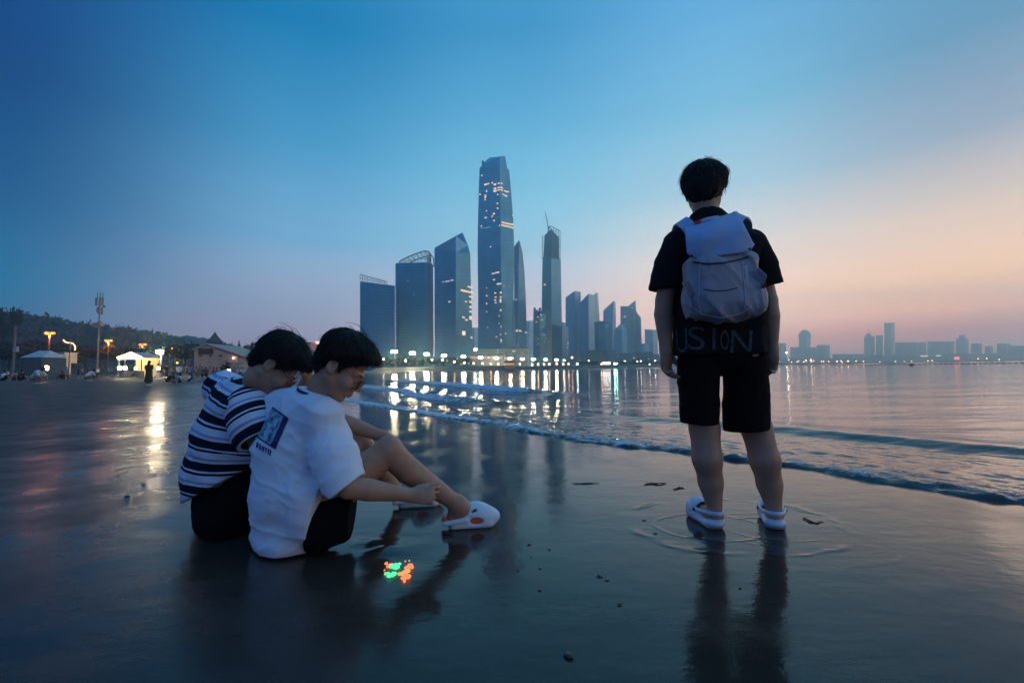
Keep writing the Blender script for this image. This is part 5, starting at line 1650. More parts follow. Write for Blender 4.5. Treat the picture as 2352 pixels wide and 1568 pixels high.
class Frame:
    """local right / forward / up axes at a point"""
    def __init__(s, c, f, u, k=1.0):
        s.c = Vector(c); s.f = Vector(f).normalized()
        s.r = s.f.cross(Vector(u)).normalized(); s.u = s.r.cross(s.f).normalized(); s.k = k
        s.M = np.array([[s.r[i], s.f[i], s.u[i]] for i in range(3)], np.float32)
    def __call__(s, x, y, z):
        return s.c + (s.r * x + s.f * y + s.u * z) * s.k

def add_head(S, F, neck_to, neck_r=0.056, mouth=True):
    k = F.k
    E = lambda c, r, kk=.012, op='add': S.ell(F(*c), [v * k for v in r], F.M, kk, op)
    C_ = lambda a, b, r1, r2, kk=.01, op='add': S.cone(F(*a), F(*b), r1 * k, r2 * k, kk, op)
    E((0, -.012, .045), (.074, .094, .084))
    E((0, .030, -.028), (.062, .064, .082), .02)
    for sx in (-1, 1):
        C_((sx * .056, -.004, -.052), (sx * .022, .064, -.098), .020, .017, .025)
        E((sx * .040, .062, -.034), (.026, .028, .026), .02)
        C_((sx * .012, .090, .014), (sx * .044, .076, .012), .010, .010, .012)
        E((sx * .033, .096, -.006), (.015, .012, .010), .012, 'sub')
        E((sx * .031, .078, -.007), (.0155, .014, .0125), .004)
        C_((sx * .011, .104, -.040), (sx * .010, .102, -.042), .0085, .008, .006)
        # ear: helix shell with a hollow
        E((sx * .077, -.010, -.008), (.010, .021, .033), .006)
        E((sx * .084, -.006, -.004), (.006, .012, .018), .003, 'sub')
        E((sx * .074, .000, -.030), (.009, .010, .010), .006)
    C_((0, .086, .012), (0, .112, -.030), .009, .0115, .012)
    E((0, .112, -.034), (.0125, .012, .0105), .006)
    E((0, .070, -.104), (.024, .020, .019), .02)
    C_((-.019, .086, -.064), (0, .096, -.062), .0065, .0085, .006); C_((.019, .086, -.064), (0, .096, -.062), .0065, .0085, .006)
    C_((-.016, .086, -.074), (0, .094, -.076), .007, .009, .006); C_((.016, .086, -.074), (0, .094, -.076), .007, .009, .006)
    a = F(0, -.022, -.045)
    S.cone(a, neck_to, neck_r * k, neck_r * 1.08, .03)
    C_((0, .02, -.07), (0, -.01, -.10), .045, .04, .03)

def add_hair(root, F, wide=(.088, .108, .098), c=(0, -.012, .052), strands=900, seed=0, fringe=True, messy=1.0, h=.0045, nape=-.072, cutn=(0, .69, -.72), cutp=(0, -.06, -.075), fz=.042, napew=.060, earx=.024, under=False):
    lo = [min(F(x, y, z)[i] for x in (-.16, .16) for y in (-.16, .18) for z in (-.16, .22)) for i in range(3)]
    hi = [max(F(x, y, z)[i] for x in (-.16, .16) for y in (-.16, .18) for z in (-.16, .22)) for i in range(3)]
    S = SDF(lo, hi, h); k = F.k
    E = lambda c_, r, kk=.012, op='add': S.ell(F(*c_), [v * k for v in r], F.M, kk, op)
    E(c, wide)
    if fringe:
        E((0, .062, .086), (.070, .042, .038), .03)
        for x, y, z in ((-.055, .080, fz), (-.028, .101, fz - .008), (0, .106, fz), (.026, .103, fz - .012), (.054, .082, fz - .004)):
            S.cone(F(x * .9, .085, .085), F(x, y, z), .022 * k, .009 * k, .018)
    E((0, -.062, -.020), (napew, .040, .062), .03)
    if under:
        E((0, -.045, .005), (.074, .074, .072), .03)
    n = F.r * cutn[0] + F.f * cutn[1] + F.u * cutn[2]
    S.cut(F(*cutp), n)
    E((0, .095, -.045), (.080, .066, .072), .012, 'sub')
    for sx in (-1, 1):
        E((sx * (.064 + earx), -.002, -.016), (earx, .024, .034), .008, 'sub')
    for sx in (-1, 1):
        S.cone(F(sx * .068, .024, .03), F(sx * .070, .018, -.008), .012 * k, .005 * k, .01)
    cp = F(*c); Minv = F.M.T
    def rough(x, y, z):
        q = np.stack([x - cp.x, y - cp.y, z - cp.z], 0); q = Minv @ q
        th = np.arctan2(q[0], q[1] + .05); ph = np.arctan2(q[2] - .02, np.hypot(q[0], q[1]))
        return -.010 * messy * (vnoise(th * 9 + seed, ph * 2.2, 0.3) - .5) - .006 * messy * (vnoise(th * 22 + seed, ph * 4, 3.3) - .5) - .012 * messy * (vnoise(th * 2.5, ph * 2.5, seed + .5) - .5)
    S.disp(rough, .02)
    hair = obj('hair', S.mesh('hair', 1), HAIR, root)
    # locks combed over the whole surface, away from the crown and downward
    r = np.random.default_rng(seed)
    me = hair.data
    bv = BVHTree.FromPolygons([v.co.copy() for v in me.vertices], [tuple(p.vertices) for p in me.polygons])
    crown = F(0.01, -.055, .16)
    V, Fc = [], []
    order = r.permutation(len(me.vertices))[:strands]
    for i in order:
        p = me.vertices[int(i)].co.copy(); nrm = me.vertices[int(i)].normal.copy()
        if nrm.dot(F.u) < -.45: continue
        L = r.uniform(.020, .044) * k
        w0 = r.uniform(.0009, .0019) * k
        lift = r.uniform(.0008, .0048) + (r.random() < .10) * r.uniform(0, .010) * messy
        jit = Vector(r.normal(size=3)) * .22 * messy
        pts = []
        for q in range(6):
            t = q / 5
            pts.append((p + nrm * (lift * (1 + .8 * t)), nrm.copy()))
            d = (p - crown).normalized() * .8 - F.u * .55 + jit
            d = d - nrm * d.dot(nrm)
            if d.length < 1e-4: break
            nxt = p + d.normalized() * L / 5
            loc, n2, fi, ds = bv.find_nearest(nxt)
            if loc is None: break
            if n2.dot(F.u) < -.35:          # over the hem of the haircut: hang free
                p = p.lerp(nxt, .45)
            else:
                p, nrm = loc, n2
        if len(pts) < 4: continue
        b = len(V); n_ = len(pts)
        for q, (c_, nn) in enumerate(pts):
            d = (pts[min(q + 1, n_ - 1)][0] - pts[max(q - 1, 0)][0])
            s1 = d.cross(nn)
            s1 = s1.normalized() if s1.length > 1e-9 else F.r
            w = w0 * (1 - .9 * (q / (n_ - 1)) ** 2)
            V += [tuple(c_ + s1 * w), tuple(c_ + nn * w * .8), tuple(c_ - s1 * w)]
        for q in range(n_ - 1):
            for a in range(3):
                Fc.append((b + q * 3 + a, b + q * 3 + (a + 1) % 3, b + q * 3 + 3 + (a + 1) % 3, b + q * 3 + 3 + a))
    lk = obj('hair_locks', mesh_np('hair_locks', np.array(V), np.array(Fc), True), HAIR, hair)
    tag(lk, kind='stuff')
    return hair

def add_hand(S, w, d, n, t, curl=(25, 35, 25), k=1.0, thumb=(.55, .75, .25), spread=1.0, per=None):
    """wrist, pointing direction, palm normal, thumb side"""
    w = Vector(w); d = Vector(d).normalized(); t = Vector(t); t = (t - d * t.dot(d)).normalized()
    n0 = Vector(n); n = d.cross(t); n = n if n.dot(n0) > 0 else -n
    M = np.array([[t[i], d[i], n[i]] for i in range(3)], np.float32)
    S.ell(w + d * .045 * k, (.040 * k, .056 * k, .0165 * k), M, .012)
    S.cone(w - d * .01, w + d * .03 * k, .025 * k, .024 * k, .015)
    S.ell(w + d * .03 * k + t * .022 * k + n * .008 * k, (.018 * k, .032 * k, .016 * k), M, .01)
    for i, (off, L) in enumerate(((.029, .072), (.010, .080), (-.010, .075), (-.028, .060))):
        p = w + d * (.084 - abs(i - 1.3) * .004) * k + t * off * k * spread
        cu = per[i] if per else curl
        a = 0.0
        for j, (fr, rr) in enumerate(((.45, .0092), (.31, .0084), (.24, .0076))):
            a += math.radians(cu[j])
            dd = (d * math.cos(a) + n * math.sin(a) + t * off * 2.2 * spread * (1 if j == 0 else .3)).normalized()
            q = p + dd * L * fr * k
            S.cone(p, q, rr * k, rr * .92 * k, .004)
            p = q
    p = w + d * .022 * k + t * .030 * k + n * .006 * k
    td = (d * thumb[0] + t * thumb[1] + n * thumb[2]).normalized()
    for j, (L, rr) in enumerate(((.040, .0125), (.032, .0100), (.026, .0088))):
        q = p + td * L * k
        S.cone(p, q, rr * k, rr * .9 * k, .006)
        p = q
        td = (td + d * .35 + n * .12).normalized()

_P = P
def shifted(d):
    return lambda px, py, y: _P(px, py, y + d)

def box_of(pts, m):
    a = np.array([tuple(p) for p in pts])
    return a.min(0) - m, a.max(0) + m

def fold_noise(axis_dirs, freqs, amp, seed=0.0, ridged=True):
    D = [npv(Vector(a).normalized()) for a in axis_dirs]
    def fn(x, y, z):
        c = [x * d[0] + y * d[1] + z * d[2] for d in D]
        wx = vnoise(x * 6 + seed, y * 6, z * 6) - .5
        q = [ci * f + wx * 1.3 for ci, f in zip(c, freqs)]
        n = vnoise(q[0] + seed, q[1] + 5.1, q[2] + 2.7)
        n2 = vnoise(q[0] * 2.1 + seed + 9, q[1] * 2.1, q[2] * 2.1)
        r = 1 - np.abs(2 * n - 1) if ridged else n
        r2 = 1 - np.abs(2 * n2 - 1) if ridged else n2
        return -amp * .85 * (r ** 3 - .3) - amp * .30 * (r2 ** 3 - .3)
    return fn

def spectacles(root, F, side=.032, ry=.112, rz=-.006):
    g = MB(); ln = MB()
    for sx in (-1, 1):
        ring = [F(sx * side + .0245 * math.cos(a), ry - .006 * abs(math.cos(a)) * (1 if math.cos(a) * sx > 0 else 0), rz + .021 * math.sin(a)) for a in np.linspace(0, 2 * math.pi, 19)]
        g.tube(ring, .0011, 5)
        n = 18
        ln.loft([[p + F.f * .0006 for p in ring[:n]], [p - F.f * .0006 for p in ring[:n]]])
        g.tube([F(sx * (side + .024), ry - .006, rz + .010), F(sx * .070, .075, rz + .012), F(sx * .0795, .005, .016), F(sx * .080, -.022, .000)], .0012, 5)
    g.tube([F(-.009, ry, rz + .004), F(0, ry + .003, rz + .008), F(.009, ry, rz + .004)], .0011, 5)
    gl = g.build('spectacles', FRAME, root)
    ln.build('lens', LENS, gl, True)
    return gl
LIPS = pmat('lips', (0.42, 0.15, 0.12), .45)
def eyebrows(root, F):
    MB().tube([F(-.018, .0905, -.0690), F(-.008, .1000, -.0685), F(0, .1020, -.0690), F(.008, .1000, -.0685), F(.018, .0905, -.0690)], [.0015, .0048, .0052, .0048, .0015], 8).build('lips', LIPS, root, True)
    for sx in (-1, 1):
        MB().tube([F(sx * .019, .0895, -.012), F(sx * .026, .0925, -.0155), F(sx * .036, .0910, -.0155), F(sx * .044, .0840, -.011)], [.0008, .0014, .0014, .0006], 5).build('eyelashes', HAIR, root, True)
    for sx in (-1, 1):
        MB().tube([F(sx * .014, .099, .016), F(sx * .030, .096, .021), F(sx * .048, .082, .017)], [.0024, .0030, .0014], 6).build('eyebrow', HAIR, root, True)

# ------------------------------------------------------------------ B: the man in the white T-shirt
def person_white():
    P = shifted(.055)
    root = thing('person', G(690, 1262), 'man in an oversized white T-shirt sitting on wet sand, knees up, reaching toward his shin', 'person')
    up = Vector((0, 0, 1))
    pel = P(684, 1185, 1.99)
    shR, shL = P(742, 957, 1.88), P(652, 935, 2.12)
    c7 = P(716, 908, 1.96)
    F = Frame(P(784, 841, 1.945), (.785, .06, -.60), (.60, .05, .79), 1.09)
    hipR, hipL = P(716, 1190, 1.93), P(672, 1165, 2.08)
    legR = [hipR, P(806, 1102, 1.98), P(892, 1036, 2.03), P(938, 1080, 2.075), P(1000, 1122, 2.13), P(1052, 1158, 2.185)]
    legL = [hipL, P(750, 1080, 2.18), P(822, 1011, 2.33), P(858, 1060, 2.40), P(918, 1138, 2.56)]
    elR, wrR = P(800, 1118, 1.80), P(946, 1137, 1.90)
    elL, wrL = P(768, 962, 2.22), P(884, 1003, 2.24)
    fh, ft = G(1020, 1214), G(1128, 1204)
    fd = (ft - fh).normalized()
    fhL, ftL = G(906, 1166), G(958, 1162)
    fdL = (ftL - fhL).normalized()
    pts = legR + legL + [shR, shL, pel, elR, wrR, wrL, F(0, .13, 0), F(0, -.1, .14), fh, ft, wrR + Vector((.17, 0, 0)), ftL]
    lo, hi = box_of(pts, .12)
    S = SDF(lo, hi, .005)
    add_head(S, F, c7 + Vector((.015, 0, -.02)), .051)
    S.ecap(pel, (shR + shL) / 2 - up * .05, shR - shL, (.14, .10), (.16, .09), .03)
    S.chain(legR, (.085, .078, .062, .060, .046, .036), .03)
    S.ell(legR[2] + Vector((.005, -.01, .012)), (.05, .05, .052), None, .03)
    S.chain(legL, (.085, .078, .060, .058, .036), .03)
    S.chain([legR[-1], fh + fd * .045 + up * .055], (.036, .029), .03)
    S.ell(legR[-1].lerp(fh + fd * .09 + up * .05, .5), (.038, .036, .034), None, .03)
    S.cone(fh + fd * .045 + up * .052, fh + fd * .20 + up * .035, .029, .024, .015)
    S.cone(legR[-1], fh + fd * .15 + up * .060, .033, .026, .03)
    S.chain([legL[-1], fhL + fdL * .04 + up * .05], (.036, .03), .02)
    S.cone(fhL + fdL * .04 + up * .045, fhL + fdL * .19 + up * .035, .033, .025, .02)
    S.chain([shR, elR, elR.lerp(wrR, .30), wrR], (.05, .046, .044, .0265), .02)
    S.chain([shL, elL, elL.lerp(wrL, .3), wrL], (.05, .042, .040, .027), .02)
    add_hand(S, wrR, (.93, .12, -.02), (.0, .85, -.4), (.05, .35, .93), per=((25, 45, 25), (45, 55, 30), (65, 60, 35), (75, 65, 35)), thumb=(.85, .25, .45), k=.98)
    add_hand(S, wrL, (.8, .2, -.5), (-.2, -.2, -.9), (-.2, -.9, .1), curl=(30, 35, 20), k=.95)
    body = obj('body', S.mesh('body', 1), SKIN, root)
    add_hair(root, F, wide=(.092, .112, .098), strands=3600, seed=3, messy=1.0)
    spectacles(root, F, rz=-.010); eyebrows(root, F)
    # lock of hair sticking up
    MB().tube([F(.0, .02, .145), F(.01, .005, .160), F(.01, -.02, .170), F(.0, -.05, .171), F(.0, -.075, .163), F(.0, -.095, .150)], [.002, .0018, .0016, .0014, .001, .0005], 5).build('hair_wisp', HAIR, root, True)
    # ---- shirt
    T = SDF(*box_of([P(560, 1290, 1.98), P(840, 860, 1.98), shL, shR, elR + Vector((.08, -.10, 0))], .10), .0055)
    side = shR - shL
    sp = [P(652, 1222, 1.985), P(672, 1125, 1.99), P(672, 1030, 2.0), P(694, 962, 1.99)]
    T.ecap(sp[0], sp[1], side, (.150, .125), (.195, .150), .05)
    T.ecap(sp[1], sp[2], side, (.195, .150), (.195, .135), .05)
    T.ecap(sp[2], sp[3], side, (.195, .135), (.175, .105), .06)
    T.ecap(shL, shR, up, (.075, .085), (.080, .085), .07)
    T.cone(P(700, 935, 1.985), c7 + Vector((.012, 0, -.01)), .090, .064, .06)
    T.cone(shL, P(742, 985, 2.2), .085, .075, .05)
    T.ell(P(760, 1010, 1.98), (.08, .10, .12), None, .06)
    T.chain([P(738, 972, 1.90), P(766, 1040, 1.85), P(799, 1132, 1.80)], (.076, .083, .085), .035, soft=.03)
    T.ell(P(716, 1160, 1.905), (.120, .118, .150), None, .05)
    T.ell(P(672, 1235, 1.93), (.10, .09, .07), None, .05)
    for f_ in (fold_noise(((1, .2, .8), (.8, 0, -1), (0, 1, 0)), (2.2, 11, 4), .011, 1.0), fold_noise(((1, .4, .25), (.2, .1, 1), (0, 1, 0)), (1.8, 12, 3.5), .010, 4.0)):
        T.disp(f_, .03)
    T.cut(c7 + Vector((.018, .0, .022)), (.30, 0, 1.0))
    # side slit and hem
    sa_, sb_ = P(737, 1120, 1.84), P(699, 1266, 1.84)
    sd = (sb_ - sa_).normalized(); sn = Vector((-sd.z, 0, sd.x)); sn = sn if sn.x > 0 else -sn
    Ms = Matrix((sn, Vector((0, 1, 0)), -sd)).transposed()
    T.box((sa_ + sb_) / 2 + sd * .10 + sn * .20 + Vector((0, .05, 0)), (.20, .36, (sb_ - sa_).length / 2 + .10), Ms, .004, .003, 'sub')
    hemc, ax = P(791, 1121, 1.80), Vector((.60, 0, -.78))
    T.cut(hemc, ax, within=hemc + ax * .09, rad=.125)
    T.cone(hemc - ax * .004, hemc + ax * .08, .058, .058, .004, 'sub')
    T.cut((0, 0, .010), (0, 0, -1))
    shirt = obj('tshirt', T.mesh('tshirt', 1), WHITE_CLOTH, root)
    MB().tube([c7 + Vector((.016 + .070 * math.cos(a), .072 * math.sin(a), .008 - .024 * math.cos(a))) for a in np.linspace(0, 2 * math.pi, 25)], .0065, 6).build('collar', cloth('navy_trim', (.03, .04, .10)), shirt, True)
    # ---- shorts
    B = SDF(*box_of([pel, hipR, hipL, P(815, 1190, 1.95), P(790, 1100, 2.18)], .17), .006)
    B.ecap(pel, pel - up * .02, side, (.165, .135), (.165, .135), .04)
    B.chain([hipR + Vector((.03, 0, -.02)), P(830, 1165, 1.965)], (.115, .100), .04)
    B.chain([hipL, P(780, 1075, 2.22)], (.11, .10), .04)
    B.disp(fold_noise(((1, 0, 0), (0, 0, 1), (0, 1, 0)), (16, 7, 7), .009, 6.0), .03)
    B.cut(sa_ - sn * .012, -sn)
    B.cut(P(809, 1180, 1.95), (1, .15, -.08), within=P(840, 1165, 1.96), rad=.20)
    B.cut((0, 0, .008), (0, 0, -1))
    obj('shorts', B.mesh('shorts', 1), BLACK_CLOTH, root)
    # ---- back print, laid over the shirt surface
    bv = BVHTree.FromPolygons([v.co.copy() for v in shirt.data.vertices], [tuple(p.vertices) for p in shirt.data.polygons])
    def drape(name, quad, nu, nv, mat, parent, off=.0022, mask=None):
        V, idx, U = [], {}, []
        for i in range(nu + 1):
            for j in range(nv + 1):
                u, v = i / nu, j / nv
                px = (quad[0][0] * (1 - u) + quad[1][0] * u) * (1 - v) + (quad[3][0] * (1 - u) + quad[2][0] * u) * v
                py = (quad[0][1] * (1 - u) + quad[1][1] * u) * (1 - v) + (quad[3][1] * (1 - u) + quad[2][1] * u) * v
                d = (P(px, py, 2.0) - EYEV).normalized()
                loc, nrm, fi, dist = bv.ray_cast(EYEV, d)
                if loc is None: continue
                if nrm.dot(d) > 0: nrm = -nrm
                idx[(i, j)] = len(V); V.append(loc + nrm * off); U.append((u, v))
        Fc = [(idx[(i, j)], idx[(i + 1, j)], idx[(i + 1, j + 1)], idx[(i, j + 1)]) for i in range(nu) for j in range(nv)
              if all(q in idx for q in ((i, j), (i + 1, j), (i + 1, j + 1), (i, j + 1))) and (mask is None or mask((i + .5) / nu, (j + .5) / nv))]
        if not Fc: return None
        me = mesh_np(name, np.array([tuple(v) for v in V]), np.array(Fc), True)
        attr(me, 'pu', [u for u, v in U]); attr(me, 'pv', [v for u, v in U])
        return obj(name, me, mat, parent)
    pm = bpy.data.materials.new('back_print'); pm.use_nodes = True
    nt = pm.node_tree
    au, av = nd('ShaderNodeAttribute', nt), nd('ShaderNodeAttribute', nt); au.attribute_name, av.attribute_name = 'pu', 'pv'
    cx = nd('ShaderNodeCombineXYZ', nt); nt.links.new(au.outputs['Fac'], cx.inputs[0]); nt.links.new(av.outputs['Fac'], cx.inputs[1])
    nz = nd('ShaderNodeTexNoise', nt); nz.inputs['Scale'].default_value = 4.5; nz.inputs['Detail'].default_value = 4; nt.links.new(cx.outputs[0], nz.inputs[0])
    colr = ramp(nz.outputs[0], [(.32, (.03, .06, .20)), (.46, (.12, .28, .40)), (.56, (.42, .56, .62)), (.68, (.25, .42, .50))], nt)
    border = mth('MAXIMUM', mth('GREATER_THAN', mth('ADD', au.outputs['Fac'], mth('MULTIPLY', mth('SUBTRACT', nz.outputs[0], .5, nt=nt), .35, nt=nt), nt=nt), .74, nt=nt), mth('MAXIMUM', mth('LESS_THAN', av.outputs['Fac'], .05, nt=nt), mth('GREATER_THAN', av.outputs['Fac'], .955, nt=nt), nt=nt), nt=nt)
    mx = nd('ShaderNodeMix', nt); mx.data_type = 'RGBA'; nt.links.new(border, mx.inputs[0]); nt.links.new(colr, mx.inputs[6]); mx.inputs[7].default_value = (.012, .022, .11, 1)
    nt.links.new(mx.outputs[2], nt.nodes['Principled BSDF'].inputs['Base Color']); nt.nodes['Principled BSDF'].inputs['Roughness'].default_value = .75
    drape('back_print', ((627, 934), (664, 960), (633, 1032), (590, 1004)), 22, 34, pm, shirt)
    glyphs = ["10001", "11011"]
    GL = {'a': ["111", "101", "111", "100"], 'b': ["101", "111", "101", "101"], 'c': ["110", "011", "110", "111"], 'd': ["101", "101", "010", "010"], 'e': ["1", "1", "1", "1"]}
    def mask(u, v):
        x = u * 23; k_ = 0
        for ch, w in (('a', 4), ('c', 4), ('b', 4), ('d', 4), ('e', 2.5), ('e', 2.5)):
            if x < w:
                g = GL[ch]; cw = (w - 1) / len(g[0]); c_ = int(x / cw)
                return c_ < len(g[0]) and g[min(3, int(v * 4))][c_] == '1'
            x -= w
        return False
    drape('print_caption', ((590, 1015), (629, 1036), (627, 1049), (589, 1028)), 46, 12, cloth('navy_print', (.02, .035, .16)), shirt, mask=mask)
    # ---- slip-on shoes with cut-out sides
    FOAM = pmat('white_foam', (.72, .74, .78), .5); ORANGE = pmat('orange_foam', (.85, .10, .02), .5)
    def slipper(fh, fd):
        Fr = Frame(fh, fd, (0, 0, 1))
        lo, hi = box_of([Fr(x, y, z) for x in (-.07, .07) for y in (-.03, .30) for z in (-.01, .13)], .01)
        U = SDF(lo, hi, .004)
        U.ecap(Fr(0, .045, .018), Fr(.004, .215, .018), Fr.r, (.043, .026), (.052, .026), .01)
        U.ell(Fr(.002, .19, .042), (.054, .084, .050), Fr.M, .015)
        U.ell(Fr(0, .148, .064), (.048, .078, .054), Fr.M, .03)
        U.cone(Fr(-.036, .0, .035), Fr(-.04, .10, .045), .012, .014, .01); U.cone(Fr(.036, .0, .035), Fr(.04, .10, .045), .012, .014, .01)
        U.ell(Fr(0, .050, .092), (.037, .066, .072), Fr.M, .008, 'sub')
        U.ell(Fr(0, .150, .050), (.042, .078, .044), Fr.M, .006, 'sub')
        for sx in (-1, 1):
            U.ell(Fr(sx * .052, .150, .038), (.020, .034, .017), Fr.M, .004, 'sub')
            U.ell(Fr(sx * .040, .140, .084), (.020, .016, .0065), Matrix(Fr.M.tolist()) @ Matrix.Rotation(.35, 3, 'X'), .003, 'sub')
        U.ell(Fr(0, .205, .088), (.012, .022, .012), Fr.M, .004, 'sub')
        U.cut(Fr(0, 0, .002), (0, 0, -1))
        sh = obj('slipper', U.mesh('slipper', 1), FOAM, root)
        I = SDF(lo, hi, .004)
        I.ecap(Fr(0, .040, .030), Fr(.004, .215, .034), Fr.r, (.037, .018), (.044, .020), .01)
        I.ell(Fr(0, .160, .040), (.045, .074, .034), Fr.M, .01)
        I.cone(Fr(-.02, .004, .045), Fr(.02, .004, .045), .014, .014, .01)
        obj('liner', I.mesh('liner', 1), ORANGE, sh)
    slipper(fh, fd); slipper(fhL, fdL)
    return root
person_white()

# ------------------------------------------------------------------ A: the man in the striped shirt
def person_striped():
    P = shifted(.08)
    root = thing('person', P(505, 1210, 2.2).xy.to_3d(), 'man in a navy and white striped T-shirt sitting bowed beside the white-shirt man', 'person')
    up = Vector((0, 0, 1))
    pel = P(505, 1165, 2.21)
    shR, shL = P(566, 935, 2.03), P(516, 893, 2.34)
    c7 = P(572, 893, 2.12)
    F = Frame(P(634, 838, 2.10), (.62, .22, -.75), (.70, .24, .66), 1.09)
    hipR, hipL = P(520, 1170, 2.14), P(505, 1150, 2.32)
    legR = [hipR, P(600, 1105, 2.20), P(690, 1042, 2.26), P(735, 1150, 2.36)]
    legL = [hipL, P(590, 1090, 2.42), P(660, 1030, 2.52), P(720, 1120, 2.60)]
    elR, wrR = P(604, 1040, 1.99), P(680, 1068, 2.08)
    elL, wrL = P(660, 960, 2.46), P(704, 874, 2.32)
    pts = legR + legL + [shR, shL, pel, elR, wrR, elL, wrL, F(0, .13, 0), F(0, -.1, .14), P(735, 1180, 2.36)]
    S = SDF(*box_of(pts, .13), .0055)
    add_head(S, F, c7 + Vector((.01, 0, -.03)), .053)
    S.ecap(pel, (shR + shL) / 2 - up * .06, shR - shL, (.14, .10), (.16, .09), .03)
    S.chain(legR, (.09, .08, .062, .04), .03); S.chain(legL, (.09, .08, .062, .04), .03)
    S.cone(legR[-1], G(790, 1185) + up * .05, .036, .03, .02)
    S.chain([shR, elR, wrR], (.055, .045, .028), .02)
    S.chain([shL, elL, elL.lerp(wrL, .35), wrL], (.055, .044, .042, .029), .02)
    add_hand(S, wrR, (.8, .4, -.2), (0, .3, -.9), (-.3, .9, .1), curl=(35, 40, 25))
    add_hand(S, wrL, P(716, 832, 2.30) - wrL, (-.75, -.55, .1), (.45, -.85, .0), per=((55, 75, 45), (65, 80, 45), (70, 80, 45), (75, 80, 45)), thumb=(.7, .35, .6), k=1.0)
    body = obj('body', S.mesh('body', 1), SKIN, root)
    add_hair(root, F, wide=(.094, .112, .100), strands=3600, seed=8, messy=1.05, cutp=(0, -.06, -.082))
    for i, q in enumerate((((-.02, -.02, .145), (-.03, -.04, .158), (-.03, -.07, .162), (-.03, -.10, .154)), ((.02, .02, .142), (.03, .04, .154), (.035, .065, .154), (.035, .085, .145)), ((.0, -.05, .142), (.01, -.08, .151), (.01, -.11, .147), (.0, -.135, .13)))):
        MB().tube([F(*p) for p in q], [.0018, .0015, .0011, .0005], 5).build('hair_wisp', HAIR, root, True)
    spectacles(root, F); eyebrows(root, F)
    # ---- striped shirt: the stripe position is measured along the spine or along the sleeve
    sm = bpy.data.materials.new('striped_cotton'); sm.use_nodes = True
    nt = sm.node_tree
    at = nd('ShaderNodeAttribute', nt); at.attribute_name = 'along'
    fr = mth('FRACT', mth('DIVIDE', at.outputs['Fac'], .113, nt=nt), nt=nt)
    W, NV, BL = (.62, .66, .80), (.006, .010, .024), (.03, .08, .30)
    r_ = nt.nodes.new('ShaderNodeValToRGB'); r_.color_ramp.interpolation = 'CONSTANT'
    e = r_.color_ramp.elements
    e[0].position, e[0].color = 0, (*NV, 1)
    e[1].position, e[1].color = .34, (*W, 1)
    for p, c in ((.42, NV), (.52, W), (.80, BL), (.825, W), (.855, BL), (.88, W)):
        q = e.new(p); q.color = (*c, 1)
    nt.links.new(fr, r_.inputs[0])
    bsdf = nt.nodes['Principled BSDF']; bsdf.inputs['Roughness'].default_value = .9; bsdf.inputs['Specular IOR Level'].default_value = .15
    wv = noise_tex(900, 2, nt=nt); mxx = nd('ShaderNodeHueSaturation', nt); nt.links.new(r_.outputs[0], mxx.inputs['Color'])
    nt.links.new(mth('ADD', .92, mth('MULTIPLY', wv, .16, nt=nt), nt=nt), mxx.inputs['Value'])
    nt.links.new(mxx.outputs[0], bsdf.inputs['Base Color'])
    side = shR - shL
    T = SDF(*box_of([P(400, 1200, 2.2), P(600, 850, 2.1), shL, shR], .13), .006)
    sp = [P(500, 1150, 2.20), P(508, 1085, 2.19), P(530, 1000, 2.17), P(556, 935, 2.15)]
    T.ecap(sp[0], sp[1], side, (.165, .145), (.180, .150), .05)
    T.ecap(sp[1], sp[2], side, (.180, .150), (.190, .150), .05)
    T.ecap(sp[2], sp[3], side, (.190, .150), (.175, .125), .05)
    T.ecap(shL, shR, up, (.07, .09), (.07, .09), .07)
    T.cone(sp[3], c7 + Vector((.0, 0, -.0)), .10, .070, .05)
    T.cone(shL, P(560, 905, 2.5), .085, .08, .05)
    T.ell(P(590, 1020, 2.15), (.10, .13, .11), None, .06)
    T.disp(fold_noise(((1, .2, .5), (.3, 0, 1), (0, 1, 0)), (6, 20, 7), .008, 3.0), .03)
    T.disp(fold_noise(((1, 0, 1), (1, 0, -1), (0, 1, 0)), (6, 16, 8), .007, 7.0), .03)
    hp = P(500, 1112, 2.1)
    T.cut(hp, (.45, .05, -.89))
    T.cut(c7 + Vector((.02, 0, .018)), (.5, 0, 1.0))
    me = T.mesh('tshirt', 1)
    V = T.V
    chain_pts = [sp[0] - (sp[1] - sp[0]) * 1.2] + sp + [c7 + Vector((.05, 0, .12))]
    al = np.zeros(len(V), np.float32); best = np.full(len(V), 9., np.float32); acc = 0.
    for a, b in zip(chain_pts[:-1], chain_pts[1:]):
        a_, b_ = npv(a), npv(b); d = b_ - a_; L = float(np.linalg.norm(d))
        t = np.clip(((V - a_) @ d) / (L * L), 0, 1)
        q = np.linalg.norm(V - a_ - t[:, None] * d, axis=1)
        m_ = q < best - 1e-5
        al[m_] = acc + t[m_] * L; best[m_] = q[m_]; acc += L
    # blend for a smooth run round bends
    zc = V[:, 2]
    attr(me, 'along', 10.0 - (0.35 * al + 0.65 * (zc * 1.06 + .18 * (V[:, 0] - sp[0].x) * np.clip((zc - .35) * 2.5, 0, 1))))
    shirt = obj('tshirt', me, sm, root)
    Q = SDF(*box_of([shR, P(615, 1030, 1.98)], .16), .0055)
    Q.chain([shR + Vector((.0, .01, -.005)), P(582, 972, 2.0), P(604, 1022, 1.985)], (.098, .104, .098), .03)
    ax = (P(604, 1022, 1.985) - shR).normalized()
    Q.disp(fold_noise((ax, (.9, 0, .3), (0, 1, 0)), (22, 7, 8), .009, 2.5), .03)
    Q.cut(P(600, 1010, 1.985), ax)
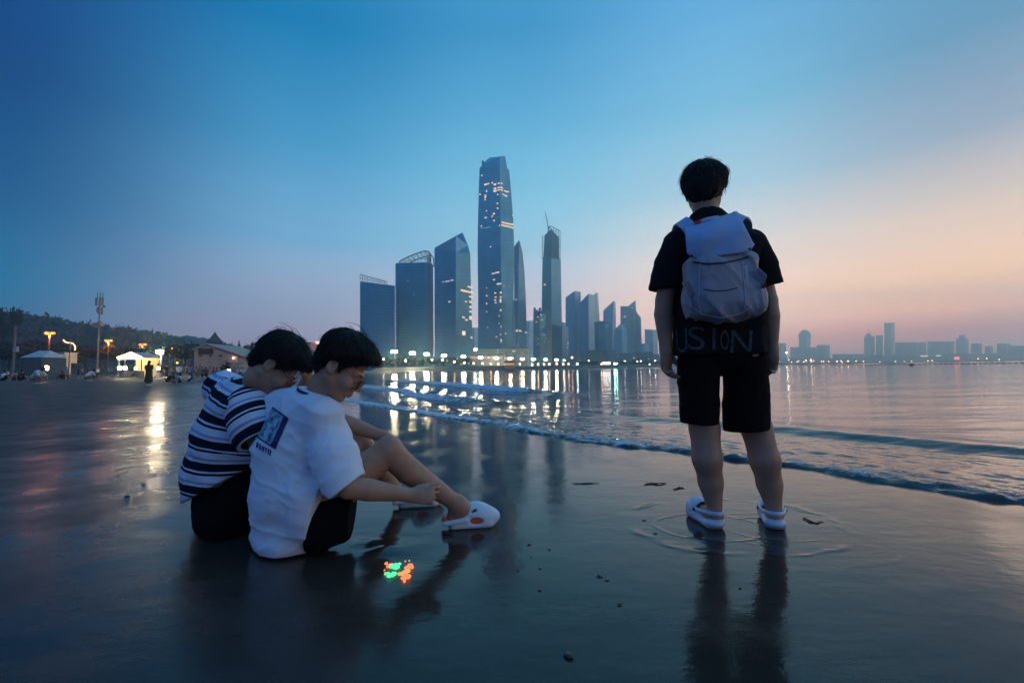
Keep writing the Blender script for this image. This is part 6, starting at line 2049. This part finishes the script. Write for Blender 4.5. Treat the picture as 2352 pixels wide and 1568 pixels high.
    Q.cone(P(600, 1010, 1.985) - ax * .01, P(600, 1010, 1.985) + ax * .08, .082, .082, .004, 'sub')
    ms = Q.mesh('sleeve', 1)
    attr(ms, 'along', 10.0 + (Q.V - npv(shR)) @ npv(ax) + .035 + .30 * (npv(shR)[0] - Q.V[:, 0]) * 0)
    obj('sleeve', ms, sm, shirt)
    MB().tube([c7 + Vector((.016 + .074 * math.cos(a), .076 * math.sin(a), -.006 - .034 * math.cos(a))) for a in np.linspace(0, 2 * math.pi, 25)], .008, 6).build('collar', cloth('navy_collar', (.008, .012, .028)), shirt, True)
    # ---- shorts
    B = SDF(*box_of([pel, hipR, hipL, P(680, 1060, 2.26)], .20), .0065)
    B.ecap(pel + Vector((.03, 0, .02)), pel + Vector((.04, 0, -.05)), side, (.165, .140), (.150, .125), .05)
    B.chain([hipR + Vector((0, 0, -.02)), P(560, 1130, 2.17), P(660, 1068, 2.24)], (.13, .118, .10), .05)
    B.chain([hipL, P(630, 1055, 2.48)], (.12, .10), .05)
    B.disp(fold_noise(((1, 0, 0), (0, 0, 1), (0, 1, 0)), (14, 7, 7), .010, 6.0), .03)
    B.cut((0, 0, .008), (0, 0, -1))
    obj('shorts', B.mesh('shorts', 1), BLACK_CLOTH, root)
    return root
person_striped()

# ------------------------------------------------------------------ C: the standing man seen from behind
def person_standing():
    Y = 2.15
    P = shifted(.055)
    root = thing('person', G(1715, 1215), 'man in black T-shirt and shorts standing barefoot-deep at the swash, back turned', 'person')
    root['label'] = 'standing man seen from behind in black T-shirt, black shorts and pale clogs'
    up = Vector((0, 0, 1))
    shL, shR = P(1552, 566, Y), P(1727, 568, Y)
    F = Frame(P(1618, 441, 2.17), (.49, .86, -.06), (0.02, .05, 1), .98)
    c7 = P(1627, 497, 2.13)
    hL, hR = P(1608, 820, Y), P(1705, 822, Y)
    legL = [hL, P(1612, 930, Y), P(1618, 985, Y), P(1624, 1052, Y - .015), P(1632, 1105, Y), P(1643, 1180, Y - .005)]
    legR = [hR, P(1722, 930, Y), P(1738, 985, Y), P(1756, 1055, Y - .015), P(1767, 1110, Y), P(1780, 1183, Y - .005)]
    aL = [shL, P(1526, 690, Y), P(1524, 722, Y), P(1529, 808, Y - .01)]
    aR = [shR, P(1764, 690, Y), P(1768, 725, Y), P(1773, 806, Y + .01)]
    gL, gR = G(1650, 1219), G(1782, 1219)
    fL, fR = Vector((-.04, 1, 0)).normalized(), Vector((.40, .92, 0)).normalized()
    S = SDF(*box_of(legL + legR + aL + aR + [F(0, .13, 0), F(0, -.12, .15), gL + fL * .28, gR + fR * .28, P(1530, 890, Y)], .10), .006)
    add_head(S, F, c7 + Vector((0, .02, -.04)), .057)
    S.ecap(P(1655, 800, Y), P(1643, 590, Y), (1, 0, 0), (.145, .075), (.160, .085), .03)
    S.cone(shL, shR, .06, .06, .05)
    S.chain(legL, (.090, .078, .067, .066, .054, .032), .03, soft=.02); S.chain(legR, (.090, .078, .067, .066, .054, .032), .03, soft=.02)
    for l, g, f in ((legL, gL, fL), (legR, gR, fR)):
        S.cone(l[-1], g + f * .045 + up * .045, .030, .030, .012)
        S.cone(g + f * .04 + up * .045, g + f * .20 + up * .035, .031, .026, .02)
        S.cone(l[-1], g + f * .14 + up * .052, .028, .026, .02)
        S.ell(l[-1] + Vector((0, 0, -.005)), (.035, .030, .025), None, .012)
    S.chain(aL, (.058, .043, .044, .028), .02); S.chain(aR, (.058, .043, .044, .028), .02)
    add_hand(S, aL[-1], (.02, .05, -1), (.55, -.75, .1), (.80, .58, 0), per=((22, 38, 25), (30, 45, 30), (36, 50, 30), (42, 50, 30)), thumb=(.75, .55, .30), k=1.02)
    add_hand(S, aR[-1], (-.10, .12, -1), (-.75, -.4, .1), (-.5, .8, 0), per=((25, 40, 25), (32, 45, 30), (38, 50, 30), (42, 50, 30)), thumb=(.75, .55, .3), k=1.02)
    obj('body', S.mesh('body', 1), SKIN, root)
    add_hair(root, F, wide=(.108, .114, .098), c=(0, -.008, .056), strands=4200, seed=14, messy=1.1, cutp=(0, -.06, -.082), cutn=(0, .5, -.86), napew=.080, earx=.05, under=True)
    # ---- T-shirt
    T = SDF(*box_of([P(1530, 830, Y), P(1770, 480, Y), shL, shR], .12), .006)
    T.ecap(P(1651, 815, Y), P(1652, 700, Y), (1, 0, 0), (.220, .160), (.212, .152), .04)
    T.ecap(P(1652, 700, Y), P(1642, 590, Y), (1, 0, 0), (.212, .152), (.190, .125), .05)
    T.ecap(shL + Vector((.045, 0, -.01)), shR + Vector((-.045, 0, -.01)), up, (.080, .10), (.080, .10), .05)
    T.cone(shL + Vector((.03, 0, .012)), P(1612, 522, Y), .070, .058, .05); T.cone(shR + Vector((-.03, 0, .012)), P(1652, 519, Y), .070, .058, .05)
    T.cone(P(1630, 540, Y), c7 + Vector((0, .02, .01)), .10, .078, .04)
    T.disp(fold_noise(((1, 0, .4), (.2, 0, 1), (0, 1, 0)), (6, 13, 7), .008, 3.0), .03)
    T.cut(c7 + Vector((0, 0, .022)), (0, .25, 1))
    T.cut(P(1650, 815, Y), (0.0, 0, -1))
    shirt = obj('tshirt', T.mesh('tshirt', 1), CHAR_CLOTH, root)
    for sh, pts, rs, hem, n in ((shL, [P(1560, 560, Y), P(1542, 610, Y), P(1523, 690, Y)], (.074, .080, .079), P(1524, 666, Y), (-.03, 0, -1)), (shR, [P(1722, 562, Y), P(1746, 612, Y), P(1768, 680, Y)], (.074, .078, .074), P(1770, 657, Y), (.20, 0, -1))):
        Q = SDF(*box_of(pts, .13), .0055)
        Q.chain(pts, rs, .03)
        Q.disp(fold_noise(((0, 0, 1), (1, 0, .3), (0, 1, 0)), (14, 8, 8), .007, pts[0].x), .03)
        Q.cut(hem, n)
        nv = Vector(n).normalized()
        Q.cone(hem - nv * .01, hem + nv * .08, .060, .060, .004, 'sub')
        obj('sleeve', Q.mesh('sleeve', 1), CHAR_CLOTH, shirt)
    # faded back lettering
    bv = BVHTree.FromPolygons([v.co.copy() for v in shirt.data.vertices], [tuple(p.vertices) for p in shirt.data.polygons])
    PRINT = pmat('worn_print', (.034, .052, .066), .8, noise=.8, nscale=38)
    def letter(ch, px, py, h, wpx, rot=0.0):
        cu = bpy.data.curves.new('letter', 'FONT'); cu.body = ch; cu.size = 1.0; cu.align_x = 'CENTER'; cu.resolution_u = 6
        o = bpy.data.objects.new('letter', cu); COL.objects.link(o)
        bpy.context.view_layer.update()
        me = bpy.data.meshes.new_from_object(o.evaluated_get(bpy.context.evaluated_depsgraph_get()))
        bpy.data.objects.remove(o)
        bm = bmesh.new(); bm.from_mesh(me)
        bmesh.ops.triangulate(bm, faces=bm.faces)
        [bmesh.ops.subdivide_edges(bm, edges=[e_ for e_ in bm.edges if e_.calc_length() > .09], cuts=1) for _ in range(4)]
        bmesh.ops.triangulate(bm, faces=bm.faces)
        xs_ = [v.co.x for v in bm.verts]; ys_ = [v.co.y for v in bm.verts]
        x0, x1, y0, y1 = min(xs_), max(xs_), min(ys_), max(ys_)
        for v in bm.verts:
            a, b = (v.co.x - (x0 + x1) / 2) / max(x1 - x0, 1e-3) * wpx, (v.co.y - (y0 + y1) / 2) / (y1 - y0) * h
            a, b = a * math.cos(rot) - b * math.sin(rot), a * math.sin(rot) + b * math.cos(rot)
            d = (P(px + a, py - b, 2.0) - EYEV).normalized()
            loc, nrm, fi, dist = bv.ray_cast(EYEV, d)
            if loc is not None:
                v.co = loc - d * .005
            else:
                v.co = P(px + a, py - b, 2.04)
        me2 = bpy.data.meshes.new('print_letter'); bm.to_mesh(me2); bm.free()
        obj('print_letter', me2, PRINT, shirt)
    # survey pixels from the close view of the hem (5.227 x 1.7415 enlargement of the corner 2650, 1220)
    lp = lambda a, b: ((2650 + a / 5.227) / 1.7415, (1220 + b / 5.227) / 1.7415)
    for ch, a, b, h, w, r_ in (('U', 400, 740, 56, 26, .05), ('S', 710, 690, 54, 38, 0), ('I', 1080, 710, 50, 8, 0), ('O', 1300, 730, 46, 19, 0), ('N', 1650, 770, 54, 48, -.06)):
        x, y = lp(a, b); letter(ch, x, y, h, w, r_)
    # ---- shorts
    B = SDF(*box_of([P(1545, 1000, Y), P(1775, 790, Y)], .14), .006)
    B.ecap(P(1654, 815, Y), P(1654, 795, Y), (1, 0, 0), (.200, .105), (.195, .105), .03)
    B.ecap(P(1603, 840, Y), P(1606, 1000, Y - .005), (1, 0, 0), (.098, .100), (.082, .095), .008)
    B.ecap(P(1711, 840, Y), P(1715, 1010, Y), (1, 0, 0), (.098, .100), (.104, .105), .008)
    B.disp(fold_noise(((0, 0, 1), (1, 0, 0), (0, 1, 0)), (6, 14, 8), .008, 9.0), .03)
    B.cut(P(1610, 972, Y), (-.05, 0, -1), within=P(1600, 980, Y), rad=.125)
    B.cut(P(1712, 986, Y), (.07, 0, -1), within=P(1722, 1000, Y), rad=.135)
    B.cut((0, 0, P(1654, 996, Y).z), (0, 0, -1))
    for x, y_ in ((1610, 972), (1713, 986)):
        B.cone(P(x, y_ - 6, Y), P(x, y_ + 40, Y), .080, .080, .004, 'sub')
    obj('shorts', B.mesh('shorts', 1), BLACK_CLOTH, root)
    # ---- clogs
    CLOG = pmat('pale_blue_clog', (.60, .64, .76), .45)
    for g, f, strap_in in ((gL, fL, 1), (gR, fR, -1)):
        Fr = Frame(g, f, (0, 0, 1))
        lo, hi = box_of([Fr(x, y, z) for x in (-.075, .075) for y in (-.03, .30) for z in (-.01, .13)], .012)
        U = SDF(lo, hi, .0038)
        U.ecap(Fr(0, .040, .020), Fr(.004, .220, .020), Fr.r, (.044, .030), (.058, .030), .01)
        U.ell(Fr(.002, .195, .045), (.060, .082, .056), Fr.M, .02)
        U.ell(Fr(0, .030, .030), (.046, .042, .024), Fr.M, .012)
        U.ell(Fr(0, .075, .085), (.037, .078, .066), Fr.M, .008, 'sub')
        U.ell(Fr(0, .175, .050), (.044, .075, .038), Fr.M, .006, 'sub')
        for a in range(7):
            an = math.radians(-66 + 22 * a)
            U.ell(Fr(.052 * math.sin(an), .200 + .058 * math.cos(an), .066), (.006, .006, .03), Fr.M, .002, 'sub')
        for a in (-1, 0, 1):
            U.ell(Fr(.026 * a, .215, .095), (.006, .006, .02), Fr.M, .002, 'sub')
        for sx in (-1, 1):
            U.ell(Fr(sx * .062, .17, .040), (.012, .013, .007), Fr.M, .002, 'sub')
        U.cut(Fr(0, 0, .002), (0, 0, -1))
        sh = obj('clog', U.mesh('clog', 1), CLOG, root)
        ring = [Fr(.055 * math.cos(a), .125 - .140 * math.sin(a), (.066 + .014 * math.sin(a))) for a in np.linspace(0.06, math.pi - .06, 17)]
        rb = MB()
        rb.loft([[p + Vector((0, 0, .010)) + (p - Fr(0, .1, .066)).normalized() * .004, p + Vector((0, 0, .010)) - (p - Fr(0, .1, .066)).normalized() * .004,
                  p - Vector((0, 0, .010)) - (p - Fr(0, .1, .066)).normalized() * .004, p - Vector((0, 0, .010)) + (p - Fr(0, .1, .066)).normalized() * .004] for p in ring])
        rb.build('heel_strap', CLOG, sh, True)
        for sx in (-1, 1):
            MB().ball(Fr(sx * .058, .120, .066), .009, 10, 6).build('strap_rivet', pmat('dark_rivet', (.03, .05, .09), .4), sh, True)
    return root
person_standing()

# ------------------------------------------------------------------ the backpack he wears
def smooth_pts(p, n=5):
    if len(p) < 3: return p
    out = []
    for i in range(len(p) - 1):
        a, b, c, d = p[max(i - 1, 0)], p[i], p[i + 1], p[min(i + 2, len(p) - 1)]
        for j in range(n):
            t = j / n
            out.append(.5 * ((2 * b) + (c - a) * t + (2 * a - 5 * b + 4 * c - d) * t * t + (3 * b - a - 3 * c + d) * t ** 3))
    return out + [p[-1]]
def backpack():
    P = shifted(.055)
    root = thing('backpack', P(1660, 745, 1.97), 'pale grey-lilac backpack with a big flap and red-ended grab handle on the standing man', 'backpack')
    PK = cloth('lilac_nylon', (.33, .32, .38), bump=.0006, rough=.36); LID = cloth('pale_blue_nylon', (.31, .41, .64), bump=.0006, rough=.55)
    REDT = pmat('red_webbing', (.55, .02, .02), .6); WEB = pmat('grey_webbing', (.42, .44, .52), .7); DARK = pmat('dark_webbing_and_shade', (.03, .03, .045), .7)
    S = SDF(*box_of([P(1555, 770, 1.95), P(1770, 560, 1.95)], .10), .005)
    c = P(1660, 662, 1.955)
    S.box(P(1658, 655, 1.955), (.140, .078, .140), Matrix.Rotation(math.radians(-3), 3, 'Y'), .042, .02)
    S.ell(P(1661, 692, 1.945), (.158, .088, .098), None, .04)
    S.ell(P(1655, 640, 1.90), (.085, .045, .11), None, .05)
    for px, sx in ((1588, -1), (1735, 1)):
        S.ell(P(px, 690, 1.95), (.030, .055, .065), None, .03)
    S.disp(fold_noise(((1, 0, .2), (.3, 0, 1), (0, 1, 0)), (15, 3, 7), .013, 2.0), .03)
    S.disp(fold_noise(((1, 0, -1), (1, 0, 1), (0, 1, 0)), (5, 13, 7), .011, 5.0), .03)
    body = obj('pack_body', S.mesh('pack_body', 1), PK, root)
    pb = BVHTree.FromPolygons([v.co.copy() for v in body.data.vertices], [tuple(p.vertices) for p in body.data.polygons])
    def seam(name, pix, rad, mat):
        pts = []
        for i in range(len(pix) - 1):
            for j in range(8):
                t = j / 8
                d = (P(pix[i][0] + (pix[i + 1][0] - pix[i][0]) * t, pix[i][1] + (pix[i + 1][1] - pix[i][1]) * t, 2.0) - EYEV).normalized()
                loc, nrm, fi, ds = pb.ray_cast(EYEV, d)
                if loc is not None: pts.append(loc - d * .0015)
        if len(pts) > 2: MB().tube(pts, rad, 5).build(name, mat, body, True)
    seam('seam', [(1609, 606), (1606, 650), (1604, 700), (1612, 728)], .0024, WEB)
    seam('seam', [(1704, 603), (1709, 650), (1712, 700), (1704, 726)], .0024, WEB)
    seam('base_piping', [(1590, 706), (1612, 722), (1655, 730), (1698, 722), (1730, 702)], .0026, WEB)
    seam('pocket_zip', [(1616, 664), (1640, 668), (1668, 667), (1698, 660)], .0020, DARK)
    seam('flap_gap_shade', [(1592, 602), (1625, 606), (1660, 604), (1700, 596), (1722, 588)], .0040, DARK)  # dark strip added as the shade in the gap under the flap
    # flap lid: a curved sheet folded over the top
    nu, nv = 26, 22
    rings_ = []
    V = []
    quad = ((1573, 523), (1693, 487), (1737, 577), (1580, 597))
    for i in range(nu + 1):
        for j in range(nv + 1):
            u, v = i / nu, j / nv
            px = (quad[0][0] * (1 - u) + quad[1][0] * u) * (1 - v) + (quad[3][0] * (1 - u) + quad[2][0] * u) * v
            py = (quad[0][1] * (1 - u) + quad[1][1] * u) * (1 - v) + (quad[3][1] * (1 - u) + quad[2][1] * u) * v
            # rounded lower corners
            cu_, cv_ = min(u, 1 - u), 1 - v
            if cu_ < .14 and cv_ < .20:
                py -= (1 - cu_ / .14) ** 2 * (1 - cv_ / .20) * 15
                px += (1 if u < .5 else -1) * (1 - cu_ / .14) * (1 - cv_ / .20) ** 2 * 7
            y = 2.02 - .155 * (1 - (1 - min(1, v / .55)) ** 2) ** .6 + .035 * (2 * u - 1) ** 2 + .010 * (float(vnoise(u * 5, v * 4, 1.2)) - .5) + .006 * math.sin(u * 9 + v * 5)
            V.append(P(px, py, y))
    k_ = nv + 1
    F_ = [(i * k_ + j, (i + 1) * k_ + j, (i + 1) * k_ + j + 1, i * k_ + j + 1) for i in range(nu) for j in range(nv)]
    me = mesh_np('flap', np.array([tuple(v) for v in V]), np.array(F_), True)
    fl = obj('flap', me, LID, root)
    so = fl.modifiers.new('thickness', 'SOLIDIFY'); so.thickness = .009; so.offset = 0
    for px, py in ((1588, 588), (1722, 572)):
        p = P(px, py, 1.868)
        MB().ball(p, .006, 10, 6).build('snap_button', DARK, fl, True)
    def ribbon(name, pts, w, wd, mat, parent, th=.004):
        mb = MB(); pts = smooth_pts([Vector(p) for p in pts]); rs = []
        for i, p in enumerate(pts):
            d = (pts[min(i + 1, len(pts) - 1)] - pts[max(i - 1, 0)]).normalized()
            s = Vector(wd); s = (s - d * s.dot(d)).normalized(); n = d.cross(s)
            rs.append([p + s * w / 2 + n * th, p - s * w / 2 + n * th, p - s * w / 2 - n * th, p + s * w / 2 - n * th])
        return mb.loft(rs).build(name, mat, parent, False)
    # shoulder straps over the shoulders
    ribbon('shoulder_strap', [P(1597, 545, 2.01), P(1586, 527, 2.02), P(1576, 515, 2.05), P(1564, 508, 2.13), P(1556, 520, 2.22), P(1552, 560, 2.29)], .062, (.85, 0, .55), LID, root)
    ribbon('shoulder_strap', [P(1685, 520, 2.01), P(1692, 503, 2.03), P(1698, 494, 2.07), P(1706, 497, 2.15), P(1712, 515, 2.23), P(1714, 560, 2.29)], .062, (.85, 0, -.4), LID, root)
    hd = ribbon('grab_handle', [P(1606, 511, 2.0), P(1618, 506, 1.985), P(1630, 503, 1.98), P(1642, 501, 1.98), P(1652, 500, 1.985)], .020, (0, .5, .85), WEB, root)
    ribbon('handle_end', [P(1597, 513, 2.005), P(1609, 512, 1.985)], .022, (0, .4, .9), REDT, hd, .006)
    ribbon('handle_end', [P(1650, 504, 1.985), P(1660, 505, 2.005)], .024, (0, .4, .9), REDT, hd, .006)
    # side pocket tabs
    def tab(quad, y0, th, name, mat):
        vs = [P(*q, y0 + (i in (0, 3)) * .03) for i, q in enumerate(quad)]
        mb = MB(); n = Vector((0, -th, 0))
        mb._add([*vs, *[v + n for v in vs]], [(0, 1, 2, 3), (7, 6, 5, 4), (0, 4, 5, 1), (1, 5, 6, 2), (2, 6, 7, 3), (3, 7, 4, 0)])
        o = mb.build(name, mat, root)
        bv_ = o.modifiers.new('soft', 'BEVEL'); bv_.width = .006; bv_.segments = 3
        return o
    t1 = tab(((1722, 642), (1738, 616), (1757, 634), (1749, 666)), 1.868, .022, 'side_pocket_tab', PK)
    tab(((1748, 652), (1755, 652), (1754, 662), (1747, 664)), 1.862, .02, 'tab_edge', REDT)
    tab(((1564, 648), (1577, 645), (1590, 668), (1583, 690)), 1.885, .022, 'side_pocket_tab', PK)
    tab(((1566, 672), (1584, 688), (1587, 712), (1568, 702)), 1.88, .02, 'side_pocket', PK)
    ribbon('compression_strap', [P(1712, 600, 1.885), P(1714, 630, 1.872), P(1716, 655, 1.868), P(1717, 690, 1.866)], .014, (1, 0, 0), WEB, root)
    ribbon('buckle', [P(1650, 592, 1.872), P(1650, 606, 1.862)], .032, (1, 0, 0), pmat('pale_buckle', (.55, .6, .68), .4), root, .006)
    ribbon('buckle_tag', [P(1648, 590, 1.868), P(1662, 588, 1.868)], .006, (0, 0, 1), REDT, root, .004)
backpack()
# ================================================================== small things on the sand
toy = thing('glowing_toy', G(913, 1308), 'glowing green and orange jelly-like toy lying on the wet sand by the pair', 'toy')
TG, TO, TY = glow('toy_green', (.10, .85, .38), 1.25), glow('toy_orange', (1.0, .24, .10), 1.3), glow('toy_amber', (1.0, .58, .16), .8)
c0 = G(913, 1308)
r = np.random.default_rng(12)
for nm, mt, px, py, n in (('green_lump', TG, 908, 1303, 16), ('orange_lump', TO, 893, 1300, 8), ('amber_lump', TY, 932, 1316, 9), ('coral_lump', TO, 940, 1306, 7), ('coral_lump', TO, 928, 1328, 7), ('green_lump', TG, 896, 1323, 8)):
    c = G(px, py)
    S = SDF((c.x - .06, c.y - .06, -.01), (c.x + .06, c.y + .06, .05), .0022)
    for i in range(n):
        q = c + Vector((r.normal() * .009, r.normal() * .010, r.uniform(.002, .008)))
        S.ell(q, (r.uniform(.005, .011), r.uniform(.005, .011), r.uniform(.004, .008)), None, .004)
    S.disp(lambda x, y, z: .003 * (vnoise(x * 160, y * 160, z * 160) - .5), .01)
    obj(nm, S.mesh(nm, 0), mt, toy)
for px, py, mt in ((884, 1318, TO), (940, 1287, TY), (931, 1288, TO), (883, 1309, TY)):
    MB().ball(G(px, py, .003), .0035, 8, 5).build('loose_bead', mt, toy, True)
PEB = pmat('dark_pebble', (.025, .024, .024), .35, noise=.3, nscale=60)
def pebble_mesh(seed):
    bm = bmesh.new(); bmesh.ops.create_icosphere(bm, subdivisions=2, radius=1.0)
    q = np.random.default_rng(seed)
    for v in bm.verts:
        n = float(vnoise(v.co.x * 1.4 + seed * 3, v.co.y * 1.4 + 9, v.co.z * 1.4 + 4))
        v.co = Vector((v.co.x * 1.25, v.co.y, v.co.z * .55)) * (.75 + .5 * n)
    me = bpy.data.meshes.new('pebble'); bm.to_mesh(me); bm.free()
    me.polygons.foreach_set('use_smooth', np.ones(len(me.polygons), bool)); me.materials.append(PEB)
    return me
PM = [pebble_mesh(i) for i in range(4)]
def pebble(px, py, r, label='small dark pebble lying alone on the glossy wet sand', group='small dark pebbles on the wet sand'):
    o = bpy.data.objects.new('pebble', PM[int(px) % 4]); COL.objects.link(o)
    o.location = G(px, py, .001); o.scale = (r, r, r); o.rotation_euler = (0, 0, px)
    tag(o, label, 'pebble', group)
pebble(1378, 1324, .011, 'larger dark pebble of the close pair on open wet sand', None)
pebble(1395, 1332, .008, 'smaller dark pebble of the close pair on open wet sand', None)
pebble(1424, 1387, .010, 'dark pebble alone below the close pair of pebbles', None)
pebble(1306, 1505, .012, 'dark half-sunk pebble lowest on the open wet sand', None)
for px, py, rr_ in ((1215, 1250, .008), (1262, 1262, .006), (1240, 1305, .006), (1220, 1280, .005), (1190, 1310, .005), (1480, 1195, .009), (1505, 1225, .008), (292, 1139, .014), (270, 1092, .010), (340, 1080, .010), (410, 1010, .010),
                    (305, 1018, .012), (355, 1090, .012), (372, 1085, .010), (330, 1112, .011), (230, 1060, .01), (395, 1075, .008), (318, 990, .012), (1240, 1355, .006), (1700, 1350, .005)):
    pebble(px, py, rr_)
# scraps of weed dragged into streaks near the standing feet
WEED = pmat('dark_weed', (.02, .022, .016), .6)
for i, (lab, pts) in enumerate((('dark seaweed scrap left of the standing man at the edge of his ripple rings', ((1480, 1113), (1497, 1111), (1512, 1112), (1528, 1110))), ('small seaweed scrap between ring and wave left of the standing man', ((1548, 1123), (1562, 1121), (1572, 1121))),
                                ('dark seaweed scrap right of the standing man\'s right clog', ((1848, 1190), (1862, 1198), (1874, 1203), (1890, 1199))), ('thin seaweed strand far left of the standing feet', ((1316, 1112), (1345, 1111), (1374, 1108))))):
    mb = MB()
    for j in range(5):
        q = [G(x + random.uniform(-5, 5), y + random.uniform(-3, 3), .001) for k, (x, y) in enumerate(pts)]
        mb.tube(q, [.0015] + [.003] * (len(q) - 2) + [.0008], 5)
    o = mb.build('seaweed_scrap', WEED, None, True)
    tag(o, lab, 'seaweed')
# ================================================================== sea haze
HAZE_DENSITY = 0.0005
hz = MB().box((800, 1390, 221), (4800, 3000, 448)).build('haze', None)
tag(hz, kind='stuff')
m = bpy.data.materials.new('haze'); m.use_nodes = True
nt = m.node_tree
nt.nodes.remove(nt.nodes['Principled BSDF'])
pv = nt.nodes.new('ShaderNodeVolumePrincipled')
pv.inputs['Color'].default_value = (0.5, 0.85, 1.0, 1)
pv.inputs['Density'].default_value = HAZE_DENSITY
pv.inputs['Density Attribute'].default_value = ''
pv.inputs['Anisotropy'].default_value = 0.80
nt.links.new(pv.outputs[0], nt.nodes['Material Output'].inputs['Volume'])
try:
    m.cycles.homogeneous_volume = True
except Exception:
    pass
hz.data.materials.append(m)
